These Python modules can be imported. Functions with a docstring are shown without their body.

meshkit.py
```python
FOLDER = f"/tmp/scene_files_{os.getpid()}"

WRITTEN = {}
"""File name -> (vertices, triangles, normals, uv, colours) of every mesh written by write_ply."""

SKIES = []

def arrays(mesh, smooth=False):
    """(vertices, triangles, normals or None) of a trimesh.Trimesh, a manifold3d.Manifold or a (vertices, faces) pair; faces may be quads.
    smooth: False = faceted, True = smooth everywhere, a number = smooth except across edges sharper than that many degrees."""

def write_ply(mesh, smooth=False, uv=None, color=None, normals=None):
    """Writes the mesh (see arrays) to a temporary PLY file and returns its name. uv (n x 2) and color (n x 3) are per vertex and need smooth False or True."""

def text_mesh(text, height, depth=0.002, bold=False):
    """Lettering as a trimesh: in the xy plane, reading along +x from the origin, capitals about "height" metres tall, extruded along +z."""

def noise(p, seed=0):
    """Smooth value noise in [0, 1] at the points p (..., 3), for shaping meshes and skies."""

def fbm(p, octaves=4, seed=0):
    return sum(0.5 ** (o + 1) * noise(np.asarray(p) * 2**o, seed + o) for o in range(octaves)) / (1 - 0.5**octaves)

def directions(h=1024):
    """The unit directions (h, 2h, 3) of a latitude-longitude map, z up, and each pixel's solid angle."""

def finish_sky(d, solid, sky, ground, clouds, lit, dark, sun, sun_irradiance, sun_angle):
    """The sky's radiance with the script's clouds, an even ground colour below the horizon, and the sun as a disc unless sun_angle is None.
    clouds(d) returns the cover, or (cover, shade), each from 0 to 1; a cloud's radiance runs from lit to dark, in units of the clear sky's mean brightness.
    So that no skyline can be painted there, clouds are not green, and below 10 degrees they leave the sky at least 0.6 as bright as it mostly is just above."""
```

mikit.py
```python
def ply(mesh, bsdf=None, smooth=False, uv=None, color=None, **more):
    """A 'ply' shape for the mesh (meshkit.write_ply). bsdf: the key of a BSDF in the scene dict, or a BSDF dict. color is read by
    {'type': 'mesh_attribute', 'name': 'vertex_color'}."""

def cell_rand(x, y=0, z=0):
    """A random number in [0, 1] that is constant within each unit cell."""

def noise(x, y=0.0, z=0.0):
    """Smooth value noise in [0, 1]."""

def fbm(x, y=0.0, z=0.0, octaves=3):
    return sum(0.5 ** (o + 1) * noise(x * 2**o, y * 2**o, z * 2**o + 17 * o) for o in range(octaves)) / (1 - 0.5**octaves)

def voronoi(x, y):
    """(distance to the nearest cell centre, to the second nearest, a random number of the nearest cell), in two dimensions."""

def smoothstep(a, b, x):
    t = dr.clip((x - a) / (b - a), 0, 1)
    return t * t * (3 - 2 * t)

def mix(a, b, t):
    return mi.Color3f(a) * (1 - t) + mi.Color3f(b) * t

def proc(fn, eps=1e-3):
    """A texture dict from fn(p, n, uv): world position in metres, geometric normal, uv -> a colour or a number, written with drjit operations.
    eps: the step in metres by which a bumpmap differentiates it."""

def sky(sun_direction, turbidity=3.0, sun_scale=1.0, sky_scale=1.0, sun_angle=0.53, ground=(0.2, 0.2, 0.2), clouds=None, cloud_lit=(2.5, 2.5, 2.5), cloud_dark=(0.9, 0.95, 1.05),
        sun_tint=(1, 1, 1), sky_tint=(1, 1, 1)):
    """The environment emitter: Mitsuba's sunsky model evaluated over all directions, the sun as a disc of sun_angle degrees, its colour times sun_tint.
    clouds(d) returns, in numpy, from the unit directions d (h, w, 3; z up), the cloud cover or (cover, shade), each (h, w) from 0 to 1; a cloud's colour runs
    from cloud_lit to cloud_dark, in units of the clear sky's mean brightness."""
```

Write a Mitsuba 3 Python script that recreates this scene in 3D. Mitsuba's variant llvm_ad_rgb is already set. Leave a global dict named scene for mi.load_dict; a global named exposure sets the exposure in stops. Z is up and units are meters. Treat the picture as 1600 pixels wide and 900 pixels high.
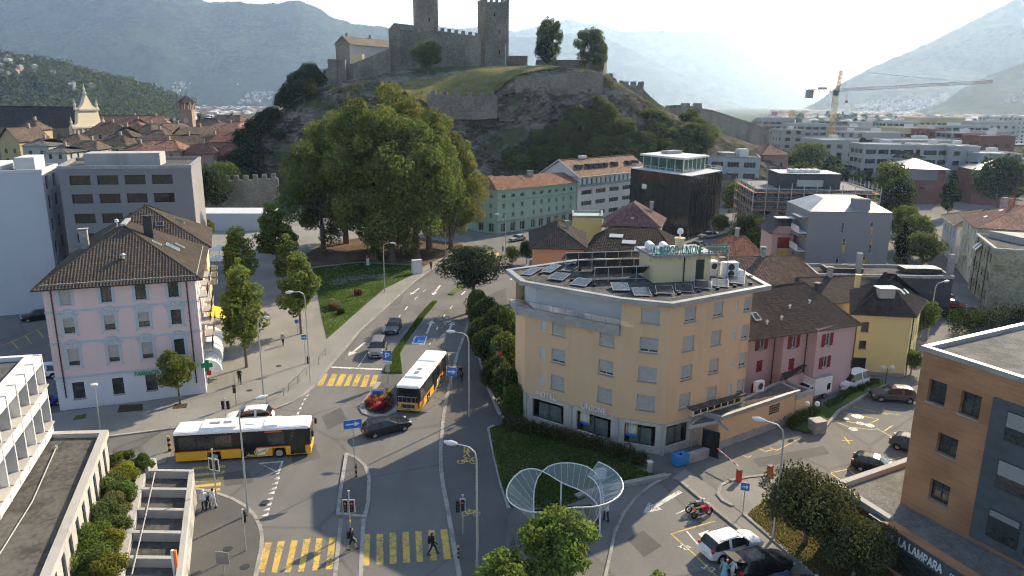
import math, numpy as np, trimesh, shapely, shapely.geometry as sg, mitsuba as mi, drjit as dr, mikit, meshkit
from mikit import proc, noise, fbm, voronoi, cell_rand, smoothstep, mix
T = mi.ScalarTransform4f
scene, labels = {}, {}
# ---- camera, sky, exposure ------------------------------------------------------------------------------------------------
PITCH, ROLL, CAM_Z = math.radians(14.14), math.radians(0.4), 31.0
SUN_AZ, SUN_EL = math.radians(38.5), math.radians(30.0)
scene['camera'] = {'type': 'perspective', 'fov': 69.98, 'fov_axis': 'x', 'near_clip': 0.5, 'far_clip': 60000.0,
    'to_world': T().look_at([0, 0, CAM_Z], [0, math.cos(PITCH), CAM_Z - math.sin(PITCH)], [0, 0, 1]) @ T().rotate([0, 0, 1], -math.degrees(ROLL)),
    'medium': {'type': 'ref', 'id': 'air'}}
SUN = (math.sin(SUN_AZ) * math.cos(SUN_EL), math.cos(SUN_AZ) * math.cos(SUN_EL), math.sin(SUN_EL))
def cloud_cover(d):
    n = meshkit.fbm(np.stack([d[..., 0] * 3 / (d[..., 2] + 0.25), d[..., 1] * 3 / (d[..., 2] + 0.25), d[..., 2] * 2], -1), 5, 4)
    return np.clip((n - 0.45) * 1.6, 0, 0.35), np.clip(0.75 - n, 0, 0.35)
scene['sky'] = mikit.sky(SUN, turbidity=3.0, clouds=cloud_cover, cloud_lit=(2.6, 2.75, 2.9), cloud_dark=(1.9, 2.05, 2.2), sun_tint=(1.06, 1.14, 1.26), sky_tint=(0.99, 1.0, 1.03))
scene['air'] = {'type': 'homogeneous', 'albedo': {'type': 'rgb', 'value': [0.90, 0.955, 1.0]}, 'sigma_t': {'type': 'rgb', 'value': [0.000045, 0.000060, 0.000088]},
    'phase': {'type': 'hg', 'g': 0.55}}
scene['haze'] = {'type': 'cube', 'to_world': T().translate([0, 6900, 598]).scale([9000, 7400, 602]), 'bsdf': {'type': 'null'}, 'interior': {'type': 'ref', 'id': 'air'}}
labels['haze'] = {'kind': 'stuff', 'label': 'blue summer haze filling the valley air', 'category': 'haze'}
exposure = 2.62
rng = np.random.default_rng(7)
# ---- materials ------------------------------------------------------------------------------------------------------------
def rgb(c): return {'type': 'rgb', 'value': [float(x) for x in c]}
def mat(name, c, rough=0.85, spec=0.25, metal=0.0, bump=None, two=True, **k):
    b = {'type': 'principled', 'base_color': c if isinstance(c, dict) else rgb(c), 'roughness': rough, 'specular': spec, 'metallic': metal, **k}
    if bump: b = {'type': 'bumpmap', 'tex': proc(bump[0], bump[1]), 'scale': bump[2], 'bsdf': b}
    scene['finish_' + name] = {'type': 'twosided', 'bsdf': b} if two else b
    return name
def speck(a, b, s, s2=None, amp=1.0):
    """colour between a and b by noise of s metres, with streaks of s2"""
    def fn(p, n, uv):
        t = 0.6 * fbm(p.x / s, p.y / s, p.z / s, 3) + 0.4 * noise(p.x / (s * 0.13), p.y / (s * 0.13), p.z / (s * 0.13))
        return mix(a, b, smoothstep(0.25, 0.75, t))
    return proc(fn)
def wallpaint(c, dirt=0.75):
    """plaster with rain streaks under edges and a grainy tone"""
    a, b = tuple(c), tuple(float(x) * dirt for x in c)
    def fn(p, n, uv):
        t = 0.65 * fbm(p.x * 0.35, p.y * 0.35, p.z * 0.18, 3) + 0.35 * noise(p.x * 2.2, p.y * 2.2, p.z * 0.35)
        return mix(a, b, smoothstep(0.5, 0.95, t))
    return proc(fn)
def asphalt_fn(p, n, uv):
    t = fbm(p.x * 0.22, p.y * 0.22, 0.0, 3)
    g = noise(p.x * 9, p.y * 9)
    lanes = fbm(p.x * 0.9, p.y * 0.12, 3.0, 2)
    v, w, r = voronoi(p.x * 0.09 + 3, p.y * 0.07)
    patch = smoothstep(0.83, 0.86, r)
    crack = 1 - smoothstep(0.0, 0.035, abs(w - v) - 0.003)
    base = 0.092 + 0.055 * t + 0.016 * g + 0.030 * lanes - 0.022 * patch + 0.014 * smoothstep(0.12, 0.10, r) - 0.030 * crack
    return mi.Color3f(base, base * 0.99, base * 0.965)
mat('asphalt', proc(asphalt_fn), 0.9, 0.25)
def pave_fn(p, n, uv):
    t = fbm(p.x * 0.25, p.y * 0.25, 5.0, 3)
    g = noise(p.x * 7, p.y * 7)
    s = cell_rand(dr.floor(p.x * 0.28 + p.y * 0.05), dr.floor(p.y * 0.16))
    base = 0.150 + 0.075 * t + 0.02 * g + 0.022 * s
    return mi.Color3f(base * 1.02, base, base * 0.94)
mat('paving', proc(pave_fn), 0.9, 0.2)
def path_fn(p, n, uv):
    t = fbm(p.x * 0.3, p.y * 0.3, 8.0, 3)
    base = 0.078 + 0.036 * t + 0.01 * noise(p.x * 8, p.y * 8)
    return mi.Color3f(base, base, base * 0.98)
mat('path_asphalt', proc(path_fn), 0.9, 0.2)
def ground_fn(p, n, uv):
    t = fbm(p.x * 0.012, p.y * 0.012, 1.0, 4)
    g = mix((0.16, 0.15, 0.13), (0.055, 0.085, 0.03), smoothstep(0.42, 0.62, t))
    far = smoothstep(500, 1500, dr.norm(p))
    return mix(g, (0.05, 0.075, 0.035), far * 0.7)
mat('ground_mix', proc(ground_fn), 0.95, 0.1)
def grass_fn(p, n, uv):
    t = fbm(p.x * 0.35, p.y * 0.35, p.z * 0.2, 3)
    g = noise(p.x * 6, p.y * 6, p.z * 3)
    return mix(mix((0.048, 0.090, 0.020), (0.11, 0.145, 0.042), smoothstep(0.3, 0.75, t)), (0.13, 0.12, 0.05), smoothstep(0.62, 0.9, g) * 0.5)
mat('grass', proc(grass_fn), 0.95, 0.1)
mat('dry_grass', speck((0.10, 0.11, 0.035), (0.20, 0.17, 0.08), 2.5), 0.95, 0.1)
mat('red_gravel', speck((0.075, 0.052, 0.038), (0.15, 0.10, 0.072), 3.0), 0.95, 0.1)
mat('soil', (0.07, 0.05, 0.035), 0.95, 0.1)
mat('kerb', speck((0.33, 0.32, 0.30), (0.20, 0.195, 0.185), 1.5), 0.85, 0.2)
def worn(c):
    def fn(p, n, uv):
        t = 0.55 * fbm(p.x * 2.2, p.y * 2.2, p.z, 3) + 0.45 * noise(p.x * 14, p.y * 14)
        return mix(mix(c, tuple(0.72 * q for q in c), fbm(p.x * 0.8, p.y * 0.8, 4.0, 2)), (0.13, 0.125, 0.12), smoothstep(0.50, 0.72, t) * 0.8)
    return proc(fn)
mat('paint_white', worn((0.66, 0.66, 0.64)), 0.7, 0.3)
mat('paint_yellow', worn((0.60, 0.42, 0.09)), 0.7, 0.3)
mat('sign_white', (0.66, 0.66, 0.65), 0.5, 0.4)
def forest_fn(p, n, uv):
    t = fbm(p.x * 0.006, p.y * 0.006, p.z * 0.006, 3)
    g = fbm(p.x * 0.05, p.y * 0.05, p.z * 0.05, 3)
    c = mix((0.015, 0.026, 0.012), (0.032, 0.046, 0.020), smoothstep(0.3, 0.7, 0.5 * t + 0.5 * g))
    m = fbm(p.x * 0.003 + 9, p.y * 0.003, p.z * 0.004, 3)
    return mix(c, (0.05, 0.065, 0.03), smoothstep(0.62, 0.74, m) * 0.5)
mat('forest', proc(forest_fn), 0.95, 0.05)
def rock_fn(p, n, uv):
    t = fbm(p.x * 0.12, p.y * 0.12, p.z * 0.30, 4)
    g = noise(p.x * 0.9, p.y * 0.9, p.z * 1.6)
    v, w, r = voronoi((p.x + p.y * 0.3) * 0.4 + 0.8 * t, p.z * 0.45 + 0.8 * g)
    c = mix((0.045, 0.038, 0.031), (0.29, 0.25, 0.205), smoothstep(0.28, 0.78, 0.5 * t + 0.3 * g + 0.2 * r))
    green = smoothstep(0.50, 0.70, fbm(p.x * 0.07 + 3, p.y * 0.07, p.z * 0.09, 3)) * smoothstep(0.15, 0.75, n.z + 0.5 * g)
    return mix(c, (0.085, 0.10, 0.038), green * 0.9)
def rock_bump(p, n, uv): return fbm(p.x * 0.9, p.y * 0.9, p.z * 0.7, 4) + 0.6 * noise(p.x * 0.35 + p.z * 0.5, p.y * 0.35, p.z * 0.2)
mat('rock', proc(rock_fn), 0.95, 0.15, bump=(rock_bump, 0.05, 2.2))
def stonewall_fn(p, n, uv):
    r = dr.floor(p.z * 2.2)
    k = cell_rand(dr.floor((p.x + p.y) * 1.3 + 0.5 * (r - 2 * dr.floor(r / 2))), r, 3)
    t = fbm(p.x * 0.2, p.y * 0.2, p.z * 0.12, 3)
    return mix((0.12, 0.108, 0.088), (0.30, 0.27, 0.22), 0.45 * k + 0.55 * smoothstep(0.2, 0.8, t))
mat('castle_stone', proc(stonewall_fn), 0.95, 0.15)
def vc(name, rough=0.85, spec=0.25, **k): return mat(name, {'type': 'mesh_attribute', 'name': 'vertex_color'}, rough, spec, **k)
vc('painted'); vc('painted_gloss', 0.35, 0.5); vc('roofing', 0.9, 0.2)
scene['finish_car_paint'] = {'type': 'twosided', 'bsdf': {'type': 'principled', 'base_color': {'type': 'mesh_attribute', 'name': 'vertex_color'}, 'roughness': 0.28, 'specular': 0.3, 'clearcoat': 0.45, 'clearcoat_gloss': 0.95}}
for nm, dt in (('leaf', 0.9),):
    scene['finish_' + nm] = {'type': 'principledthin', 'base_color': {'type': 'mesh_attribute', 'name': 'vertex_color'}, 'roughness': 0.6, 'diff_trans': dt, 'eta': 1.35}
mat('bark', speck((0.10, 0.085, 0.065), (0.20, 0.18, 0.145), 1.2), 0.95, 0.1)
mat('metal_grey', (0.32, 0.33, 0.34), 0.42, 0.5, 0.6)
mat('galvanised', (0.45, 0.46, 0.46), 0.5, 0.5, 0.5)
mat('white_metal', (0.62, 0.63, 0.63), 0.45, 0.5)
mat('dark_metal', (0.035, 0.037, 0.04), 0.5, 0.4)
mat('black', (0.015, 0.015, 0.016), 0.6, 0.3)
mat('rubber', (0.018, 0.018, 0.018), 0.85, 0.2)
mat('glass_dark', (0.012, 0.014, 0.016), 0.06, 0.7)
mat('glass_room', speck((0.015, 0.018, 0.02), (0.06, 0.065, 0.065), 1.3), 0.08, 0.7)
scene['finish_clear_glass'] = {'type': 'thindielectric', 'int_ior': 1.5}
mat('frosted_glass', (0.42, 0.50, 0.50), 0.25, 0.5)
mat('white', (0.56, 0.56, 0.555), 0.7, 0.3)
mat('concrete', speck((0.36, 0.35, 0.335), (0.23, 0.225, 0.215), 2.5), 0.9, 0.2)
mat('concrete_light', wallpaint((0.38, 0.37, 0.355), 0.72), 0.85, 0.25)
mat('gravel_roof', speck((0.055, 0.055, 0.052), (0.125, 0.12, 0.115), 1.6), 0.95, 0.1)
mat('pale_gravel', speck((0.20, 0.195, 0.18), (0.11, 0.108, 0.10), 0.8), 0.95, 0.1)
mat('curtain', speck((0.20, 0.235, 0.215), (0.12, 0.15, 0.135), 1.0), 0.8, 0.2)
mat('grey_shutter', (0.30, 0.30, 0.295), 0.6, 0.35)
mat('red_lamp', (0.75, 0.05, 0.04), 0.4, 0.5)
mat('sign_blue', (0.035, 0.16, 0.52), 0.45, 0.4)
mat('sign_red', (0.50, 0.03, 0.03), 0.45, 0.4)
mat('skin', (0.50, 0.32, 0.23), 0.6, 0.3)
def PL(mesh, m, **k): return mikit.ply(mesh, 'finish_' + m, **k)
# ---- mesh building --------------------------------------------------------------------------------------------------------
class MB:
    """collects faces of one mesh"""
    def __init__(self): self.v, self.f, self.c, self.n = [], [], [], 0
    def add(self, v, f, c=None):
        v = np.asarray(v, float); f = np.asarray(f, int)
        if f.shape[1] == 4: f = np.vstack([f[:, [0, 1, 2]], f[:, [0, 2, 3]]])
        self.v.append(v); self.f.append(f + self.n); self.n += len(v)
        if c is not None: self.c.append(np.broadcast_to(np.asarray(c, float), (len(v), 3)))
        return self
    def quad(self, a, b, c, d, col=None): return self.add([a, b, c, d], [[0, 1, 2, 3]], col)
    def box(self, c, s, rz=0.0, col=None):
        """box of size s around c, turned by rz"""
        x, y, z = np.array(s) / 2
        v = np.array([[a * x, b * y, k * z] for k in (-1, 1) for a, b in ((-1, -1), (1, -1), (1, 1), (-1, 1))])
        C, S = math.cos(rz), math.sin(rz)
        v = np.stack([v[:, 0] * C - v[:, 1] * S, v[:, 0] * S + v[:, 1] * C, v[:, 2]], 1) + np.array(c)
        return self.add(v, [[3, 2, 1, 0], [4, 5, 6, 7], [0, 1, 5, 4], [1, 2, 6, 5], [2, 3, 7, 6], [3, 0, 4, 7]], col)
    def fbox(self, F, u0, u1, w0, w1, z0, z1, col=None):
        """box in the frame F = (origin, along, out): u along, w out of the wall, z up"""
        o, a, n = F
        v = [np.array([*(o + a * u + n * w), z]) for z in (z0, z1) for u, w in ((u0, w1), (u1, w1), (u1, w0), (u0, w0))]
        return self.add(v, [[3, 2, 1, 0], [4, 5, 6, 7], [0, 1, 5, 4], [1, 2, 6, 5], [2, 3, 7, 6], [3, 0, 4, 7]], col)
    def tube(self, pts, r, n=8, col=None, caps=True):
        p = np.asarray(pts, float); k = len(p)
        r = np.broadcast_to(np.asarray(r, float), (k,))
        t = np.gradient(p, axis=0); t /= np.linalg.norm(t, axis=1, keepdims=True) + 1e-12
        ref = np.array([0, 0, 1.0]) if abs(t[0][2]) < 0.9 else np.array([1.0, 0, 0])
        a = np.cross(t, ref); a /= np.linalg.norm(a, axis=1, keepdims=True) + 1e-12
        b = np.cross(t, a); g = np.arange(n) * 2 * np.pi / n
        v = (p[:, None] + r[:, None, None] * (np.cos(g)[None, :, None] * a[:, None] - np.sin(g)[None, :, None] * b[:, None])).reshape(-1, 3)
        i, j = np.meshgrid(np.arange(k - 1), np.arange(n), indexing='ij')
        q = np.stack([i * n + j, i * n + (j + 1) % n, (i + 1) * n + (j + 1) % n, (i + 1) * n + j], -1).reshape(-1, 4)
        self.add(v, q, col)
        if caps:
            for e, s in ((0, 1), (k - 1, -1)):
                ring = v[e * n:(e + 1) * n]
                self.add(np.vstack([ring, p[e]]), [[(x, (x + 1) % n, n), ((x + 1) % n, x, n)][s > 0] for x in range(n)], col)
        return self
    def prism(self, poly, z0, z1, col=None, top=True, bottom=False, side=True):
        """upright prism over a shapely polygon or a list of points"""
        P = poly if hasattr(poly, 'geom_type') else sg.Polygon(poly)
        for g in getattr(P, 'geoms', [P]):
            if g.geom_type != 'Polygon' or g.area < 1e-6: continue
            g = shapely.geometry.polygon.orient(g)
            v, f = trimesh.creation.triangulate_polygon(g, engine='earcut')
            v = np.asarray(v); f = np.asarray(f)
            e1, e2 = v[f[:, 1]] - v[f[:, 0]], v[f[:, 2]] - v[f[:, 0]]; d = e1[:, 0] * e2[:, 1] - e1[:, 1] * e2[:, 0]
            f = np.where((d < 0)[:, None], f[:, ::-1], f)
            if top: self.add(np.column_stack([v, np.full(len(v), z1)]), f, col)
            if bottom: self.add(np.column_stack([v, np.full(len(v), z0)]), f[:, ::-1], col)
            for ring in ([g.exterior, *g.interiors] if side else []):
                c = np.array(ring.coords)[:-1]; m = len(c); i = np.arange(m); j = (i + 1) % m
                self.add(np.vstack([np.column_stack([c, np.full(m, z0)]), np.column_stack([c, np.full(m, z1)])]), np.stack([i, j, j + m, i + m], 1), col)
        return self
    def lathe(self, prof, c, n=12, col=None):
        """(radius, height) profile turned round the upright axis at c"""
        p = np.array(prof, float); g = np.arange(n) * 2 * np.pi / n; k = len(p)
        v = np.stack([np.outer(p[:, 0], np.cos(g)) + c[0], np.outer(p[:, 0], np.sin(g)) + c[1], np.repeat(p[:, 1:2], n, 1) + c[2]], -1).reshape(-1, 3)
        i, j = np.meshgrid(np.arange(k - 1), np.arange(n), indexing='ij')
        return self.add(v, np.stack([i * n + j, i * n + (j + 1) % n, (i + 1) * n + (j + 1) % n, (i + 1) * n + j], -1).reshape(-1, 4), col)
    def mesh(self):
        return np.vstack(self.v), np.vstack(self.f)
    def dict(self, material, smooth=False):
        v, f = self.mesh()
        if self.c:
            c = np.vstack(self.c)
            if smooth is False: v, f, c = v[f].reshape(-1, 3), np.arange(f.size).reshape(-1, 3), c[f].reshape(-1, 3)
            return PL((v, f), material, smooth=True if smooth else False, color=c)
        return PL((v, f), material, smooth=smooth)
    def moved(self, M):
        """a copy under the 4x4 matrix"""
        m = MB(); v, f = self.mesh(); m.add(v @ M[:3, :3].T + M[:3, 3], f, None); m.c = [np.vstack(self.c)] if self.c else []
        return m
USED = {}
def numbered(k):
    n = USED.get(k, 0); USED[k] = n + 1
    return k if n == 0 else f'{k}_{n:03d}'
class Thing:
    def __init__(self, name, label, cat, group=None, kind=None):
        self.key = numbered(name)
        L = labels[self.key] = {'label': label, 'category': cat}
        if group: L['group'] = group
        if kind: L['kind'] = kind
    def part(self, name, mb, m, smooth=False, up=None, label=None, kind=None):
        if isinstance(mb, MB) and not mb.v: return None
        k = numbered((up or self.key) + '__' + name)
        scene[k] = mb.dict(m, smooth) if isinstance(mb, MB) else mb
        if label or kind: labels[k] = {kk: x for kk, x in (('label', label), ('kind', kind)) if x}
        return k
def single(name, label, cat, mb, m, smooth=False, group=None, kind=None):
    t = Thing(name, label, cat, group, kind)
    scene[t.key] = mb.dict(m, smooth) if isinstance(mb, MB) else mb
    return t.key
def struct(name, mb, m, smooth=False, kind='structure', label=None):
    k = numbered(name); scene[k] = mb.dict(m, smooth) if isinstance(mb, MB) else mb
    labels[k] = {'kind': kind, 'label': label or name.replace('_', ' ')}
    return k
def frame(A, B):
    A, B = np.array(A, float)[:2], np.array(B, float)[:2]
    a = (B - A) / np.linalg.norm(B - A)
    return A, a, np.array([a[1], -a[0]])
def wall(mb, A, B, z0, z1, rects=(), depth=0.2, col=None, cell=None):
    """wall from A to B (outside on the right hand) with openings (u0,u1,z0,z1) that have reveals"""
    o, a, n = F = frame(A, B); L = float(np.linalg.norm(np.array(B)[:2] - np.array(A)[:2]))
    R = [r for r in rects]
    us = sorted({0.0, L, *[r[0] for r in R], *[r[1] for r in R]}); zs = sorted({z0, z1, *[r[2] for r in R], *[r[3] for r in R]})
    P = lambda u, z, w=0.0: [*(o + a * u + n * w), z]
    for i in range(len(us) - 1):
        um = (us[i] + us[i + 1]) / 2; run = None
        for k in range(len(zs)):
            solid = k < len(zs) - 1 and not any(r[0] < um < r[1] and r[2] < (zs[k] + zs[k + 1]) / 2 < r[3] for r in R)
            if solid and run is None: run = zs[k]
            if not solid and run is not None:
                mb.quad(P(us[i], run), P(us[i + 1], run), P(us[i + 1], zs[k]), P(us[i], zs[k]), col); run = None
    for u0, u1, v0, v1 in R:
        d = -depth
        mb.quad(P(u0, v0), P(u0, v0, d), P(u0, v1, d), P(u0, v1), col); mb.quad(P(u1, v0, d), P(u1, v0), P(u1, v1), P(u1, v1, d), col)
        mb.quad(P(u0, v1), P(u0, v1, d), P(u1, v1, d), P(u1, v1), col); mb.quad(P(u0, v0, d), P(u0, v0), P(u1, v0), P(u1, v0, d), col)
    return F
def ccw(poly):
    p = [tuple(map(float, q)) for q in poly]
    return p if sg.Polygon(p).exterior.is_ccw else p[::-1]
def window(t, F, r, depth=0.2, frame_mat='white', bars=1, cross=0, sill=None, pane='glass_room', shutter=0.0, shutter_mat='grey_shutter', leaves=None, fw=0.06, name='window', sub=True):
    """one window in the opening r: frame (the part) with pane, roller shutter, sill and leaves as sub-parts"""
    u0, u1, z0, z1 = r
    f = MB(); d0, d1 = -depth, -depth + 0.07
    f.fbox(F, u0, u0 + fw, d0, d1, z0, z1); f.fbox(F, u1 - fw, u1, d0, d1, z0, z1)
    f.fbox(F, u0 + fw, u1 - fw, d0, d1, z0, z0 + fw); f.fbox(F, u0 + fw, u1 - fw, d0, d1, z1 - fw, z1)
    for b in range(bars):
        u = u0 + (u1 - u0) * (b + 1) / (bars + 1); f.fbox(F, u - fw / 2, u + fw / 2, d0, d1 - 0.005, z0 + fw, z1 - fw)
    for b in range(cross):
        z = z0 + (z1 - z0) * (b + 1) / (cross + 1); f.fbox(F, u0 + fw, u1 - fw, d0, d1 - 0.01, z - 0.02, z + 0.02)
    k = t.part(name, f, frame_mat)
    o, a, n = F
    P = lambda u, z, w: [*(o + a * u + n * w), z]
    w = -depth + 0.025
    t.part('pane', MB().quad(P(u0, z0, w), P(u1, z0, w), P(u1, z1, w), P(u0, z1, w)), pane, up=k)
    if shutter > 0:
        s = MB(); zz = z1 - (z1 - z0) * shutter; m = max(2, int((z1 - zz) / 0.16))
        for i in range(m):
            h = (z1 - zz) / m
            s.fbox(F, u0 + 0.01, u1 - 0.01, d1 + 0.01, d1 + 0.045 + 0.01 * (i % 2), zz + i * h, zz + (i + 1) * h - 0.012)
        t.part('roller_shutter', s, shutter_mat, up=k)
    if sill: t.part('sill', MB().fbox(F, u0 - 0.08, u1 + 0.08, -depth + 0.08, 0.09, z0 - 0.09, z0 - 0.002), sill, up=k)
    if leaves:
        for s in (0, 1):
            lw = (u1 - u0) * 0.52; ua = u0 - lw if s == 0 else u1
            l = MB().fbox(F, ua, ua + lw, 0.02, 0.07, z0, z1)
            for i in range(int((z1 - z0) / 0.14)): l.fbox(F, ua + 0.05, ua + lw - 0.05, 0.07, 0.085, z0 + 0.06 + i * 0.14, z0 + 0.15 + i * 0.14)
            t.part('shutter', l, leaves, up=k)
    return k
def grid_rects(us, zs, w, h): return [(u - w / 2, u + w / 2, z, z + h) for z in zs for u in us]
# ---- roofs ----------------------------------------------------------------------------------------------------------------
def roof_face(mb, P, du=0.3, dv=0.36, wave=0.0, lift=0.03, col=(0.1, 0.08, 0.07), var=0.35, seed=0, joined=True):
    """one plane of a tiled roof, P = its corners with the eave first (P[0] to P[1]), laid in courses of single tiles"""
    P = [np.array(p, float) for p in P]; u = P[1] - P[0]; L = np.linalg.norm(u); u /= L
    nrm = np.cross(u, P[2] - P[0]); nrm /= np.linalg.norm(nrm)
    if nrm[2] < 0: nrm = -nrm
    v = np.cross(nrm, u)
    if v[2] < 0: v = -v
    q = np.array([[np.dot(p - P[0], u), np.dot(p - P[0], v)] for p in P]); poly = sg.Polygon(q)
    lo, hi = q.min(0), q.max(0); r = np.random.default_rng(seed)
    mb.add(np.array(P) - nrm * 0.02, [[0, i, i + 1] for i in range(1, len(P) - 1)], np.array(col) * 0.5)
    nu, nv = max(1, int(math.ceil((hi[0] - lo[0]) / du))), max(1, int(math.ceil((hi[1] - lo[1]) / dv)))
    V, Fc, C = [], [], []; k = 0
    if not wave:
        uu, vv = np.meshgrid(lo[0] + (np.arange(nu) + 0.5) * du, lo[1] + (np.arange(nv) + 0.5) * dv)
        inside = shapely.contains_xy(poly.buffer(du * 0.2), uu.ravel(), vv.ravel())
        c = np.stack([uu.ravel(), vv.ravel()], 1)[inside]; m = len(c)
        if m:
            h = lift * (0.6 + 0.8 * r.random((m, 1)))
            cor = np.array([[-du / 2, -dv / 2 - 0.03], [du / 2, -dv / 2 - 0.03], [du / 2, dv / 2], [-du / 2, dv / 2]]) * 0.995
            uv = c[:, None] + cor[None]; hh = np.concatenate([h, h, h * 0.15, h * 0.15], 1)
            top = P[0] + uv[..., :1] * u + uv[..., 1:] * v + hh[..., None] * nrm
            lowr = top[:, :2] - nrm * (h[:, None] + 0.01)
            V = np.concatenate([top, lowr], 1).reshape(-1, 3)
            b = np.arange(m)[:, None] * 6
            Fc = np.concatenate([b + [[0, 1, 2]], b + [[0, 2, 3]], b + [[4, 5, 1]], b + [[4, 1, 0]]])
            tone = 1 + var * (r.random((m, 1)) - 0.5) * 2
            age = 1 + 0.25 * (meshkit.fbm(np.column_stack([c * 0.25, np.full(m, seed * 1.7)]), 3)[:, None] - 0.5) * 2
            C = np.repeat(np.array(col) * tone * age, 6, 0)
            mb.add(V, Fc, C)
    else:
        sub = 6; nu2 = nu * sub; us = lo[0] + np.arange(nu2 + 1) * du / sub
        for j in range(nv):
            v0 = lo[1] + j * dv; vm = v0 + dv / 2
            ins = shapely.contains_xy(poly, us, np.full(len(us), vm))
            seg = ins[:-1] & ins[1:]
            if not seg.any(): continue
            hw = wave * (0.5 + 0.5 * np.cos(us / du * 2 * np.pi)); jit = np.repeat(r.random(nu + 1), sub)[:len(us)]
            t = lift * (0.7 + 0.6 * jit)
            lowp = P[0] + us[:, None] * u + (v0 - 0.03) * v + (hw + t)[:, None] * nrm
            upp = P[0] + us[:, None] * u + (v0 + dv) * v + (hw + 0.004)[:, None] * nrm
            skirt = lowp - nrm * (t[:, None] + 0.005)
            n = len(us); i = np.nonzero(seg)[0]
            Fq = np.concatenate([np.stack([i, i + 1, i + 1 + n, i + n], 1), np.stack([i + 2 * n, i + 1 + 2 * n, i + 1, i], 1)])
            tone = 1 + var * (np.repeat(r.random(nu + 1), sub)[:len(us)] - 0.5) * 2
            age = 1 + 0.5 * (meshkit.fbm(np.column_stack([us * 0.3, np.full(n, v0 * 0.3), np.full(n, seed)]), 3) - 0.5)
            cc = np.array(col) * (tone * age)[:, None]
            mb.add(np.vstack([lowp, upp, skirt]), Fq, np.vstack([cc, cc, cc * 0.8]))
    return mb
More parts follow.
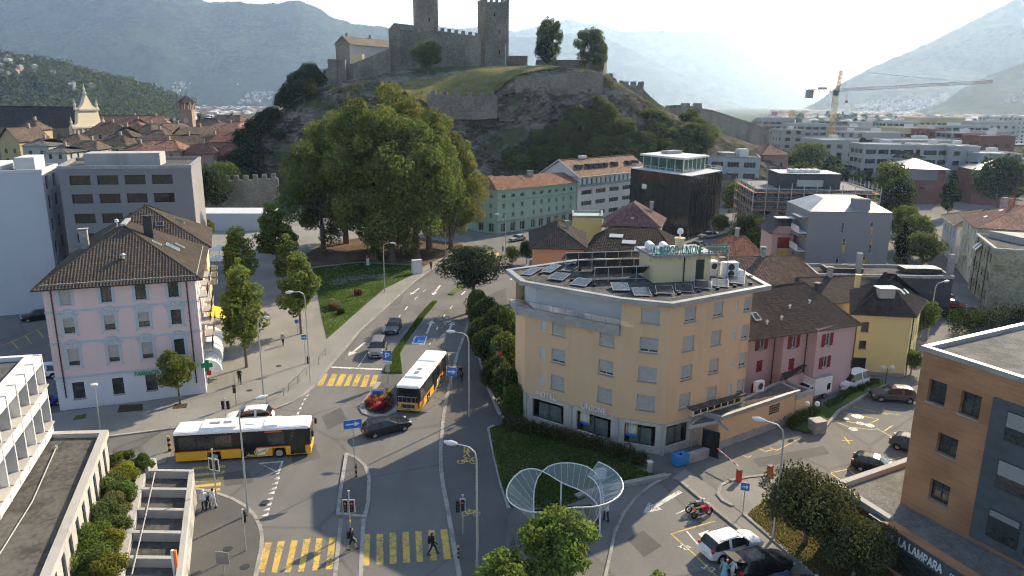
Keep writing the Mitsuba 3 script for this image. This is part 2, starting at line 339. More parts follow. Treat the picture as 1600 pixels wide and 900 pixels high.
def hip_roof(quad, z, rise, over=0.5, hip=1.0):
    """corner lists of the planes of a hipped (hip=1) or gabled (hip=0) roof over a four-sided plan, ridge along P0-P1; also the ridge ends"""
    q = ccw(quad)
    g = np.array(sg.Polygon(q).buffer(over, join_style=2, mitre_limit=10).exterior.coords)[:-1]
    g = g[::-1] if not sg.Polygon(g).exterior.is_ccw else g
    k = int(np.argmin(np.linalg.norm(g - np.array(q[0]), axis=1))); g = np.roll(g, -k, 0)[:4]
    w = np.linalg.norm(np.array(q[1]) - q[2]) / 2
    eave = z - over * rise / max(w, 0.1) * 0.9
    m0, m1 = (g[3] + g[0]) / 2, (g[1] + g[2]) / 2; d = (m1 - m0) / np.linalg.norm(m1 - m0)
    ins = hip * np.linalg.norm(g[1] - g[2]) / 2
    R0, R1 = np.array([*(m0 + d * ins), z + rise]), np.array([*(m1 - d * ins), z + rise])
    E = [np.array([*p, eave]) for p in g]
    faces = [[E[0], E[1], R1, R0], [E[2], E[3], R0, R1], [E[1], E[2], R1], [E[3], E[0], R0]]
    return faces, R0, R1, E
def tiled_roof(t, quad, z, rise, over=0.5, hip=1.0, col=(0.10, 0.075, 0.06), du=0.33, dv=0.36, wave=0.0, wall_mat=None, wall_col=None, gutter='dark_metal', seed=1, var=0.3, cap=0.11):
    faces, R0, R1, E = hip_roof(quad, z, rise, over, hip)
    und = MB().add(np.array(E) - [0, 0, 0.06], [[3, 2, 1, 0]], np.array([0.25, 0.2, 0.15]))
    n = 2 if hip < 0.02 else 4
    for i in range(4):
        if i < n: roof_face(und, faces[i], du, dv, wave, 0.035, col, var, seed * 7 + i)
    rk = t.part('roof', und, 'roofing')
    c = MB()
    c.tube([R0, R1], cap, 6)
    if n == 4:
        for a, b in ((E[0], R0), (E[3], R0), (E[1], R1), (E[2], R1)): c.tube([a, b], cap * 0.9, 6)
    cc = np.array(col) * 0.85
    c.c = [np.broadcast_to(cc, (c.n, 3))]
    t.part('ridge_cap', c, 'roofing', up=rk)
    if gutter:
        g = MB()
        for a, b in ((0, 1), (1, 2), (2, 3), (3, 0)):
            if n == 2 and a in (1, 3): continue
            g.tube([E[a] + [0, 0, -0.03], E[b] + [0, 0, -0.03]], 0.075, 6)
        t.part('gutter', g, gutter, up=rk)
    if n == 2 and wall_mat:
        q = ccw(quad)
        for i, (a, b, R) in enumerate(((q[1], q[2], R1), (q[3], q[0], R0))):
            m = (np.array(a) + b) / 2; g = MB()
            g.add([[*a, z - 0.4], [*b, z - 0.4], [*b, z], [*m, z + rise - 0.12], [*a, z]], [[0, 1, 2], [0, 2, 3], [0, 3, 4]], wall_col)
            t.part('gable', g, wall_mat)
    return rk, faces, R0, R1, E
def on_face(face, s, h, up=0.0):
    """point on a roof plane: s from 0 to 1 along the eave, h from 0 to 1 up the slope; and the plane's along, upslope and normal directions"""
    P = [np.array(p, float) for p in face]
    top0, top1 = (P[3], P[2]) if len(P) == 4 else (P[2], P[2])
    p = (P[0] * (1 - s) + P[1] * s) * (1 - h) + (top0 * (1 - s) + top1 * s) * h
    u = P[1] - P[0]; u /= np.linalg.norm(u); n = np.cross(u, P[2] - P[0]); n /= np.linalg.norm(n)
    if n[2] < 0: n = -n
    v = np.cross(n, u); v = v if v[2] > 0 else -v
    return p + n * up, u, v, n
def slab_on(mb, face, s, h, w, l, th, up=0.03, col=None):
    """flat box lying on a roof plane (skylight, solar panel)"""
    p, u, v, n = on_face(face, s, h, up)
    c = [p + u * a * w / 2 + v * b * l / 2 + n * k * th for k in (0, 1) for a, b in ((-1, -1), (1, -1), (1, 1), (-1, 1))]
    return mb.add(c, [[3, 2, 1, 0], [4, 5, 6, 7], [0, 1, 5, 4], [1, 2, 6, 5], [2, 3, 7, 6], [3, 0, 4, 7]], col)
def skylight(t, rk, face, s, h, w=0.8, l=1.2):
    k = t.part('skylight', slab_on(MB(), face, s, h, w + 0.16, l + 0.16, 0.12), 'metal_grey', up=rk)
    slab = MB(); slab_on(slab, face, s, h, w, l, 0.012, 0.152); t.part('skylight_glass', slab, 'glass_dark', up=rk)
def chimney(t, rk, x, y, z0, z1, w=0.6, d=0.6, m='concrete', rz=0.0):
    c = MB().box((x, y, (z0 + z1) / 2), (w, d, z1 - z0), rz); c.box((x, y, z1 + 0.16), (w + 0.2, d + 0.2, 0.08), rz)
    for a in (-1, 1):
        for b in (-1, 1): c.box((x + a * w * 0.35, y + b * d * 0.35, z1 + 0.06), (0.08, 0.08, 0.12))
    t.part('chimney', c, m, up=rk)
def text_on(F, text, u, z, h, out=0.05, depth=0.05, bold=True, width=None):
    """lettering on a wall frame, starting u metres along"""
    m = meshkit.text_mesh(text, h, depth, bold=bold); v = np.array(m.vertices)
    if width: v[:, 0] *= width / v[:, 0].max()
    o, a, n = F; w = np.column_stack([(o + np.outer(u + v[:, 0], a) + np.outer(out + v[:, 2], n)), z + v[:, 1]])
    return MB().add(w, np.array(m.faces))
# ---- ground, mountains, castle hill ---------------------------------------------------------------------------------------
from scipy.interpolate import RBFInterpolator, LinearNDInterpolator
struct('ground', MB().quad((-8900, -400, -0.03), (8900, -400, -0.03), (8900, 14200, -0.03), (-8900, 14200, -0.03)), 'ground_mix')
def ridge(name, sky, Y, near, label, rough=0.10, power=1.0, seed=0, nx=260, ny=80, back=1.25, m='forest'):
    """a mountain side: skyline points (x, z) of its crest at depth Y, falling to the valley floor at depth near"""
    s = np.array(sky, float); s = s[np.argsort(s[:, 0])]
    xs = np.linspace(s[0, 0], s[-1, 0], nx); zc = np.interp(xs, s[:, 0], s[:, 1])
    ts = np.concatenate([np.linspace(0, 1, ny), [1.08, back]])
    V = []
    for t in ts:
        y = near + (Y - near) * t
        k = t if t <= 1 else 2 - t * 1.0
        x = xs * (0.25 + 0.75 * y / Y)
        p = np.column_stack([x, np.full(nx, y), np.zeros(nx)])
        spur = meshkit.fbm(p / (Y * 0.09) + seed, 5, seed) - 0.5
        fine = meshkit.fbm(p / (Y * 0.008) + seed, 3, seed + 5) - 0.5
        w = np.clip(t * 3, 0, 1) * np.clip(1.0 - t * 0.97, 0, 1) * 2 if t <= 1 else 0
        z = zc * max(k, 0) ** power * (1 + rough * 4.5 * spur * w) + fine * zc.max() * 0.014 * min(1, t * 4)
        V.append(np.column_stack([x, np.full(nx, y), np.maximum(z, -1.5 if t > 0 else -3.0)]))
    V = np.vstack(V); i, j = np.meshgrid(np.arange(len(ts) - 1), np.arange(nx - 1), indexing='ij'); a = (i * nx + j).ravel()
    F = np.stack([a, a + 1, a + nx + 1, a + nx], 1)
    struct(name, PL((V, F), m, smooth=True), m, label=label)
    z = V[:, 2].reshape(len(ts), nx)[:ny]
    return V.reshape(len(ts), nx, 3)[:ny]
RB = ridge('mountain', [(-2298.2, 440.9), (-1506, 895.6), (-926.2, 1091.3), (-496.4, 1142.6), (26.6, 1066.9), (455.4, 1172.3), (835, 1250.6), (1073.7, 1177.2), (1215.8, 1203.2), (1551.8, 1083.9), (2075.5, 1098.5), (2504.8, 1086.7), (2837, 1111.5), (3174, 1055.2), (3677.6, 696.5), (3978.8, 537.9), (4385.8, 302.8), (4792.4, 112.4), (5195.3, -13.1)], 11500, 9900, 'pale far mountain ridge closing the valley', seed=3)
RC = ridge('mountain', [(-2819.4, 789.7), (-1770.3, 839.4), (-872.6, 904.1), (-277.6, 843.7), (20.4, 785.1), (468.7, 824.6), (991.4, 821.2), (1256, 705.8), (1522.9, 575.3), (1906.4, 414.1), (2216.7, 266.5), (2530.5, 103), (2766, 5.3)], 9000, 7700, 'hazy spur falling behind the castle hill', seed=5)
RA = ridge('mountain', [(-8721.5, 598.6), (-7036.9, 1065.9), (-5460.4, 1333.9), (-4292.6, 1188.1), (-3401.8, 1112.5), (-2766.1, 967.5), (-2576.4, 857.2), (-2431.3, 789.3), (-2226.6, 797.5), (-2024.6, 777), (-1870.1, 795.2), (-1715.3, 818.1), (-1567.2, 754.8), (-1444.2, 686.5), (-1293.6, 637), (-1012.7, 610.9), (-809.9, 546.1), (-505.1, 396.5), (-196.9, 219.9), (11, 92.3), (221, 24.7)], 6200, 4800, 'broad blue wooded mountain behind the old town', rough=0.12, seed=11, nx=340)
RD = ridge('mountain', [(1785, 15.3), (1859.2, 56.4), (1984.2, 168), (2166.7, 266.8), (2313.8, 324.6), (2459, 389.3), (2673.2, 496.2), (2866.1, 602), (3023, 682.2), (3443.4, 846.7), (4099.8, 911.1), (5643, 728.3)], 4600, 3500, 'steep hazy mountain on the side of the crane', rough=0.13, seed=17)
RE = ridge('mountain', [(1450.1, 12.4), (1537.1, 47.3), (1598.9, 95.4), (1683.4, 138.5), (1811.1, 189.6), (2025.5, 250.2), (2355.7, 279.9), (3378, 230.6)], 2700, 2150, 'darker wooded foothill under the steep mountain', rough=0.12, seed=23, nx=200)
RF = ridge('hill', [(-2039.7, 163.8), (-1563.1, 149.1), (-1205.2, 133), (-965.9, 119.8), (-930.6, 113.8), (-847.6, 101.6), (-789.8, 81.3), (-730, 72.7), (-683.4, 54.7), (-642.6, 37.8), (-612.8, 29.2)], 1450, 1080, 'green wooded hill with scattered white houses', rough=0.12, seed=29, nx=240)
# castle hill
CP = []
for y, pts in ((224, None), (234, [(-85.6, 4.3), (-73.2, 6.2), (-60.92, 6.12), (-40.55, 5.98), (-20.16, 5.84), (-7.91, 6.77), (10.42, 7.65), (30.7, 10.54), (46.91, 11.03), (61.06, 11.73), (77.3, 10.8)]),
               (244, [(-86.9, 16.7), (-77, 20.8), (-62.27, 22.73), (-41.4, 22.59), (-20.53, 22.44), (-8.06, 18.25), (10.8, 22.23), (21.22, 24.2), (42.14, 22.01), (54.83, 18.85), (69.75, 15.03), (82.6, 12.4)]),
               (256, [(-88.5, 20.3), (-78, 27.7), (-64.54, 33.55), (-51.42, 35.55), (-38.44, 35.88), (-25.73, 27.81), (-13.75, 27.72), (-5.63, 31.89), (0.48, 38.12), (13.41, 39.9), (29.55, 40.41), (35.03, 36.64), (43.84, 31.98), (52.77, 26.42), (61.7, 22.52), (72.9, 19), (86.5, 13.7)]),
               (275, [(-93.7, 21.8), (-83.7, 29.3), (-66.82, 36.42), (-48.14, 38.53), (-34.17, 40.22), (-13.31, 42.08), (0.55, 42.43), (16.7, 43.2), (31.72, 42), (37.61, 37.95), (47.07, 32.73), (61.38, 25.82), (75.8, 20), (95.3, 12.4)]),
               (305, [(-98.6, 22.1), (-84.9, 30.8), (-73.9, 39.5), (-50.55, 44.75), (-24.95, 45.56), (-4.5, 45.42), (18.52, 44.78), (35.18, 43.2), (44.3, 38.2), (54.81, 32.4), (68.04, 26.02), (105.5, 11.7)]),
               (350, [(-104.4, 17.8), (-82.1, 37.9), (-58.07, 45.65), (-5.18, 45.3), (40.44, 42.17), (62.95, 31.17), (78.2, 23.8), (120.9, 11.8)]), (430, None)):
    if pts is None: CP += [(x, y, -2.0) for x in range(-170, 211, 20)]
    else:
        CP += [(p[0], y, p[1]) for p in pts] + [(pts[0][0] - 16, y, 1.0 if y < 300 else 4.0), (pts[0][0] - 45, y, -2.0), (pts[0][0] - 80, y, -2.0), (pts[-1][0] + 30, y, 2.0), (pts[-1][0] + 75, y, -2.0)]
CP = np.array(CP)
hill_rbf = RBFInterpolator(CP[:, :2], CP[:, 2], kernel='linear', smoothing=0.3)
hx, hy = np.meshgrid(np.arange(-165, 205.1, 1.1), np.concatenate([np.arange(221, 280, 0.9), np.arange(280, 430, 3.0)]))
hz = hill_rbf(np.column_stack([hx.ravel(), hy.ravel()])).reshape(hx.shape)
gy, gx = np.gradient(hz); steep = np.clip((np.hypot(gx / 1.1, gy / 0.9) - 0.5) / 1.0, 0, 1)
p3 = np.stack([hx, hy, hz], -1)
rid = np.abs(meshkit.fbm(p3 / [9, 9, 16], 4, 2) - 0.5) * 2
blk = meshkit.fbm(p3 / [3.2, 3.2, 2.4], 3, 4) - 0.5
HX = hx + steep * 2.5 * (meshkit.fbm(p3 / 7.0, 3, 8) - 0.5)
HY = hy - steep * (9.0 * (rid - 0.35) + 6.0 * blk)
HZ = hz + steep * 2.6 * (meshkit.fbm(p3 / 4.0, 3, 9) - 0.5)
n = hx.shape[1]; i, j = np.meshgrid(np.arange(hx.shape[0] - 1), np.arange(n - 1), indexing='ij'); a = (i * n + j).ravel()
struct('castle_hill', PL((np.stack([HX, HY, HZ], -1).reshape(-1, 3), np.stack([a, a + 1, a + n + 1, a + n], 1)), 'rock', smooth=28), 'rock', label='steep craggy rock hill that carries the castle')
def hill_z(x, y): return float(hill_rbf([[x, y]])[0])
def drape(name, pts, m, lift=0.25, step=1.5, label=None):
    P = sg.Polygon(pts); x0, y0, x1, y1 = P.bounds
    xx, yy = np.meshgrid(np.arange(x0, x1 + step, step), np.arange(y0, y1 + step, step)); ins = shapely.contains_xy(P, xx, yy)
    zz = hill_rbf(np.column_stack([xx.ravel(), yy.ravel()])).reshape(xx.shape) + lift; k = xx.shape[1]
    c = ins[:-1, :-1] & ins[1:, :-1] & ins[:-1, 1:] & ins[1:, 1:]; a = np.nonzero(c.ravel())[0]; a = a // (k - 1) * k + a % (k - 1)
    struct(name, PL((np.stack([xx, yy, zz], -1).reshape(-1, 3), np.stack([a, a + 1, a + k + 1, a + k], 1)), m, smooth=True), m, label=label)
# ---- roads, pavements, lawns ----------------------------------------------------------------------------------------------
struct('road', MB().prism([(-190, -60), (190, -60), (190, 216), (-190, 216)], -0.02, 0.0), 'asphalt', label='worn grey asphalt of the avenue and side streets')
def flat(name, poly, z, m, label=None, kind='structure', h=None):
    return struct(name, MB().prism(poly, (z - 0.1) if h is None else h, z), m, kind=kind, label=label)
def strip(pts, w): return sg.LineString(pts).buffer(w / 2, cap_style=2, join_style=1)
def kerb(pts, w=0.28, h=0.13, label='pale stone kerb along the roadway'):
    return struct('kerb', MB().prism(strip(pts, w), -0.02, h), 'kerb', label=label)
KERB_L = [(-51.13, 57.55), (-46.75, 60.91), (-42.53, 62.63), (-38.42, 63.89), (-32.11, 66.17), (-28.4, 68.03), (-24.81, 70.31), (-23.4, 72.4), (-22.6, 74.5), (-22.2, 77.3), (-22, 80.2), (-22, 83.4), (-21.6, 90), (-21.3, 97.4), (-19.6, 110.5), (-17.3, 128.3), (-14.1, 143.4), (-11.2, 150.3), (-8.1, 157.1)]
flat('pavement', KERB_L + [(-11.7, 165.5), (-24.4, 172.6), (-45.1, 182.5), (-67.2, 201.2), (-78.2, 220.4), (-89.4, 213.1), (-33.5, 74.7), (-46.14, 69.4), (-48.63, 67.46), (-55.44, 63.08)], 0.11, 'paving', 'pale promenade and pavement beside the avenue')
kerb(KERB_L)
flat('lawn', [(-24.9, 93.8), (-28.3, 104.4), (-33.6, 121.8), (-38.4, 136.7), (-30.5, 142.2), (-20, 140.1), (-18.4, 136.6), (-18.6, 131.3), (-21.9, 121.4), (-23.5, 107.3), (-24.4, 98.3)], 0.15, 'grass', 'mown park lawn between promenade and avenue')
flat('gravel_path', [(-32.4, 127.3), (-28.4, 131.6), (-23.3, 132.5), (-22.6, 129.4), (-27.3, 127.6), (-31.2, 123.5)], 0.156, 'paving', 'short pale path across the park lawn')
flat('gravel_bed', [(-43.3, 146.8), (-42.8, 160.5), (-36.1, 169.7), (-24.4, 172.6), (-11.5, 163.2), (-9.7, 157.1), (-13.5, 152.4), (-17, 140), (-20.2, 141.2), (-30.8, 143.4), (-38.8, 138.4)], 0.154, 'red_gravel', 'reddish gravel under the plane trees')
CORNER = [(-26.73, 54.43), (-25.48, 54.21), (-23.82, 53.58), (-22.33, 52.78), (-20.93, 51.71), (-19.78, 50.42), (-18.88, 49.01), (-18.22, 47.58), (-17.73, 45.93), (-17.23, 43.44), (-16.31, 39.58)]
flat('pavement', CORNER + [(-26.33, 39.68), (-35.13, 55.69)], 0.11, 'path_asphalt', 'street corner pavement with two people')
kerb(CORNER)
flat('pavement', [(-40.57, 51.78), (-36.67, 58.48), (-30.9, 60.67), (-30.49, 58.74), (-32.42, 57.29), (-33.45, 52.64), (-35.29, 48.2)], 0.1, 'paving', 'pavement strip by the terrace roof')
# right side path, lawn, parking
EDGE = [(-2.83, 39.44), (-3.43, 43.29), (-4.13, 47.01), (-4.89, 51.32), (-5.61, 55.07), (-6.09, 58.04), (-6.47, 61.69), (-6.85, 67.98), (-7, 73.7), (-7, 80.4), (-6.9, 88.2), (-6.5, 97), (-6.2, 107.2), (-5.8, 114.7)]
flat('cycle_path', EDGE + [(-1.1, 123.1), (-0.5, 103.7), (-0.8, 78.2), (-0.09, 67.86), (-1.98, 66.11), (-1.58, 61.62), (-0.65, 55.22), (-0.12, 51.26), (-0.36, 46.97), (1.06, 39.4)], 0.02, 'path_asphalt', 'dark foot and cycle path beside the avenue')
struct('road_line', MB().prism(strip(EDGE, 0.34), 0.0, 0.05), 'kerb', label='pale edging between avenue and cycle path')
LAWN_R = [(-2.1, 66.12), (-0.09, 67.86), (4.87, 65.43), (9.18, 60.57), (11.96, 57.44), (13.3, 56.98), (9.85, 55.71), (6.69, 53.88), (3.94, 51.96), (-0.12, 52.01), (-0.76, 55.22), (-1.49, 60.36)]
flat('lawn', LAWN_R, 0.13, 'grass', 'shaded lawn with hedge in front of the hotel')
kerb([(-0.12, 51.72), (-0.76, 55.22), (-1.49, 60.36), (-2.23, 66.26), (-1.68, 66.99)], label='kerb round the shaded hotel lawn')
kerb([(13.38, 56.86), (9.82, 55.5), (7.85, 54.79), (5.32, 53.3)], 0.5, 0.35, 'low wall edging the hotel lawn by the car park')
kerb([(13.83, 57.42), (11.68, 55.36), (10.17, 53.43), (8.88, 51.14), (7.8, 48.51), (7.16, 45.94), (6.44, 43.18), (5.73, 39.95)], 0.22, 0.12, 'curved kerb dividing plaza and car park')
kerb([(14.41, 56.08), (15.5, 53.16), (16.95, 49.69), (17.77, 47.72), (18.64, 45.5), (20.17, 41.04)], 0.3, 0.14, 'kerb along the motorcycle bay')
flat('pavement', [(13.77, 56.63), (14.41, 56.08), (15.5, 53.16), (16.95, 49.69), (18.64, 45.5), (20.17, 41.04), (21.82, 41.02), (20.53, 47.52), (18.1, 51.02), (17.71, 52.93), (17.18, 54.35), (15.93, 56.94), (15.32, 58.31)], 0.09, 'paving', 'narrow footway between car bay and barrier')
kerb([(22.86, 57.29), (20.47, 56.87), (18.49, 56.13), (17.55, 55.28), (16.96, 53.94), (17.1, 52.94), (17.69, 52.16)], 0.3, 0.2, 'rounded kerb of the barrier island')
flat('pavement', [(22.86, 57.29), (20.47, 56.87), (18.49, 56.13), (17.55, 55.28), (16.96, 53.94), (17.69, 52.16), (18.15, 51.02), (20.26, 44.44), (22.99, 46.69), (25.93, 54.85)], 0.12, 'paving', 'barrier island with red posts')
flat('lawn', [(18.54, 51.02), (20.55, 53.09), (24.8, 50.94), (26.06, 43.66), (24.56, 39.16), (21.79, 39.19), (20.26, 44.44), (19.3, 47.37)], 0.17, 'dry_grass', 'dry grass bed under the oaks by the car park')
kerb([(18.15, 51.02), (19.33, 47.46), (20.32, 44.37), (21.53, 39.49)], 0.25, 0.2, 'kerb of the dry grass bed')
flat('flower_bed', [(27.62, 67.11), (30.1, 69.22), (34.1, 72.8), (39, 76.7), (43, 79.8), (42.9, 78.6), (38.6, 75), (34.06, 71.1), (30.35, 66.17), (28.68, 65.62)], 0.25, 'grass', 'planted strip beside the parked vans')
kerb([(30.53, 66.17), (34.05, 70.77), (38.6, 74.9), (42.9, 78.4)], 0.25, 0.3, 'low edging of the planted strip')
# median islands
isl = [(-14.92, 60.68), (-13.99, 54.36), (-13.38, 50.7), (-11.22, 50.31), (-11.35, 52.35), (-12.05, 56.45), (-12.82, 58.49), (-13.9, 59.93)]
flat('median_island', isl, 0.12, 'path_asphalt', 'traffic island with two red pedestrian lights')
struct('kerb', MB().prism(strip(isl + isl[:1], 0.3), 0, 0.145), 'kerb', label='pale kerb round the traffic island')
for a in ([(-12.99, 50.06), (-11.86, 43.38), (-11.39, 40.75)], [(-11.3, 50.22), (-10.12, 43.37), (-9.65, 40.73)]): struct('road_line', MB().prism(strip(a, 0.3), 0, 0.03), 'kerb', label='pale refuge edging at the crossing')
flat('median_grass', [(-15.2, 81.4), (-12.9, 81.3), (-14.2, 88.1), (-13.9, 95.8), (-13.1, 104), (-12, 113.3), (-12.8, 113.3), (-13.9, 105), (-14.5, 96.3), (-15.1, 89.6)], 0.16, 'grass', 'tapering grass strip dividing the avenue', h=0.0)
flat('median_grass', [(-10.7, 118.1), (-5.1, 144.3), (0.1, 156.1), (0.9, 155.3), (-4.1, 143.1), (-9.8, 117.7)], 0.16, 'grass', 'far grass strip dividing the avenue', h=0.0)
fisl = [(-15.1, 78.3), (-15.3, 75.1), (-15.6, 72.3), (-15.53, 70.97), (-14.98, 69.83), (-13.81, 69.17), (-12.79, 69.31), (-12.17, 70.42), (-12, 72.6), (-12.2, 76.5), (-12.8, 80.5), (-15.1, 80.5)]
flat('median_island', fisl, 0.1, 'path_asphalt', 'rounded island with the flower bed')
struct('kerb', MB().prism(strip([(-15.1, 78.3), (-15.3, 75.1), (-15.6, 72.3), (-15.59, 70.97), (-15.04, 69.83), (-13.91, 69.02), (-12.76, 69.16), (-12.08, 70.26), (-11.8, 72.2)], 0.55), 0, 0.13), 'kerb', label='pale rounded kerb at the flower bed')
# painted markings
def stripes(quads, m='paint_yellow', name='crossing_stripe', z=0.006):
    for q in quads:
        k = numbered('road__' + name); scene[k] = MB().prism(q, 0, z, side=False).dict(m)
stripes([[(-17.78, 46.94), (-17.27, 46.93), (-16.7, 43.44), (-17.14, 43.44)], [(-16.9, 47.09), (-16.41, 47.16), (-15.83, 43.43), (-16.22, 43.43)], [(-15.96, 47.23), (-15.49, 47.23), (-14.93, 43.49), (-15.33, 43.49)], [(-15.11, 47.39), (-14.62, 47.46), (-14.04, 43.55), (-14.43, 43.55)],
         [(-14.22, 47.54), (-13.74, 47.53), (-13.13, 43.75), (-13.5, 43.68)], [(-13.29, 47.61), (-12.84, 47.68), (-12.15, 43.88), (-12.62, 43.81)], [(-10.84, 48.07), (-10.37, 48.06), (-9.72, 44.28), (-10.17, 44.28)], [(-9.91, 48.14), (-9.43, 48.13), (-8.77, 44.41), (-9.26, 44.42)], [(-8.98, 48.29), (-8.5, 48.29), (-7.86, 44.55), (-8.34, 44.48)],
         [(-8.04, 48.37), (-7.57, 48.44), (-6.95, 44.68), (-7.43, 44.61)], [(-7.1, 48.52), (-6.63, 48.52), (-6.06, 44.74), (-6.51, 44.75)], [(-6.17, 48.68), (-5.69, 48.67), (-5.1, 44.95), (-5.59, 44.89)], [(-5.26, 48.75), (-4.74, 48.83), (-4.13, 45.09), (-4.62, 45.02)]])
stripes([[(-22.2, 81.1), (-21.6, 81.1), (-21.3, 77.3), (-21.9, 77.3)], [(-21.1, 81.1), (-20.5, 81), (-20.1, 77.2), (-20.9, 77.3)], [(-20.1, 81), (-19.4, 81), (-19.2, 77.2), (-19.9, 77.2)], [(-19.1, 81), (-18.6, 81), (-18.3, 77.2), (-18.9, 77.2)], [(-18.2, 81), (-17.6, 81), (-17.4, 77.2), (-18, 77.2)],
         [(-17.2, 80.8), (-16.6, 80.8), (-16.3, 77), (-17, 77)], [(-16.2, 80.8), (-15.6, 80.8), (-15.4, 77.2), (-16, 77.2)]])
stripes([[(-27.86, 58.13), (-25.11, 58.55), (-24.93, 58.09), (-27.67, 57.67)], [(-27.34, 56.88), (-24.77, 57.52), (-24.61, 57.07), (-27.15, 56.44)], [(-26.92, 55.9), (-24.45, 56.51), (-24.3, 55.97), (-26.74, 55.47)], [(-26.52, 54.94), (-24.3, 55.54), (-24.15, 55.01), (-26.39, 54.63)], [(-26.22, 54.22), (-24, 54.6), (-23.89, 54.19), (-25.33, 54.11)]])
stripes([[(-9.2, 79.2), (-8.2, 80.8), (-8.1, 79.8), (-9.1, 78)], [(-8.9, 77.2), (-8, 78.6), (-7.9, 77.6), (-8.8, 76.3)], [(-9.4, 75.7), (-8.3, 77.2), (-8.2, 76.3), (-9.3, 74.8)]])
stripes([[(-7.8, 152.2), (-7.6, 156.3), (-7, 156.3), (-7.1, 152.1)], [(-6.4, 151.4), (-6.2, 155.6), (-5.6, 155.6), (-5.8, 151.4)], [(-5.1, 150.7), (-4.8, 154.8), (-4.2, 154.8), (-4.4, 150.7)], [(-3.7, 150), (-3.4, 154.1), (-2.8, 154.1), (-3, 150)], [(-2.4, 149.3), (-2, 153.3), (-1.4, 153.3), (-1.6, 149.3)]])
stripes([[(-21.8, 83.5), (-15.5, 82.9), (-15.5, 82.4), (-21.7, 83.1)], [(-18.6, 83.4), (-18.5, 88.2), (-18.4, 88.2), (-18.5, 83.4)]], 'paint_white', 'stop_line')
def arrow(tail, tip, w=0.16, head=0.55, ln=1.6, bend=None):
    a, b = np.array(tail), np.array(tip); d = (b - a) / np.linalg.norm(b - a); n = np.array([-d[1], d[0]])
    P = sg.LineString([a, b - d * ln * 0.9]).buffer(w, cap_style=2).union(sg.Polygon([b, b - d * ln + n * head, b - d * ln - n * head]))
    if bend is not None: P = P.union(sg.LineString([a + (b - a) * 0.45, np.array(bend)]).buffer(w * 0.8))
    stripes([P], 'paint_white', 'lane_arrow')
arrow((-19.6, 92.8), (-20.6, 87.3)); arrow((-11.8, 96.9), (-11.7, 103.3)); arrow((-8.9, 97.1), (-8.6, 102.6)); arrow((-16, 122.6), (-16.9, 117.9)); arrow((-12.6, 124.8), (-13.2, 117.8)); arrow((-3.6, 145.5), (-5.3, 138.4)); arrow((14.07, 54.6), (10.39, 51.21), 0.22, 0.7, 1.6)
tri = []
for k in range(9):
    t = k / 8.0; x, y = 438 + (421 - 438) * t, 751 + (815 - 751) * t; w = 10 + 2 * t; h = 4.5 + 1.5 * t
    tri.append((x, y, w, h))
stripes([[(-19.75, 56.67), (-19.59, 56.12), (-20.13, 56.13)], [(-19.6, 55.8), (-19.49, 55.27), (-20.02, 55.27)], [(-19.44, 54.95), (-19.34, 54.43), (-19.92, 54.44)], [(-19.38, 54.23), (-19.28, 53.72), (-19.8, 53.73)], [(-19.21, 53.33), (-19.1, 52.83), (-19.62, 52.84)], [(-19.07, 52.54), (-18.99, 51.97), (-19.5, 51.98)], [(-18.95, 51.69), (-18.85, 51.22), (-19.36, 51.23)], [(-18.82, 50.95), (-18.69, 50.4), (-19.24, 50.41)], [(-19.99, 57.45), (-19.91, 57), (-20.35, 57.01)]], 'paint_white', 'yield_triangle')
stripes([[(-22.38, 58.98), (-20.24, 59.42), (-19.92, 57.22), (-20.23, 57.34)], ], 'paint_white', 'painted_wedge', 0.005)
stripes([[(-22.09, 58.8), (-20.4, 59.19), (-20.15, 57.45)], ], 'asphalt', 'wedge_field', 0.009)
stripes([[(-22.3, 74.7), (-22.1, 74.7), (-22.1, 74.2), (-22.3, 74.2)], [(-22.3, 73.6), (-22.1, 73.6), (-22.1, 73.1), (-22.3, 73.1)], [(-22.2, 72.4), (-22, 72.4), (-22, 71.91), (-22.2, 71.91)], [(-22.15, 71.25), (-21.95, 71.24), (-21.88, 70.75), (-22.08, 70.75)], [(-22.04, 70.11), (-21.84, 70.1), (-21.79, 69.47), (-21.99, 69.47)], [(-21.94, 68.84), (-21.75, 68.84), (-21.64, 68.22), (-21.83, 68.22)]], 'paint_white', 'dashed_line')
stripes([[(-16.9, 104.1), (-16.9, 106.1), (-16.8, 106.1), (-16.7, 104.1)], [(-16.6, 108.6), (-16.5, 110.8), (-16.3, 110.8), (-16.4, 108.6)], [(-15.9, 115), (-15.7, 116.6), (-15.5, 116.6), (-15.7, 115)], [(-15.1, 119.9), (-14.8, 121.7), (-14.7, 121.7), (-15, 119.9)], [(-10.3, 104.9), (-10.2, 106.3), (-10, 106.3), (-10.1, 104.6)], [(-9.7, 109.5), (-9.5, 111.3), (-9.3, 111.3), (-9.5, 109.5)], [(-10.7, 98.6), (-10.7, 100.1), (-10.5, 100.1), (-10.5, 98.6)], [(-11, 91.9), (-10.8, 93.2), (-10.8, 93.2), (-10.8, 91.9)], [(-8.6, 118), (-8.1, 120.6), (-7.8, 120.6), (-8.3, 118)], [(-2.4, 135.6), (-1, 140), (-0.7, 140), (-2.2, 135)], [(-0.5, 129.2), (0.7, 132.8), (1, 132.8), (-0.2, 128.8)]], 'paint_white', 'dashed_line')
stripes([[(-9.3, 122.4), (-7.1, 132), (-7, 132), (-9, 122)], [(-7.3, 136.3), (-6, 141.4), (-5.9, 141.3), (-7, 135.7)]], 'paint_white', 'dashed_line')
stripes([[(-13.3, 95.7), (-11.6, 95.8), (-11.5, 92.1), (-13.3, 92.4)]], 'paint_white', 'parking_symbol', 0.005)
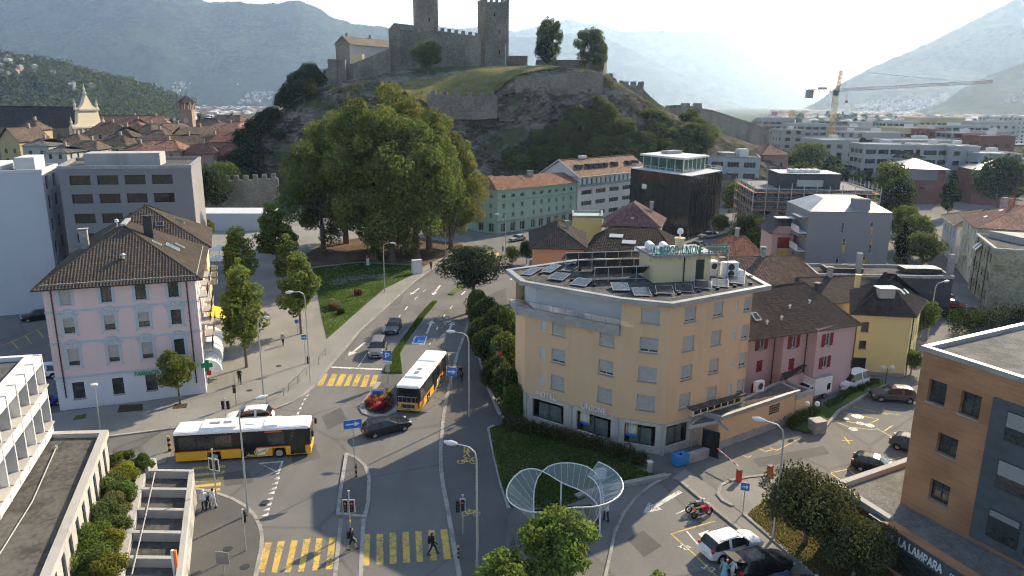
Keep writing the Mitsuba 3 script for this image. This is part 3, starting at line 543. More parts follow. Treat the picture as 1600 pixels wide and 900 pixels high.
stripes([[(-13.1, 95.5), (-11.7, 95.6), (-11.7, 92.5), (-13.1, 92.7)]], 'sign_blue', 'parking_field', 0.009)
def ground_text(s, px0, ang, h, m, z=0.013, stretch=1.0, width=None):
    t = meshkit.text_mesh(s, h, 0.002, bold=True); v = np.array(t.vertices); v[:, 1] *= stretch
    if width: v[:, 0] *= width / v[:, 0].max()
    c, s_ = math.cos(ang), math.sin(ang)
    w = np.column_stack([px0[0] + v[:, 0] * c - v[:, 1] * s_, px0[1] + v[:, 0] * s_ + v[:, 1] * c, z + v[:, 2]])
    k = numbered('road__lettering'); scene[k] = MB().add(w, t.faces).dict(m)
ground_text('P', (-12.8, 93), -0.15, 1.0, 'paint_white', stretch=1.05, width=0.9)
# yellow bicycle, walker and arrows on the path
def ring(c, r, w=0.05): return sg.Point(c).buffer(r + w).difference(sg.Point(c).buffer(r - w))
def bike_mark(c, s=1.0):
    x, y = c; L = lambda *p: sg.LineString([(x + a * s, y + b * s) for a, b in p]).buffer(0.06 * s)
    stripes([sg.MultiPolygon([g for q in (ring((x - 0.55 * s, y), 0.33 * s), ring((x + 0.55 * s, y), 0.33 * s), L((-0.55, 0), (-0.2, 0.6), (0.4, 0.6), (0.55, 0)), L((-0.2, 0.6), (0.0, 0.0), (0.4, 0.6)), L((-0.55, 0), (0, 0)), L((0.4, 0.6), (0.45, 0.85), (0.65, 0.85)), L((-0.35, 0.78), (-0.1, 0.78))) for g in getattr(q, 'geoms', [q])]).buffer(0)], 'paint_yellow', 'cycle_symbol', 0.03)
def walker_mark(c, s=1.0):
    x, y = c; L = lambda w, *p: sg.LineString([(x + a * s, y + b * s) for a, b in p]).buffer(w * s)
    P = shapely.union_all([sg.Point(x, y + 1.5 * s).buffer(0.13 * s), L(0.09, (0, 1.25), (0, 0.7)), L(0.06, (0, 0.7), (-0.3, 0)), L(0.06, (0, 0.7), (0.28, 0)), L(0.05, (0, 1.2), (-0.32, 0.85)), L(0.05, (0, 1.2), (0.32, 0.9))])
    stripes([P], 'paint_yellow', 'walker_symbol', 0.03)
bike_mark((-3.87, 59.42)); walker_mark((-3.98, 60.4)); bike_mark((-3.06, 50.93), 0.8); bike_mark((-20.98, 50.16), 0.7)
for q in ([(-4.32, 61.15), (-4.2, 61.15), (-4.24, 62.3), (-4.36, 62.3)], [(-3.91, 61.27), (-3.8, 61.27), (-3.88, 62.3), (-4, 62.3)]): stripes([q], 'paint_yellow', 'path_arrow', 0.03)
stripes([[(-20.7, 62.55), (-18.83, 63.86), (-17.07, 59.98), (-19.15, 58.58)], [(8.58, 47.67), (9.96, 48.82), (11, 46.83), (9.45, 45.46)], [(21.88, 60.38), (29.38, 63.11), (29.31, 61.53), (21.89, 58.69)], [(-19.3, 68.95), (-17.88, 71.34), (-16.52, 68.14), (-17.89, 65.79)], [(-24.92, 57.18), (-22.79, 57.71), (-21.6, 55.51), (-23.74, 54.91)], [(-21.4, 113.2), (-20.3, 119.2), (-18.8, 116.7), (-19.8, 110.1)]], 'path_asphalt', 'repair_patch', 0.004)
# car park bays
def lines(L, m='paint_yellow', w=0.13, name='bay_line', z=0.007):
    for q in L: stripes([strip(q, w)], m, name, z)
lines([[(15.71, 50.15), (12.79, 48.78), (11.98, 48.37)], [(11.98, 48.37), (13.2, 45.64), (14.12, 43.09)], [(13.2, 45.64), (14.59, 46.4)], [(27.83, 57.79), (28.22, 56.65)], [(27.88, 57.9), (30.8, 59.03), (35.47, 60.93)], [(29.69, 58.46), (29.94, 57.19)], [(33.88, 60.32), (34.33, 58.74)],
       [(32.63, 69.02), (35.94, 68.03), (37.57, 69.25)], [(36.3, 72.4), (39.04, 70.36)], [(34.65, 70.93), (37.57, 69.25)], [(38.89, 70.85), (40.22, 70.34)], [(32.69, 68.86), (33.68, 67.31), (36.05, 66.67)], [(36.26, 67.11), (36.92, 64.92)], [(36.65, 66.36), (38.29, 67.84)],
       [(24.17, 62.65), (24.64, 62.12), (28.04, 64.92)], [(31.59, 64.3), (32.68, 64.28)], [(32.2, 64.99), (32.07, 63.6)], [(21.03, 61.4), (21.5, 60.64), (21.96, 61.01)], [(22.92, 62.67), (23.54, 61.88), (24.27, 62.26)]])
lines([[(22.91, 50.96), (26.02, 53.82)], [(12.99, 51.18), (14.32, 52.1)], [(13.22, 48.78), (13.93, 46.01)]], 'paint_white')
lines([[(-66.6, 90.2), (-66.1, 92), (-66, 99)], [(-66.6, 92.5), (-63.6, 89.4)], [(-66.1, 94.7), (-63, 91.2)], [(-66, 97.2), (-63.1, 93.8)], [(-55.2, 78.9), (-53.1, 79.2)], [(-53.1, 76.7), (-51.6, 77.3)]])
stripes([[(14, 48.43), (14.89, 48.93), (15.16, 48.17), (14.26, 47.6)]], 'paint_white', 'bay_plate')
for q in ((1336,663), (1346,653), (1362,657), (1341,645), (1326,648)): pass
stripes([sg.Point((33.86, 66.85)).buffer(0.42), sg.Point((35.18, 68.2)).buffer(0.42), sg.Point((35.92, 67.72)).buffer(0.45), sg.Point((34.26, 69.31)).buffer(0.3), sg.Point((35.72, 69.93)).buffer(0.6)], 'paint_white', 'painted_dot')
ground_text('13', (12.03, 46.9), -0.75, 0.55, 'paint_white'); ground_text('12', (13.15, 44.38), -0.75, 0.55, 'paint_white')
for q in ((438,798), (787,870), (436,842), (419,846), (612,742)): pass
for c in ((-19.54, 52.26), (-18.16, 43.88), (-20.11, 45.95), (-28.1, 83.3), (-28.9, 75.5)):
    k = numbered('road__manhole_cover'); scene[k] = MB().lathe([(0, 0.125), (0.3, 0.125), (0.34, 0.12)], (*c, 0), 20).dict('dark_metal')
# ---- near buildings -------------------------------------------------------------------------------------------------------
mat('hotel_plaster', wallpaint((0.62, 0.415, 0.25), 0.86), 0.85, 0.2)
mat('pale_plaster', wallpaint((0.62, 0.50, 0.30), 0.8), 0.85, 0.2)
mat('rose_plaster', wallpaint((0.52, 0.36, 0.34), 0.86), 0.85, 0.2)
mat('pink_plaster', wallpaint((0.64, 0.50, 0.49), 0.88), 0.85, 0.2)
mat('blue_trim', wallpaint((0.40, 0.46, 0.50), 0.8), 0.85, 0.2)
mat('pale_blue_plaster', wallpaint((0.55, 0.58, 0.63), 0.85), 0.85, 0.2)
mat('yellow_plaster', wallpaint((0.64, 0.53, 0.23), 0.85), 0.85, 0.2)
mat('grey_plaster', wallpaint((0.235, 0.23, 0.24), 0.9), 0.85, 0.2)
mat('light_grey_plaster', wallpaint((0.50, 0.51, 0.54), 0.92), 0.85, 0.2)
def brick_fn(p, n, uv):
    r = dr.floor(p.z / 0.075); k = dr.floor((p.x + p.y * 0.7) / 0.25 + 0.5 * (r - 2 * dr.floor(r / 2)))
    c = cell_rand(k, r, 1); t = fbm(p.x * 0.4, p.y * 0.4, p.z * 0.4, 3)
    fz = p.z / 0.075 - r
    return mix(mix((0.26, 0.122, 0.062), (0.45, 0.24, 0.128), 0.3 * c + 0.7 * smoothstep(0.2, 0.8, t)), (0.28, 0.21, 0.16), smoothstep(0.86, 0.9, fz) * 0.35)
mat('brick', proc(brick_fn), 0.9, 0.2)
mat('slate_panel', speck((0.060, 0.072, 0.082), (0.082, 0.095, 0.105), 3.0), 0.6, 0.35)
mat('travertine', speck((0.52, 0.48, 0.42), (0.40, 0.37, 0.32), 1.3), 0.7, 0.3)
mat('roller_grey', speck((0.40, 0.385, 0.365), (0.34, 0.33, 0.31), 2.0), 0.6, 0.35)
mat('red_shutter', speck((0.24, 0.025, 0.03), (0.17, 0.02, 0.025), 1.0), 0.6, 0.3)
mat('solar_cell', speck((0.012, 0.014, 0.02), (0.03, 0.035, 0.05), 0.9), 0.18, 0.6)
mat('panel_back', (0.05, 0.05, 0.055), 0.5, 0.4)
mat('yellow_awning', (0.62, 0.42, 0.04), 0.8, 0.2)
mat('white_awning', (0.74, 0.73, 0.70), 0.8, 0.2)
mat('zinc', speck((0.34, 0.345, 0.35), (0.24, 0.245, 0.25), 1.5), 0.45, 0.5, 0.3)
mat('sign_green', (0.01, 0.22, 0.11), 0.5, 0.4); mat('sign_teal', (0.02, 0.16, 0.15), 0.5, 0.4)
mat('teal', (0.03, 0.23, 0.20), 0.5, 0.4); mat('letter_grey', (0.42, 0.41, 0.38), 0.5, 0.4)
mat('fabric_blue', (0.03, 0.20, 0.45), 0.6, 0.3)
def building(name, label, poly, z0, z1, wallm, wins=None, flat=True, parapet=0.35, coping='concrete', cope=0.3, out=0.1, deck='gravel_roof', cat='building', depth=0.18, col=None, group=None, **w):
    t = Thing(name, label, cat, group); mb = MB(); t.F = []
    n = len(poly); wins = wins or {}
    for i in range(n):
        rects = wins.get(i, []); opts = dict(w)
        if isinstance(rects, tuple): rects, o2 = rects; opts.update(o2)
        F = wall(mb, poly[i], poly[(i + 1) % n], z0, z1, rects, depth, col); t.F.append(F)
        for r in rects: window(t, F, r, depth, **opts)
    t.wall = t.part('wall', mb, wallm)
    if flat:
        P = sg.Polygon(poly)
        t.roof = t.part('roof', MB().prism(P.buffer(-0.02, join_style=2), z1 - parapet - 0.3, z1 - parapet, side=False), deck)
        ringp = P.buffer(out, join_style=2).difference(P.buffer(-cope, join_style=2))
        t.part('coping', MB().prism(ringp, z1 - parapet, z1 + 0.08, bottom=True), coping, up=t.roof)
    return t
# hotel
HA, HB, HC, HE = (1.3, 68.6), (9.74, 62.5), (13.75, 61.0), (22.43, 66.0); HP = [HA, HB, HC, HE, (22.9, 77.0), (8.6, 78.8), (0.4, 73.0)]
ht = Thing('hotel', 'large apricot hotel with grey roller shutters and solar panels on its flat roof', 'hotel')
rows = [(4.15, 5.6), (6.9, 8.3), (9.65, 11.05), (12.35, 13.75)]
up = MB(); gf = MB(); OUT = dict(frame_mat='white', sill='metal_grey', shutter_mat='roller_grey')
def hotel_side(A, B, cols, small=(), shop=None, floors=4, top=14.1):
    R = [(u0, u1, *rows[f]) for f in range(floors) for u0, u1 in cols]; S = [(u0, u1, rows[f][0] + 0.1, rows[f][1] - 0.2) for f in range(floors) for u0, u1 in small]
    F = wall(up, A, B, 3.0, top, R + S, 0.22)
    for i, r in enumerate(R): window(ht, F, r, 0.22, shutter=(0.98, 0.82, 0.86, 0.99, 0.8, 0.93)[(i * 5 + int(r[0] * 7)) % 6], **OUT)
    for r in S: window(ht, F, r, 0.12, bars=1, cross=3, pane='frosted_glass', name='glass_block_window')
    wall(gf, A, B, 0.0, 2.98, shop or [], 0.3)
    for r in shop or []:
        k = window(ht, F, r, 0.3, 'dark_metal', bars=1, fw=0.08, name='shop_window', pane='clear_glass')
        c = MB(); u0, u1, z0, z1 = r; m = 26
        for q in range(m):
            ua = u0 + (u1 - u0) * (0.15 + 0.7 * q / m); c.fbox(F, ua, ua + (u1 - u0) * 0.7 / m, -0.5 - 0.03 * (q % 2), -0.46 - 0.03 * (q % 2), z0, z1 - 0.45)
        ht.part('curtain', c, 'curtain', up=k)
    return F
FA = hotel_side(HA, HB, [(3.14, 4.67), (8.30, 9.83)], [(1.87, 2.38)], [(0.98, 4.67, 0.6, 2.6), (6.11, 9.83, 0.6, 2.6)], 3, 11.25)
FB = hotel_side(HB, HC, [(1.75, 3.40)], [], [(0.74, 3.6, 0.65, 2.65)])
FC = hotel_side(HC, HE, [(1.71, 3.05), (5.15, 6.35), (9.0, 9.95)], [(7.87, 8.29)], [(0.39, 3.05, 0.7, 2.7)])
FD = wall(up, HE, HP[4], 3.0, 14.1, [(u, u + 0.5, z, z + 0.8) for u in (3.0,) for z in (4.3, 7.1, 9.9, 12.5)], 0.2)
for z in (4.3, 7.1, 9.9, 12.5): window(ht, FD, (3.0, 3.5, z, z + 0.8), 0.2, bars=0)
for a, b in ((4, 5), (5, 6), (6, 0)): wall(up, HP[a], HP[b], 3.0, 14.1 if a < 6 else 11.25); wall(gf, HP[a], HP[b], 0.0, 2.98)
wall(gf, HE, HP[4], 0, 2.98)
o, a, nn = FA; iA, iB = np.array(HA) - nn * 1.3 + a * 0.4, np.array(HB) - nn * 1.3
ht.part('wall', up, 'hotel_plaster')
pen = MB(); wall(pen, iA, iB, 11.3, 14.1); wall(pen, np.array(HP[6]) + [0.9, 0.2], iA, 11.3, 14.1); wall(pen, iB, HB, 11.25, 14.1); ht.part('penthouse_wall', pen, 'light_grey_plaster', label='white recessed penthouse wall behind the balcony')
ht.part('ground_floor', gf, 'travertine')
for F, us in ((FA, (0.0, 5.3, 10.3)), (FB, (4.15,)), (FC, (3.4,))):
    for u in us: ht.part('pilaster', MB().fbox(F, u - 0.02, u + 0.34, 0.01, 0.12, 0.0, 3.0), 'concrete_light')
rp = sg.Polygon([(-0.6, 73.4), HA + np.array([-0.45, -0.35]), HB + np.array([-0.2, -0.45]), HC + np.array([0.05, -0.5]), (24.5, 67.2), (23.4, 77.6), (8.4, 79.5)])
hr = ht.part('roof', MB().prism(rp, 14.1, 14.35, bottom=True), 'gravel_roof')
ht.part('roof_edge', MB().prism(rp.buffer(0.06, join_style=2).difference(rp.buffer(-0.5, join_style=2)), 14.08, 14.5, bottom=True), 'zinc', up=hr)
bal = MB(); bal.fbox(FA, -0.9, 10.42, -1.2, 0.35, 11.25, 11.42); bal.fbox(FA, -0.9, 10.42, 0.22, 0.35, 11.0, 11.9)
bal.prism([(0.4, 73.0), (-0.3, 73.2), (0.4, 68.6), HA, (1.9, 69.5)], 11.0, 11.42)
bk = ht.part('balcony', bal, 'zinc')
rl = MB()
for i in range(9): rl.fbox(FA, -0.85 + i * 1.4, -0.80 + i * 1.4, 0.26, 0.31, 11.9, 12.55)
rl.fbox(FA, -0.85, 10.4, 0.26, 0.31, 12.52, 12.58); ht.part('railing', rl, 'metal_grey', up=bk)
rl = MB()
for i in range(9): rl.fbox(FA, -0.8 + i * 1.4, 0.52 + i * 1.4, 0.275, 0.295, 11.95, 12.45)
ht.part('railing_glass', rl, 'clear_glass', up=bk)
for F, us in ((FA, (5.35,)), (FB, (0.05,)), (FC, (0.02, 4.1, 7.3))):
    for u in us: ht.part('expansion_joint', MB().fbox(F, u, u + 0.035, 0.0, 0.012, 3.0, 11.2 if F is FA else 14.05), 'pale_plaster')
ht.part('lettering', text_on(FA, 'HOTEL', 1.6, 3.08, 0.55, 0.16, 0.06, width=2.3), 'sign_white'); ht.part('lettering', text_on(FA, 'UNIONE', 6.7, 3.08, 0.55, 0.16, 0.06, width=2.7), 'sign_white')
ht.part('house_number', text_on(FA, '1', 0.45, 2.45, 0.25, 0.02, 0.02), 'dark_metal')
for F, u in ((FA, 6.9), (FB, 1.35)):
    P = lambda pts, w: MB().add([[*(F[0] + F[1] * (u + x) + F[2] * w), 2.0 + z] for x, z in pts], [[0, i, i + 1] for i in range(1, len(pts) - 1)])
    st = [(0.55 * (1 if i % 2 else 0.72) * math.cos(i * math.pi / 12), 0.55 * (1 if i % 2 else 0.72) * math.sin(i * math.pi / 12)) for i in range(24)]
    ht.part('window_poster', P([(-0.55, -0.5), (0.55, -0.5), (0.55, 0.55), (-0.55, 0.55)], -0.262), 'paint_yellow'); ht.part('poster_star', P([(0, 0)] + st + st[:1], -0.258), 'paint_white'); ht.part('poster_band', P([(-0.55, -0.75), (0.55, -0.75), (0.55, -0.5), (-0.55, -0.5)], -0.26), 'sign_blue')
# hotel roof: lift block with sign, solar racks, roof panels
tt = Thing('stair_tower', 'yellow stair block with flat roof and dark door on the hotel roof', 'roof structure')
tw = [(13.6, 68.4), (19.3, 69.6), (18.5, 73.4), (12.8, 72.2)]; mb = MB(); Fs = []
for i in range(4): Fs.append(wall(mb, tw[i], tw[(i + 1) % 4], 14.36, 16.9, [(4.3, 5.2, 14.5, 16.5)] if i == 0 else []))
tt.part('wall', mb, 'pale_plaster'); tt.part('door', MB().fbox(Fs[0], 4.3, 5.2, -0.15, -0.1, 14.5, 16.5), 'dark_metal')
tt.part('roof', MB().prism(sg.Polygon(tw).buffer(0.35, join_style=2), 16.9, 17.15, bottom=True), 'zinc'); tt.part('downpipe', MB().fbox(Fs[0], 3.0, 3.1, 0.02, 0.12, 14.4, 16.9), 'dark_metal')
sgn = Thing('roof_sign', 'teal roof sign with hotel lettering on a steel rail', 'sign')
FS = frame((13.1, 67.9), (21.2, 69.6)); fr = MB(); fr.fbox(FS, 0, 8.2, -0.05, 0.05, 17.2, 17.28); fr.fbox(FS, 0, 8.2, -0.05, 0.05, 17.75, 17.8)
for i in range(9): fr.fbox(FS, i, i + 0.05, -0.05, 0.05, 16.6 if i < 7 else 14.4, 17.9); fr.tube([[*(FS[0] + FS[1] * i), 17.8], [*(FS[0] + FS[1] * i - FS[2] * 0.8), 17.15]], 0.025, 5)
sgn.part('rail', fr, 'metal_grey')
for wd, u, wdt in (('ALBERGO', 0.05, 2.7), ('UNIONE', 3.05, 2.2), ('HOTEL', 5.75, 2.2)): sgn.part('lettering', text_on(FS, wd, u, 17.22, 0.78, 0.1, 0.06, width=wdt), 'teal')
ch = Thing('roof_vent', 'round yellow roof vent with white mast on the stair block', 'vent'); c = MB().lathe([(0.45, 0), (0.45, 1.0), (0.55, 1.0), (0.55, 1.1), (0, 1.1)], (16.6, 71.5, 17.15), 14); ch.part('stack', c, 'pale_plaster'); ch.part('cowl', MB().lathe([(0.08, 1.1), (0.08, 1.5), (0.28, 1.5), (0.32, 1.75), (0.2, 2.0), (0, 2.05)], (16.6, 71.5, 17.15), 12), 'white_metal')
tub = MB().tube([(13.6, 70.0, 17.45), (13.6, 71.9, 17.45)], 0.42, 14); tub.tube([(15.0, 70.0, 17.42), (15.0, 71.9, 17.42)], 0.4, 14); single('roof_tank', 'pale cylindrical tanks lying on the stair block roof', 'tank', tub, 'white_metal', 40)
ac = Thing('air_conditioner', 'large white cooling unit beside the roof sign', 'air conditioner')
b = MB().box((21.6, 71.0, 15.15), (1.5, 0.9, 1.6), 0.2); ac.part('casing', b, 'white_metal')
for z in (14.8, 15.5): ac.part('fan', MB().tube([(21.55 + 0.1, 70.54, z), (21.55 + 0.11, 70.5, z)], 0.34, 16), 'dark_metal')
ac = Thing('air_conditioner', 'small white split cooling unit with two fans behind the large one', 'air conditioner')
ac.part('casing', MB().box((20.0, 71.6, 15.2), (0.9, 1.1, 1.5), 0.2), 'white_metal'); ac.part('fan', MB().tube([(20.0 + 0.1, 71.0, 15.5), (20.11, 70.97, 15.5)], 0.3, 16), 'dark_metal')
for i, (p, q, back) in enumerate((((5.6, 75.6), (14.2, 77.2), 1), ((6.6, 72.0), (15.3, 73.4), 1), ((7.9, 68.6), (16.2, 69.9), 1))):
    F = frame(p, q); L = math.hypot(q[0] - p[0], q[1] - p[1]); o, a, n = F
    t = Thing('solar_rack', ('rear', 'middle', 'front')[i] + 'most of three long tilted solar collector racks on the hotel roof', 'solar panel', 'solar collector racks')
    N = 6; pts = lambda u, w, z: [*(o + a * u + n * w), z]
    for k in range(N):
        u0, u1 = L * k / N + 0.03, L * (k + 1) / N - 0.03
        v = [pts(u0, -1.6, 14.75), pts(u1, -1.6, 14.75), pts(u1, 0.0, 15.75), pts(u0, 0.0, 15.75)]; nn3 = np.cross(np.array(v[1]) - v[0], np.array(v[3]) - v[0]); nn3 /= np.linalg.norm(nn3)
        t.part('panel', MB().add(v + [list(np.array(x) - nn3 * 0.09) for x in v], [[0, 3, 2, 1], [4, 5, 6, 7], [0, 1, 5, 4], [1, 2, 6, 5], [2, 3, 7, 6], [3, 0, 4, 7]]), 'panel_back')
    f = MB()
    for k in range(N + 1):
        u = min(max(L * k / N, 0.05), L - 0.05); f.tube([pts(u, 0.03, 14.36), pts(u, 0.03, 15.77)], 0.035, 6); f.tube([pts(u, 0.03, 15.2), pts(u, -1.2, 14.5)], 0.03, 6)
    f.tube([pts(0, 0.03, 15.78), pts(L, 0.03, 15.78)], 0.05, 6); f.tube([pts(0, 0.03, 14.6), pts(L, 0.03, 14.6)], 0.035, 6); t.part('stand', f, 'galvanised')
pan = [(2.0, 72.2, .5), (4.0, 73.1, .5), (6.1, 74.0, .5), (4.6, 69.6, .5), (6.6, 67.6, .5), (10.0, 65.6, .0), (11.7, 64.1, .0), (13.9, 64.6, .1), (15.9, 65.6, .15), (17.9, 66.6, .2), (19.8, 67.6, .25), (21.6, 68.6, .3), (22.6, 71.6, .3)]
ORD = 'first second third fourth fifth sixth seventh eighth ninth tenth eleventh twelfth thirteenth fourteenth fifteenth sixteenth seventeenth eighteenth nineteenth twentieth'.split()
for i, (x, y, r) in enumerate(pan):
    t = Thing('solar_collector', f'flat tilted solar panel on the hotel roof, {ORD[i]} counted from the balcony corner', 'solar panel', 'tilted panels on the hotel roof')
    w, l = (1.1, 2.6) if i < 3 else (1.6, 1.9); c, s = math.cos(-r), math.sin(-r)
    v = [np.array([x + (ax * w / 2) * c - (ay * l / 2) * s, y + (ax * w / 2) * s + (ay * l / 2) * c, 14.45 + (ay + 1) * 0.13 + (0.08 if i % 2 else 0)]) for ax, ay in ((-1, -1), (1, -1), (1, 1), (-1, 1))]
    d = np.array([0, 0, 0.06]); t.part('panel', MB().add(v + [q + d for q in v], [[3, 2, 1, 0], [4, 5, 6, 7], [0, 1, 5, 4], [1, 2, 6, 5], [2, 3, 7, 6], [3, 0, 4, 7]]), 'zinc')
    k = [q + d + [0, 0, 0.004] for q in v]; cen = sum(k) / 4; t.part('cell_field', MB().add([cen + (q - cen) * 0.93 for q in k], [[0, 1, 2, 3]]), 'solar_cell')
    b = MB().box((v[2] + v[3]) / 2 + [0, 0, -0.16], (w * 0.8, 0.08, 0.3), -r); t.part('foot', b, 'black'); t.part('ballast', MB().lathe([(0.16, -0.12), (0.2, -0.02), (0.2, 0.1), (0, 0.12)], (x + 0.75 * w, y - 0.6, 14.47), 10), 'black')
# hotel annex with entrance canopy
an = [(19.14, 62.2), (28.57, 68.62), (27.6, 70.6), HE, (17.6, 63.2)]
t = building('hotel_annex', 'low apricot entrance wing with flat gravel roof beside the hotel', an, 0.0, 3.1, 'hotel_plaster', flat=False)
t.part('plinth', MB().prism(strip([an[0], an[1]], 0.16), 0.0, 0.75), 'concrete')
rr = t.part('roof', MB().prism(sg.Polygon(an).buffer(0.25, join_style=2), 3.1, 3.3, bottom=True), 'gravel_roof'); t.part('coping', MB().prism(sg.Polygon(an).buffer(0.3, join_style=2).difference(sg.Polygon(an).buffer(-0.05, join_style=2)), 3.05, 3.42, bottom=True), 'zinc', up=rr)
FN = frame(an[0], an[1]); gm = MB()
for i in range(5):
    for j in range(4): gm.fbox(FN, 7.3 + i * 0.32, 7.55 + i * 0.32, 0.0, 0.03, 1.7 + j * 0.24, 1.87 + j * 0.24)
t.part('wall_grille', gm, 'dark_metal')
can = [(16.6, 61.7), (15.9, 60.6), (19.07, 61.94), (19.4, 60.3), (18.3, 63.5)]
rk = t.part('entrance_canopy', MB().prism(can, 2.75, 3.02, bottom=True), 'concrete_light'); t.part('canopy_top', MB().prism(sg.Polygon(can).buffer(-0.15), 3.02, 3.04), 'gravel_roof', up=rk)
cl = MB(); F1 = frame((15.2, 62.0), (21.6, 66.0)); cl.fbox(F1, 1.0, 8.2, -0.9, 0.9, 4.0, 4.18); t.part('clerestory_roof', cl, 'gravel_roof'); cw = MB(); cw.fbox(F1, 1.2, 8.0, -0.8, 0.7, 3.3, 4.0); k = t.part('clerestory', cw, 'pale_plaster')
for i in range(7): t.part('clerestory_window', MB().fbox(F1, 1.4 + i * 0.9, 2.1 + i * 0.9, 0.70, 0.72, 3.5, 3.85), 'glass_dark', up=k)
dk = frame((17.4, 61.2), (18.9, 60.0)); dd = MB(); dd.fbox(dk, 0.0, 1.6, -0.1, 0.0, 0.1, 2.6); t.part('entrance_door', dd, 'glass_dark')
ac = Thing('air_conditioner', 'white condenser with round fan on the annex roof', 'air conditioner'); ac.part('casing', MB().box((*(24.65, 68.27), 3.9), (1.0, 0.5, 1.1), 0.5), 'white_metal'); ac.part('fan', MB().tube([(*(np.array((24.65, 68.27)) + [0.1, -0.28]), 4.0), (*(np.array((24.65, 68.27)) + [0.115, -0.3]), 4.0)], 0.33, 16), 'dark_metal')
t = building('garage', 'low apricot garage with dark roof behind the annex', [(28.63, 68.62), (31.0, 70.2), (28.9, 73.0), (27.7, 70.5)], 0.0, 2.7, 'hotel_plaster')
t = Thing('lean_to', 'small rose wing with sloping brown roof below the red shutters', 'building')
lt = [(29.1, 72.9), (32.2, 75.3), (31.6, 76.6), (29.2, 75.6)]; mb = MB()
for i in range(4): wall(mb, lt[i], lt[(i + 1) % 4], 0, 2.9)
t.part('wall', mb, 'rose_plaster'); q = [np.array([*p]) for p in sg.Polygon(lt).buffer(0.3, join_style=2).exterior.coords[:4]]; rf = MB(); v = [[*p, 2.95 + (0.9 if np.dot(p - np.array(lt[0]), np.array([0.4, 1.0])) > 1.5 else 0)] for p in q]; rf.add(v, [[0, 1, 2, 3]], (0.07, 0.055, 0.05)); t.part('roof', rf, 'roofing')
# rose house with red shutters: three stepped fronts
RW = dict(frame_mat='white', leaves='red_shutter', sill='concrete')
rh = Thing('rose_house', 'rose house with dark red shutters and brown tiled roof', 'house'); mb = MB()
steps = [(24.6, 72.6), (28.1, 74.6), (28.7, 73.5), (31.8, 75.3), (32.5, 74.2), (38.0, 77.4), (33.2, 86.0), (21.5, 79.4)]
zt = 8.1
zr = [(0.9, 2.2), (3.4, 4.7), (5.9, 7.3)]
for i in range(8):
    A, B = steps[i], steps[(i + 1) % 8]; R = []
    if i in (0, 2, 4): L = math.hypot(B[0] - A[0], B[1] - A[1]); c0 = {0: 2.1, 2: 1.6, 4: 1.7}[i]; R = [(c0 - 0.45, c0 + 0.45, *z) for z in zr]
    F = wall(mb, A, B, 0, zt, R, 0.16)
    for k, r in enumerate(R):
        if i in (0, 2) and k == 1: rh.part('closed_shutter', MB().fbox(F, r[0], r[1], -0.08, -0.02, r[2], r[3]), 'red_shutter', label='closed dark red shutters of the rose house')
        else: window(rh, F, r, 0.16, **RW)
    if i in (1, 3, 5): rh.part('downpipe', MB().tube([[*(np.array(A) + [0.05, -0.12]), 0.1], [*(np.array(A) + [0.05, -0.12]), zt]], 0.06, 6), 'dark_metal')
rh.part('wall', mb, 'rose_plaster')
rk, fc, R0, R1, E = tiled_roof(rh, [(24.2, 71.4), (37.6, 77.0), (33.4, 86.2), (20.6, 80.6)], 8.15, 3.4, 0.55, 0.55, (0.060, 0.045, 0.042), 0.30, 0.36, 0.05, seed=3)
skylight(rh, rk, fc[0], 0.12, 0.42, 0.6, 0.9); chimney(rh, rk, 26.0, 79.0, 10.3, 12.4, 0.55, 0.55, 'concrete', 0.4); chimney(rh, rk, 34.6, 80.5, 9.6, 11.4, 0.4, 0.4, 'dark_metal', 0.4)
for s, h in ((0.35, 0.3), (0.5, 0.5), (0.2, 0.25), (0.75, 0.55)): p, u, v, nn = on_face(fc[0], s, h, 0.05); rh.part('roof_vent', MB().lathe([(0.1, 0), (0.1, 0.3), (0.2, 0.32), (0.05, 0.5), (0, 0.5)], p, 8), 'galvanised', up=rk)
# yellow house
yh = building('yellow_house', 'yellow house with hipped dark roof and a single dark garage door', [(40.1, 82.3), (46.28, 81.3), (51.2, 88.2), (44.6, 92.4)], 0, 7.9, 'yellow_plaster',
    {0: ([(0.9, 1.75, 5.3, 6.5), (0.9, 1.7, 3.2, 4.2)], dict(frame_mat='dark_metal', sill='concrete')), 1: [(u, u + 0.9, z, z + 1.4) for u in (1.0, 3.6, 6.2) for z in (1.0, 3.4, 5.9)]}, flat=False, frame_mat='white')
yh.part('garage_door', MB().fbox(yh.F[0], 0.3, 1.9, -0.02, 0.03, 0.1, 2.1), 'black'); yh.part('plinth', MB().prism(strip([(40.1, 82.25), (46.3, 81.25)], 0.12), 0, 0.45), 'concrete')
rk, fc, R0, R1, E = tiled_roof(yh, [(40.1, 82.3), (46.28, 81.3), (51.2, 88.2), (44.6, 92.4)], 7.9, 3.5, 0.5, 1.0, (0.055, 0.045, 0.042), 0.30, 0.36, 0.05, seed=4)
dm = MB(); p, u, v, nn = on_face(fc[0], 0.42, 0.5, 0); dm.box(p + [0, -0.2, 0.25], (1.7, 1.2, 1.1)); dk = yh.part('dormer', dm, 'concrete_light', up=rk); yh.part('dormer_roof', MB().box(p + [0, -0.3, 0.88], (2.3, 1.7, 0.1)), 'zinc', up=rk); chimney(yh, rk, 42.0, 86.5, 9.6, 11.0, 0.5, 0.5, 'yellow_plaster')
for f, s, h in ((1, 0.3, 0.5), (1, 0.6, 0.45)): skylight(yh, rk, fc[2 if f == 1 else 0], s, h, 0.6, 0.6)
yh.part('downpipe', MB().tube([(46.45, 81.15, 0.1), (46.45, 81.15, 7.7)], 0.06, 6), 'dark_metal')
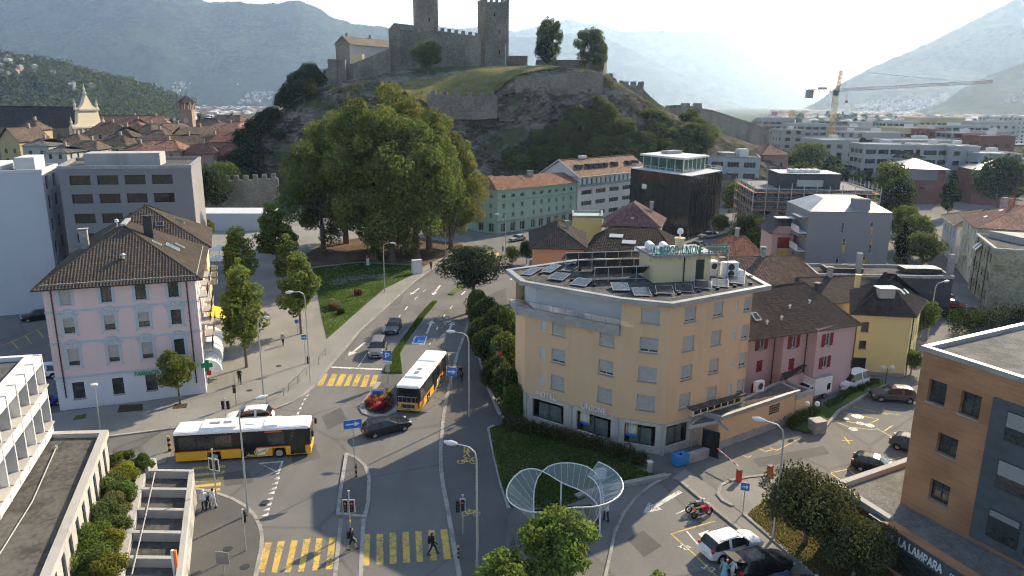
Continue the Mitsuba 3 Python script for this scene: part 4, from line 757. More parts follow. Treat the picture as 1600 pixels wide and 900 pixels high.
# brick building with restaurant wing
BC_, BD, BE = (27.79, 46.89), (29.95, 42.35), (35.5, 31.0); BB = (47.6, 57.6)
bk = building('brick_building', 'tall orange brick block with flat gravel roof and slate coloured bay', [BC_, (29.95, 42.35), (36.0, 29.7), (56.0, 39.2), (47.4, 57.3)], 0.0, 15.3, 'brick',
    {0: ([(1.9, 3.3, 8.5, 9.9), (1.9, 3.3, 5.0, 6.5), (0.75, 2.0, 11.7, 13.3), (3.0, 4.3, 11.7, 13.3)], dict(frame_mat='dark_metal', cross=1, sill='concrete'))}, depth=0.35, parapet=0.25, coping='zinc', cope=0.28, out=0.12, deck='pale_gravel')
bk.part('cornice', MB().prism(sg.Polygon([BC_, BD, (36, 29.7), (56, 39.2), (47.4, 57.3)]).buffer(0.07, join_style=2).difference(sg.Polygon([BC_, BD, (36, 29.7), (56, 39.2), (47.4, 57.3)])), 14.55, 14.7, bottom=True), 'brick')
FQ = frame((29.95, 42.35), (36.0, 29.7)); sl = MB(); sl.fbox(FQ, 0.02, 13.9, 0.0, 0.14, 3.95, 13.6); bay = bk.part('slate_bay', sl, 'slate_panel', label='dark slate coloured bay of the brick block')
for z in (4.6, 8.0, 11.2):
    for u in (1.0, 3.3, 5.8, 8.3):
        r = (u, u + 1.9, z, z + 1.9); f = MB(); f.fbox(FQ, r[0], r[1], 0.145, 0.2, r[2], r[3]); k = bk.part('bay_window', f, 'dark_metal', up=bay)
        g = MB(); g.fbox(FQ, u + 0.08, u + 0.92, 0.2, 0.21, z + 0.08, z + 0.85); g.fbox(FQ, u + 1.0, u + 1.82, 0.2, 0.21, z + 0.08, z + 0.85); bk.part('bay_glass', g, 'glass_room', up=bay)
        s = MB(); hh = 0.95 if z > 5 else 0.4
        for q in range(8): s.fbox(FQ, u + 0.06, u + 1.84, 0.2, 0.235, z + 1.86 - (q + 1) * hh / 8, z + 1.85 - q * hh / 8 - 0.012)
        bk.part('bay_blind', s, 'grey_shutter', up=bay)
rw = Thing('restaurant_wing', 'low brick restaurant wing with gravel roof and lettered slate fascia', 'restaurant'); mb = MB()
LP = [(24.09, 48.86), (30.9, 30.5), (36.0, 29.7), BD, BC_, (31.6, 52.9)]
for i in range(6): wall(mb, LP[i], LP[(i + 1) % 6], 0, 3.6)
rw.part('wall', mb, 'brick'); P = sg.Polygon(LP); rr = rw.part('roof', MB().prism(P, 3.4, 3.6, side=False), 'pale_gravel')
cp = strip([LP[5], LP[0], tuple(np.array(LP[0]) + (np.array(LP[1]) - LP[0]) * 0.25)], 0.5)
rw.part('coping', MB().prism(cp, 3.5, 4.0, bottom=True), 'concrete_light', up=rr)
FL = frame(LP[0], LP[1]); L = math.hypot(LP[1][0] - LP[0][0], LP[1][1] - LP[0][1])
fa = MB(); fa.fbox(FL, 3.7, L, 0.15, 0.75, 2.75, 3.75); fk = rw.part('fascia', fa, 'slate_panel'); rw.part('fascia_edge', MB().fbox(FL, 4.9, L, -0.1, 0.72, 3.76, 3.84), 'brick', up=fk)
rw.part('lettering', text_on(FL, 'LA LAMPARA', 6.3, 3.0, 0.55, 0.79, 0.05, width=3.3), 'sign_white', up=fk)
rw.part('lettering', text_on(FL, 'Ristorante', 4.2, 3.1, 0.36, 0.79, 0.03, bold=False, width=1.7), 'sign_white', up=fk); rw.part('lettering', text_on(FL, 'Pizzeria', 10.1, 3.05, 0.36, 0.79, 0.03, bold=False, width=1.4), 'sign_white', up=fk)
sh = MB(); sh.fbox(FL, 4.0, 9.0, 0.01, 0.05, 0.5, 2.7); sh.fbox(FL, 10.6, L - 0.6, 0.01, 0.05, 0.5, 2.7); rw.part('shop_window', sh, 'glass_room')
lp = FL[0] + FL[1] * 10.0 + FL[2] * 0.5; k = rw.part('globe_lamp', mikit.ply(trimesh.creation.icosphere(3, 0.27).apply_translation([*lp, 2.2]), 'finish_white', smooth=True), None); rw.part('lamp_arm', MB().tube([[*(lp - FL[2] * 0.5), 2.2], [*lp, 2.2]], 0.03, 6), 'dark_metal')
# pharmacy: pink apartment house
PA, PB = (-46.43, 69.88), (-33.34, 74.71); pd = np.array([-4.83, 13.09]) / 13.95
PC, PD = tuple(np.array(PB) + pd * 17), tuple(np.array(PA) + pd * 17)
ph = Thing('apartment_house', 'pale pink apartment house with ornate grey window frames and brown tiled roof', 'house')
top = MB(); base = MB(); ZB = 3.55
RT = [(1.43, 2.38, 11.15, 12.77), (5.08, 6.02, 11.15, 12.77), (8.21, 9.21, 11.15, 12.77), (11.30, 12.27, 11.15, 12.77), (1.43, 2.38, 8.19, 9.76), (5.08, 6.02, 8.19, 9.76), (8.21, 9.21, 8.19, 9.76), (11.30, 12.27, 8.19, 9.76), (1.43, 2.38, 4.74, 6.53), (5.08, 6.02, 4.74, 6.53), (8.21, 9.21, 4.74, 6.53), (11.30, 12.27, 4.74, 6.53)]
RG = [(1.38, 2.47, 1.10, 2.91), (5.03, 6.09, 1.10, 2.91), (8.18, 9.27, 1.10, 2.91)]
F = wall(top, PA, PB, ZB, 13.3, RT, 0.2); wall(base, PA, PB, 0, ZB - 0.02, RG, 0.2); FP = F
for i, r in enumerate(RT):
    k = window(ph, F, r, 0.2, 'dark_metal', bars=1, cross=2 if i > 3 else 0, fw=0.07, sill='blue_trim', shutter=(0.98 if i == 0 else 0.62 if i in (4, 5, 6) else 0.75 if i > 7 and i < 11 else 0.0), shutter_mat='roller_grey')
    u0, u1, z0, z1 = r; sr = MB(); sr.fbox(F, u0 - 0.28, u0 - 0.01, 0.004, 0.06, z0 - 0.12, z1 + 0.05); sr.fbox(F, u1 + 0.01, u1 + 0.28, 0.004, 0.06, z0 - 0.12, z1 + 0.05); sr.fbox(F, u0 - 0.32, u1 + 0.32, 0.004, 0.07, z1 + 0.05, z1 + 0.32)
    if i > 3:
        um = (u0 + u1) / 2; sr.fbox(F, u0 - 0.5, u1 + 0.5, 0.004, 0.09, z1 + 0.32, z1 + 0.46)
        for q in range(14):
            g = q * 2 * math.pi / 14; g2 = g + 2 * math.pi / 14; P = lambda a, s: [*(F[0] + F[1] * (um + math.cos(a) * s) + F[2] * 0.095), z1 + 0.66 + math.sin(a) * s * 0.55]
            sr.quad(P(g, 0.42), P(g2, 0.42), P(g2, 0.6), P(g, 0.6))
        for s in (-1, 1): sr.fbox(F, um + s * 0.72 - 0.12, um + s * 0.72 + 0.12, 0.004, 0.08, z0 - 0.34, z0 - 0.12)
    ph.part('surround', sr, 'blue_trim', up=k)
for r in RG: window(ph, F, r, 0.2, 'dark_metal', bars=1, cross=1, fw=0.07, sill='concrete')
side = [(u, u + 1.0, z, z + 1.6) for u in (1.6, 4.8, 8.0, 11.2, 14.2) for z in (4.5, 7.5, 10.6)]
F2 = wall(top, PB, PC, ZB, 13.3, side, 0.2); wall(base, PB, PC, 0, ZB - 0.02)
for r in side: window(ph, F2, r, 0.2, 'white', bars=1)
for a, b in ((PC, PD), (PD, PA)): wall(top, a, b, ZB, 13.3); wall(base, a, b, 0, ZB - 0.02)
ph.part('wall', top, 'pink_plaster'); ph.part('ground_floor', base, 'pale_blue_plaster')
bd = MB()
for z in (10.4, 7.1, 12.75): bd.fbox(F, -0.05, 14.0, 0.005, 0.07, z, z + 0.2); bd.fbox(F2, 0.02, 17.0, 0.005, 0.07, z, z + 0.2)
bd.fbox(F, -0.1, 14.05, 0.01, 0.14, ZB - 0.1, ZB + 0.08); ph.part('string_course', bd, 'blue_trim')
ph.part('cornice', MB().fbox(F, -0.1, 14.05, 0.0, 0.25, 13.1, 13.4).fbox(F2, 0.0, 17.0, 0.0, 0.25, 13.1, 13.4), 'concrete_light')
for u in (0.75, 13.1): ph.part('downpipe', MB().tube([[*(F[0] + F[1] * u + F[2] * 0.14), 1.4], [*(F[0] + F[1] * u + F[2] * 0.14), 13.2]], 0.065, 6), 'dark_metal')
ph.part('lettering', text_on(F, 'FARMACIA SAN ROCCO', 7.2, ZB - 0.62, 0.42, 0.05, 0.05, width=5.2), 'sign_green')
for j, (u, z) in enumerate([(u, z) for u in (3.6, 9.0, 13.5) for z in (4.2, 7.2, 10.3)]):
    b = MB(); b.fbox(F2, u - 1.5, u + 1.5, 0.0, 1.0, z, z + 0.15); k = ph.part('balcony', b, 'concrete_light'); r = MB()
    for i in range(13): r.fbox(F2, u - 1.45 + i * 0.24, u - 1.42 + i * 0.24, 0.94, 0.97, z + 0.15, z + 1.05)
    r.fbox(F2, u - 1.5, u + 1.5, 0.93, 0.98, z + 1.02, z + 1.07); ph.part('balcony_railing', r, 'dark_metal', up=k)
rk, fc, R0, R1, E = tiled_roof(ph, [PB, PC, PD, PA], 13.4, 4.4, 0.75, 1.0, (0.080, 0.066, 0.054), 0.30, 0.36, 0.06, seed=5, var=0.22)
for s, h, w, l in ((0.42, 0.42, 1.6, 1.4),): skylight(ph, rk, fc[0], s, h, w, l)
skylight(ph, rk, fc[0], 0.2, 0.6, 0.8, 0.9); skylight(ph, rk, fc[0], 0.62, 0.35, 0.7, 0.9)
cx, cy = R0[:2] + np.array([2.0, 1.2]); chimney(ph, rk, cx, cy, 16.2, 18.6, 0.9, 0.6, 'dark_metal', 0.35); cx, cy = R0[:2] + np.array([-4.2, -0.6]); chimney(ph, rk, cx, cy, 15.4, 17.4, 0.8, 0.6, 'concrete', 0.35)
p, u, v, nn = on_face(fc[3], 0.52, 0.42, 0.05); ph.part('roof_vent', MB().lathe([(0.15, 0), (0.15, 0.4), (0.3, 0.42), (0.1, 0.6), (0, 0.6)], p, 8), 'galvanised', up=rk)
p, u, v, nn = on_face(fc[2], 0.72, 0.5, 0.1); ph.part('roof_mast', MB().tube([p, p + [0, 0, 1.8]], 0.05, 6).lathe([(0.0, 1.7), (0.25, 1.8), (0.2, 2.1), (0, 2.2)], p, 8), 'white_metal', up=rk)
rail = MB()
for a in (0.1, 0.9):
    q = R0 * (1 - a) + R1 * a; rail.tube([q, q + [0, 0, 0.5]], 0.04, 6)
rail.box((R0 + R1) / 2 + [0, 0, 0.25], (0.5, 4.4, 0.18), math.atan2(pd[1], pd[0]) - math.pi / 2); ph.part('ridge_walkway', rail, 'galvanised', up=rk)
# pharmacy cross
t = Thing('pharmacy_cross', 'green pharmacy cross projecting from the corner of the pink house', 'sign'); c = np.array(PB) + np.array([0.5, -0.3]); fx = frame(c - np.array([0.6, 0.2]), c + np.array([0.6, 0.2])); m = MB(); m.fbox(fx, 0.05, 1.2, -0.1, 0.1, 3.2, 3.65); m.fbox(fx, 0.4, 0.85, -0.1, 0.1, 2.83, 4.0); t.part('cross', m, 'sign_green'); t.part('red_panel', MB().fbox(fx, 0.5, 1.0, -0.1, 0.1, 2.3, 2.8), 'sign_red')
# awnings on the street side
for j, u in enumerate((1.6, 5.0, 8.4, 11.8)):
    t = Thing('shop_awning', ('first', 'second', 'third', 'fourth')[j] + ' round white awning from the pharmacy corner', 'awning', 'round white awnings along the pink house'); m = MB(); N = 7
    for s in range(N):
        a0, a1 = math.pi / 2 * s / N, math.pi / 2 * (s + 1) / N; Q = lambda uu, a: [*(F2[0] + F2[1] * uu + F2[2] * (0.05 + 1.7 * math.sin(a))), 1.9 + 1.5 * math.cos(a)]
        m.quad(Q(u, a0), Q(u + 2.9, a0), Q(u + 2.9, a1), Q(u, a1))
        for e in (u, u + 2.9): m.add([[*(F2[0] + F2[1] * e + F2[2] * 0.05), 1.9], Q(e, a0), Q(e, a1)], [[0, 1, 2]])
    t.part('canvas', m, 'white_awning'); t.part('frame', MB().tube([[*(F2[0] + F2[1] * u + F2[2] * 1.75), 1.9], [*(F2[0] + F2[1] * (u + 2.9) + F2[2] * 1.75), 1.9]], 0.03, 6), 'metal_grey')
t = Thing('yellow_awning', 'bright yellow awning stretched over the promenade side', 'awning'); m = MB(); Q = lambda uu, w, z: [*(F2[0] + F2[1] * uu + F2[2] * w), z]
m.add([Q(15.5, 0.1, 4.6), Q(21, 0.1, 4.6), Q(21, 3.4, 3.5), Q(15.5, 3.4, 3.5), Q(15.5, 3.4, 3.2), Q(21, 3.4, 3.2)], [[0, 1, 2, 3], [3, 2, 5, 4]]); t.part('canvas', m, 'yellow_awning'); t.part('frame', MB().tube([Q(15.5, 0.1, 4.55), Q(15.5, 3.4, 3.45), Q(21, 3.4, 3.45), Q(21, 0.1, 4.55)], 0.04, 6), 'metal_grey')
# second brown-roofed house behind
b2 = [tuple(np.array(PA) + pd * 20.5), tuple(np.array(PB) + pd * 20.5 + (0.3, 0.1)), tuple(np.array(PB) + pd * 35), tuple(np.array(PA) + pd * 35)]
t = building('apartment_house', 'second brown roofed house behind the pink one with cream street front', b2, 0, 13.0, 'pale_plaster', {1: [(u, u + 1.0, z, z + 1.6) for u in (1.5, 5, 8.5, 12) for z in (1.2, 4.5, 7.5, 10.6)]}, flat=False)
rk, fc, R0, R1, E = tiled_roof(t, b2, 13.0, 4.4, 0.7, 1.0, (0.085, 0.070, 0.057), 0.33, 0.4, 0.06, seed=6, var=0.22); skylight(t, rk, fc[0], 0.75, 0.55, 0.8, 0.8); skylight(t, rk, fc[2], 0.5, 0.5, 0.9, 1.3)
for j in range(3):
    F = t.F[1]; u = 2.5 + j * 4.6; b = MB(); b.fbox(F, u - 1.4, u + 1.4, 0, 1.0, 7.2, 7.35); k = t.part('balcony', b, 'concrete_light'); r = MB().fbox(F, u - 1.4, u + 1.4, 0.92, 0.96, 7.35, 8.3); t.part('balcony_railing', r, 'dark_metal', up=k)
for j, (x, y) in enumerate(((-58.3, 143), (-54.9, 133.2))):
    tt = Thing('parasol', ('far', 'near')[j] + ' white square parasol beside the second brown roofed house', 'parasol', 'white parasols on the promenade'); tt.part('canopy', MB().add([[x - 2, y - 2, 2.6], [x + 2, y - 2, 2.6], [x + 2, y + 2, 2.6], [x - 2, y + 2, 2.6], [x, y, 3.4]], [[0, 1, 4], [1, 2, 4], [2, 3, 4], [3, 0, 4]]), 'white_awning'); tt.part('pole', MB().tube([(x, y, 0.1), (x, y, 3.3)], 0.04, 6), 'metal_grey')
# grey block and tall pale block behind
t = building('apartment_block', 'dark grey flat roofed block with wide black windows and glazed balconies', [(-66.0, 107.0), (-48.3, 110.7), (-54.0, 128.0), (-73.5, 124.0)], 0, 21.7, 'grey_plaster',
    {0: ([r for r in [(1.30, 4.12, 18.99, 20.38), (5.02, 7.88, 18.99, 20.38), (8.75, 11.59, 18.99, 20.38), (12.48, 15.37, 18.99, 20.38), (1.30, 4.12, 16.26, 17.66), (5.02, 7.88, 16.26, 17.66), (8.75, 11.59, 16.26, 17.66), (12.48, 15.37, 16.26, 17.66), (1.30, 4.12, 13.32, 14.76), (5.02, 7.88, 13.32, 14.76), (8.75, 11.59, 13.32, 14.76), (1.30, 4.12, 10.48, 11.83)]], dict(frame_mat='dark_metal', bars=2, pane='glass_dark'))}, depth=0.35, coping='zinc', cope=0.3, parapet=0.4)
t.part('roof_screen', MB().prism([(-65.5, 113.0), (-55.0, 115.3), (-56.5, 120.5), (-67.0, 118)], 21.2, 23.2), 'concrete_light')
F = t.F[0]
for z in (11.9, 8.6): b = MB(); b.fbox(F, 10.3, 14.0, 0.0, 1.2, z - 1.0, z - 0.85); k = t.part('balcony', b, 'dark_metal'); t.part('balcony_railing', MB().fbox(F, 10.3, 14.0, 1.14, 1.18, z - 0.85, z + 0.25), 'glass_dark', up=k)
T2 = [(-68.6, 107.2), (-72.5, 117.5), (-105.0, 105.0), (-100.5, 92.5)]
t = building('apartment_block', 'tall pale grey block with windowless front at the left edge', T2, 0, 21.2, 'light_grey_plaster', {0: ([(u, u + 2.2, z, z + 2.1) for u in (1.6, 6.4) for z in (1.5, 4.9, 8.3, 11.7, 15.1, 18.0)], dict(frame_mat='metal_grey', pane='glass_dark'))}, coping='white', depth=0.3)
t.part('roof_storey', MB().prism([(-98, 97), (-74, 106.5), (-76, 112.5), (-100, 103)], 20.9, 22.2), 'light_grey_plaster'); t.part('roof_storey', MB().prism([(-72.5, 107.5), (-70.3, 108.6), (-72.5, 114.5), (-74.7, 113.7)], 20.9, 22.9), 'white')
# white office with concrete grid and terrace
wt = Thing('office_building', 'white modernist office with projecting concrete grid front and dark gravel roof', 'building')
WA, WB = (-35.64, 51.2), (-29.7, 33.6)
WR_ = [WA, (-46.5, 48.6), (-41, 30), WB]; P = sg.Polygon(WR_)
F = frame(WB, WA); L = math.hypot(WB[0] - WA[0], WB[1] - WA[1]); mb = MB(); wall(mb, WB, WA, 6.0, 12.6); wall(mb, WA, WR_[1], 0, 12.6); wall(mb, WR_[1], WR_[2], 0, 12.6); wall(mb, WR_[2], WB, 0, 12.6)
wt.part('wall', mb, 'concrete_light'); rr = wt.part('roof', MB().prism(P, 12.2, 12.4, side=False), 'gravel_roof'); wt.part('coping', MB().prism(P.buffer(0.15, join_style=2).difference(P.buffer(-0.3, join_style=2)), 12.3, 12.72, bottom=True), 'white', up=rr)
nb = 9; bw = L / nb
for i in range(nb + 1): wt.part('concrete_fin', MB().fbox(F, i * bw - 0.08, i * bw + 0.08, 0.0, 0.75, 6.3, 12.7), 'white')
for j, z in enumerate((6.7, 9.7)):
    for i in range(nb):
        u0, u1 = i * bw + 0.1, (i + 1) * bw - 0.1; wt.part('spandrel', MB().fbox(F, u0, u1, 0.1, 0.72, z - 0.4, z + 0.55), 'white'); wt.part('sun_shelf', MB().fbox(F, u0, u1, 0.05, 0.95, z + 0.6, z + 0.7), 'concrete_light')
        f = MB().fbox(F, u0 + 0.1, u1 - 0.1, 0.02, 0.1, z + 0.8, z + 2.2); k = wt.part('window', f, 'metal_grey'); wt.part('pane', MB().fbox(F, u0 + 0.2, u1 - 0.2, 0.1, 0.11, z + 0.9, z + 2.1), 'glass_dark' if (i + j) % 3 else 'white_awning', up=k)
for i in range(nb): wt.part('roof_panel', MB().fbox(F, i * bw + 0.1, (i + 1) * bw - 0.1, 0.1, 0.7, 11.95, 12.65), 'white')
LWP = [(-31.13, 51.68), (-35.9, 51.3), (-30.0, 33.4), (-24.4, 33.2)]
lw = Thing('office_wing', 'low office wing with dark gravel roof and pale edge', 'building'); P = sg.Polygon(LWP); mb = MB(); FW = frame(LWP[3], LWP[0]); LL = math.hypot(LWP[3][0] - LWP[0][0], LWP[3][1] - LWP[0][1])
wall(mb, LWP[3], LWP[0], 0, 6.2); wall(mb, LWP[0], LWP[1], 0, 6.2); wall(mb, LWP[1], LWP[2], 0, 6.2); wall(mb, LWP[2], LWP[3], 0, 6.2); lw.part('wall', mb, 'light_grey_plaster'); rr = lw.part('roof', MB().prism(P, 5.9, 6.1, side=False), 'gravel_roof')
lw.part('coping', MB().prism(P.buffer(0.2, join_style=2).difference(P.buffer(-0.35, join_style=2)), 6.0, 6.45, bottom=True), 'concrete_light', up=rr)
for i in range(10):
    u = i * LL / 10; lw.part('wall_panel', MB().fbox(FW, u + 0.08, u + LL / 10 * 0.62, 0.05, 0.16, 3.6, 5.95), 'concrete_light'); lw.part('glazing', MB().fbox(FW, u + LL / 10 * 0.66, u + LL / 10 - 0.05, 0.04, 0.07, 3.6, 5.9), 'glass_dark')
single('lightning_rod', 'thin pale conductor rod lying on the office wing roof', 'rod', MB().tube([(*(-33.48, 49.27), 6.2), (*(-30.51, 41.86), 6.17), (*(-28.63, 35.74), 6.17)], 0.04, 6).lathe([(0.1, 0), (0.1, 0.25), (0, 0.3)], (*(-33.48, 49.27), 6.1), 8), 'concrete_light')
# roof terrace: planters, gravel bays and beams
P0, P1, P2, P3 = np.array((-24.64, 51.24)), np.array((-19.91, 38.42)), np.array((-23.63, 38.46)), np.array((-28.47, 51.3))
ter = Thing('roof_terrace', 'single storey terrace with concrete beams over gravel bays', 'terrace'); lefts = [(-31.0, 51.5), (-24.3, 33.3)]
body = [tuple(P0), tuple(P0 + [-0.2, 0.8]), (-30.9, 51.6), (-24.2, 33.2), (P1[0] + 2.0, 33.4), tuple(P1)]
mb = MB(); mb.prism(sg.Polygon(body).buffer(0), 0.0, 2.75); ter.part('body', mb, 'concrete')
bays = 6; d = P1 - P0
for i in range(bays):
    a0, a1 = i / bays * 1.3, (i + 1) / bays * 1.3; q = [P3 + (P2 - P3) * a0, P0 + d * a0, P0 + d * a1, P3 + (P2 - P3) * a1]
    ter.part('gravel_bay', MB().prism(sg.Polygon(q).buffer(-0.2, join_style=2), 2.7, 2.78), 'gravel_roof'); ter.part('beam', MB().prism(strip([q[0], q[1]], 0.32), 2.75, 3.4), 'concrete_light')
ter.part('edge_beam', MB().prism(strip([P0 + d * -0.01, P0 + d * 1.3], 0.34), 2.76, 3.42), 'concrete_light'); ter.part('walk_edge', MB().prism(strip([P3, P3 + (P2 - P3) * 1.3], 0.55), 2.76, 3.38), 'concrete_light')
mid = lambda t: (np.array([-30.6, 51.2]) * (1 - t) + np.array([-24.6, 33.2]) * t)
pq = [mid(0.0), mid(0.95), P3 + (P2 - P3) * 1.25 + [-0.3, 0], P3 + [-0.35, 0.2]]; ter.part('planter_soil', MB().prism(pq, 2.7, 3.15), 'soil')
w0 = np.array((-28.04, 51.78)); ter.part('planter_wall', MB().prism(strip([P3 + [-1.3, 1.0], P3 + [0.4, 1.2], P3 + [0.5, -0.3]], 0.3), 2.7, 3.7), 'concrete_light')
single('marker_post', 'orange and white striped post at the terrace edge', 'post', MB().box((*(-20.37, 39.16), 3.7), (0.16, 0.16, 1.7), col=(0.75, 0.22, 0.06)).box((*(np.array((-20.37, 39.16)) + [-0.17, 0]), 3.7), (0.14, 0.16, 1.75), col=(0.7, 0.7, 0.68)), 'painted')
single('lightning_rod', 'thin pale rod running along the terrace bays', 'rod', MB().tube([(*(-27.23, 50.8), 3.46), (*(-24.93, 44.58), 3.46), (*(-22.69, 38.32), 3.46)], 0.04, 6), 'concrete_light')
# ---- trees, hedges, bushes ------------------------------------------------------------------------------------------------
def leaf_cloud(C, R, n, size, col, seed, zs=0.85, var=0.36, up=0.25, fill=0.5):
    """n folded leaves in the clumps C (k,3) of radii R, most of them in each clump's outer shell"""
    r = np.random.default_rng(seed); C = np.asarray(C, float); R = np.asarray(R, float)
    k = r.choice(len(C), n, p=R ** 2 / (R ** 2).sum()); d = r.normal(size=(n, 3)); d /= np.linalg.norm(d, axis=1, keepdims=True)
    rad = R[k] * (fill + (1.08 - fill) * r.random(n) ** 0.6); p = C[k] + d * rad[:, None] * [1, 1, zs]
    nrm = d * 0.8 + r.normal(size=(n, 3)) * 0.55 + [0, 0, up]; nrm /= np.linalg.norm(nrm, axis=1, keepdims=True)
    a = np.cross(nrm, r.normal(size=(n, 3))); a /= np.linalg.norm(a, axis=1, keepdims=True); b = np.cross(nrm, a)
    s = size * (0.65 + 0.7 * r.random((n, 1)))
    v = np.stack([p - a * s * 0.5, p + b * s * 0.36 + nrm * s * 0.1, p + a * s * 0.55 - nrm * s * 0.08, p - b * s * 0.36 + nrm * s * 0.1], 1).reshape(-1, 3)
    i = np.arange(n)[:, None] * 4
    tone = (1 + var * r.normal(size=len(C)) * 0.5)[k] * (1 + var * (r.random(n) - 0.5) * 1.6); warm = r.random(n)[:, None] ** 3 * 0.5
    c = np.array(col) * tone[:, None]; c = c * (1 - warm) + np.array([col[0] * 1.9, col[1] * 1.35, col[2]]) * warm
    m = MB(); m.add(v, np.concatenate([i + [[0, 1, 2]], i + [[0, 2, 3]]])); m.c = [np.repeat(np.clip(c, 0.004, 0.6), 4, 0)]
    return m
def leaf_dict(m):
    v, f = m.mesh(); return mikit.ply((v, f), 'finish_leaf', smooth=False, color=np.vstack(m.c))
def crown_points(r, k, rx, rz, zc, shape='broad', core=0.45):
    d = r.normal(size=(k, 3)); d /= np.linalg.norm(d, axis=1, keepdims=True); q = core + (1 - core) * r.random((k, 1)) ** 0.5
    q *= 0.78 + 0.34 * r.random((k, 1))
    p = d * q * [rx, rx, rz]
    t = (p[:, 2] / rz + 1) / 2
    if shape == 'cone': p[:, :2] *= (1.35 - 1.15 * t)[:, None]
    if shape == 'column': p[:, :2] *= (0.75 + 0.5 * np.sin(np.clip(t, 0, 1) * np.pi))[:, None]
    if shape == 'egg': p[:, :2] *= (1.15 - 0.5 * t)[:, None]
    return p + [0, 0, zc]
def limbs(h0, h1, r0, C, rr, k=7, lean=(0, 0)):
    m = MB(); top = np.array([lean[0], lean[1], h1]); mid = np.array([lean[0] * 0.3, lean[1] * 0.3, h0])
    m.tube([[0, 0, -0.3], [0, 0, 0.25], mid * [1, 1, 0.6] , mid, (mid + top) / 2, top], [r0 * 1.5, r0 * 1.08, r0 * 0.95, r0 * 0.85, r0 * 0.5, r0 * 0.12], 9)
    for i in rr.choice(len(C), min(k, len(C)), replace=False):
        c = np.asarray(C[i]); s = mid + (top - mid) * rr.random() * 0.6; b = (s + c) / 2 + [0, 0, 0.12 * np.linalg.norm(c - s)]
        m.tube([s, b, c], [r0 * 0.45, r0 * 0.3, r0 * 0.08], 6)
    return m
KINDS = {}
def kind(name, h, rx, trunk, k, n, leaf, col, seed, shape='broad', r0=0.2, clump=0.36, fill=0.5, lean=(0, 0), core=0.45):
    r = np.random.default_rng(seed); rz = (h - trunk) / 2; C = crown_points(r, k, rx * 0.8, rz * 0.85, trunk + rz, shape, core); R = rx * clump * (0.65 + 0.6 * r.random(k))
    C[:, 0] += lean[0] * C[:, 2] / h; C[:, 1] += lean[1] * C[:, 2] / h
    if shape in ('cone', 'column'): R *= np.clip(1.25 - 0.6 * (C[:, 2] - trunk) / (h - trunk), 0.5, 1.3)
    scene[name + '_model'] = {'type': 'shapegroup', 'trunk': limbs(trunk, trunk + rz * 1.3, r0, C, r, 7, lean).dict('bark', 40), 'crown': leaf_dict(leaf_cloud(C, R, n, leaf, col, seed, fill=fill))}
    KINDS[name] = h
def plant(kindname, name, xy, h, label, group=None, z=0.0, cat='tree', wide=1.0, turn=None):
    key = numbered(name); s = h / KINDS[kindname]
    scene[key] = {'type': 'instance', 'to_world': T().translate([xy[0], xy[1], z]).rotate([0, 0, 1], (turn if turn is not None else (xy[0] * 37 + xy[1] * 91) % 360)).scale([s * wide, s * wide, s]), 'shapegroup': {'type': 'ref', 'id': kindname + '_model'}}
    labels[key] = {'label': label, 'category': cat}
    if group: labels[key]['group'] = group
    return key
GREEN, DARK, OLIVE, YELLOW = (0.070, 0.105, 0.024), (0.028, 0.052, 0.018), (0.085, 0.105, 0.030), (0.12, 0.15, 0.03)
kind('plane_tree', 35, 11.5, 3.0, 85, 34000, 0.55, (0.165, 0.20, 0.055), 41, 'egg', 0.75, 0.215, 0.5)
kind('plane_tree_olive', 35, 11.0, 1.4, 80, 34000, 0.55, (0.18, 0.195, 0.055), 59, 'egg', 0.75, 0.225, 0.5)
kind('plane_tree_wide', 32, 12.5, 1.8, 85, 34000, 0.55, (0.14, 0.19, 0.055), 42, 'broad', 0.75, 0.22, 0.5)
kind('street_tree', 11, 2.7, 2.2, 42, 6500, 0.34, (0.16, 0.215, 0.055), 43, 'egg', 0.16, 0.36)
kind('street_tree_slim', 11, 2.1, 2.0, 40, 6000, 0.33, (0.14, 0.195, 0.05), 44, 'cone', 0.15, 0.40)
kind('maple', 6, 1.9, 1.9, 24, 3600, 0.24, (0.14, 0.18, 0.045), 45, 'egg', 0.09, 0.34, core=0.6)
kind('oak', 5.4, 3.0, 1.2, 46, 12000, 0.20, (0.085, 0.10, 0.045), 46, 'broad', 0.17, 0.34)
kind('young_maple', 7.0, 3.2, 2.0, 52, 6500, 0.30, (0.17, 0.24, 0.06), 47, 'broad', 0.12, 0.20, 0.3, core=0.35)
kind('cedar', 10.5, 5.0, 4.5, 34, 9000, 0.34, (0.042, 0.062, 0.036), 48, 'broad', 0.28, 0.30)
kind('round_tree', 9, 4.2, 1.8, 40, 5200, 0.42, (0.105, 0.145, 0.042), 49, 'broad', 0.22)
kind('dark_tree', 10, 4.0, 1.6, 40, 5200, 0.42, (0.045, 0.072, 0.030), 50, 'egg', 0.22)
kind('conifer', 14, 3.2, 1.5, 44, 4200, 0.48, (0.025, 0.045, 0.020), 51, 'cone', 0.2, 0.36)
kind('far_tree', 9, 4.0, 1.0, 20, 1100, 0.85, (0.105, 0.14, 0.045), 52, 'broad', 0.25)
kind('far_dark_tree', 12, 3.4, 1.0, 18, 1000, 0.85, (0.04, 0.062, 0.03), 53, 'egg', 0.25)
kind('far_conifer', 15, 3.2, 1.0, 20, 900, 0.85, (0.022, 0.040, 0.020), 54, 'cone', 0.25)
kind('thick_shrub', 5, 2.6, 0.3, 44, 6500, 0.27, (0.06, 0.09, 0.034), 57, 'egg', 0.1)
kind('pale_shrub', 5, 2.6, 0.3, 44, 6500, 0.30, (0.10, 0.145, 0.04), 58, 'egg', 0.1)
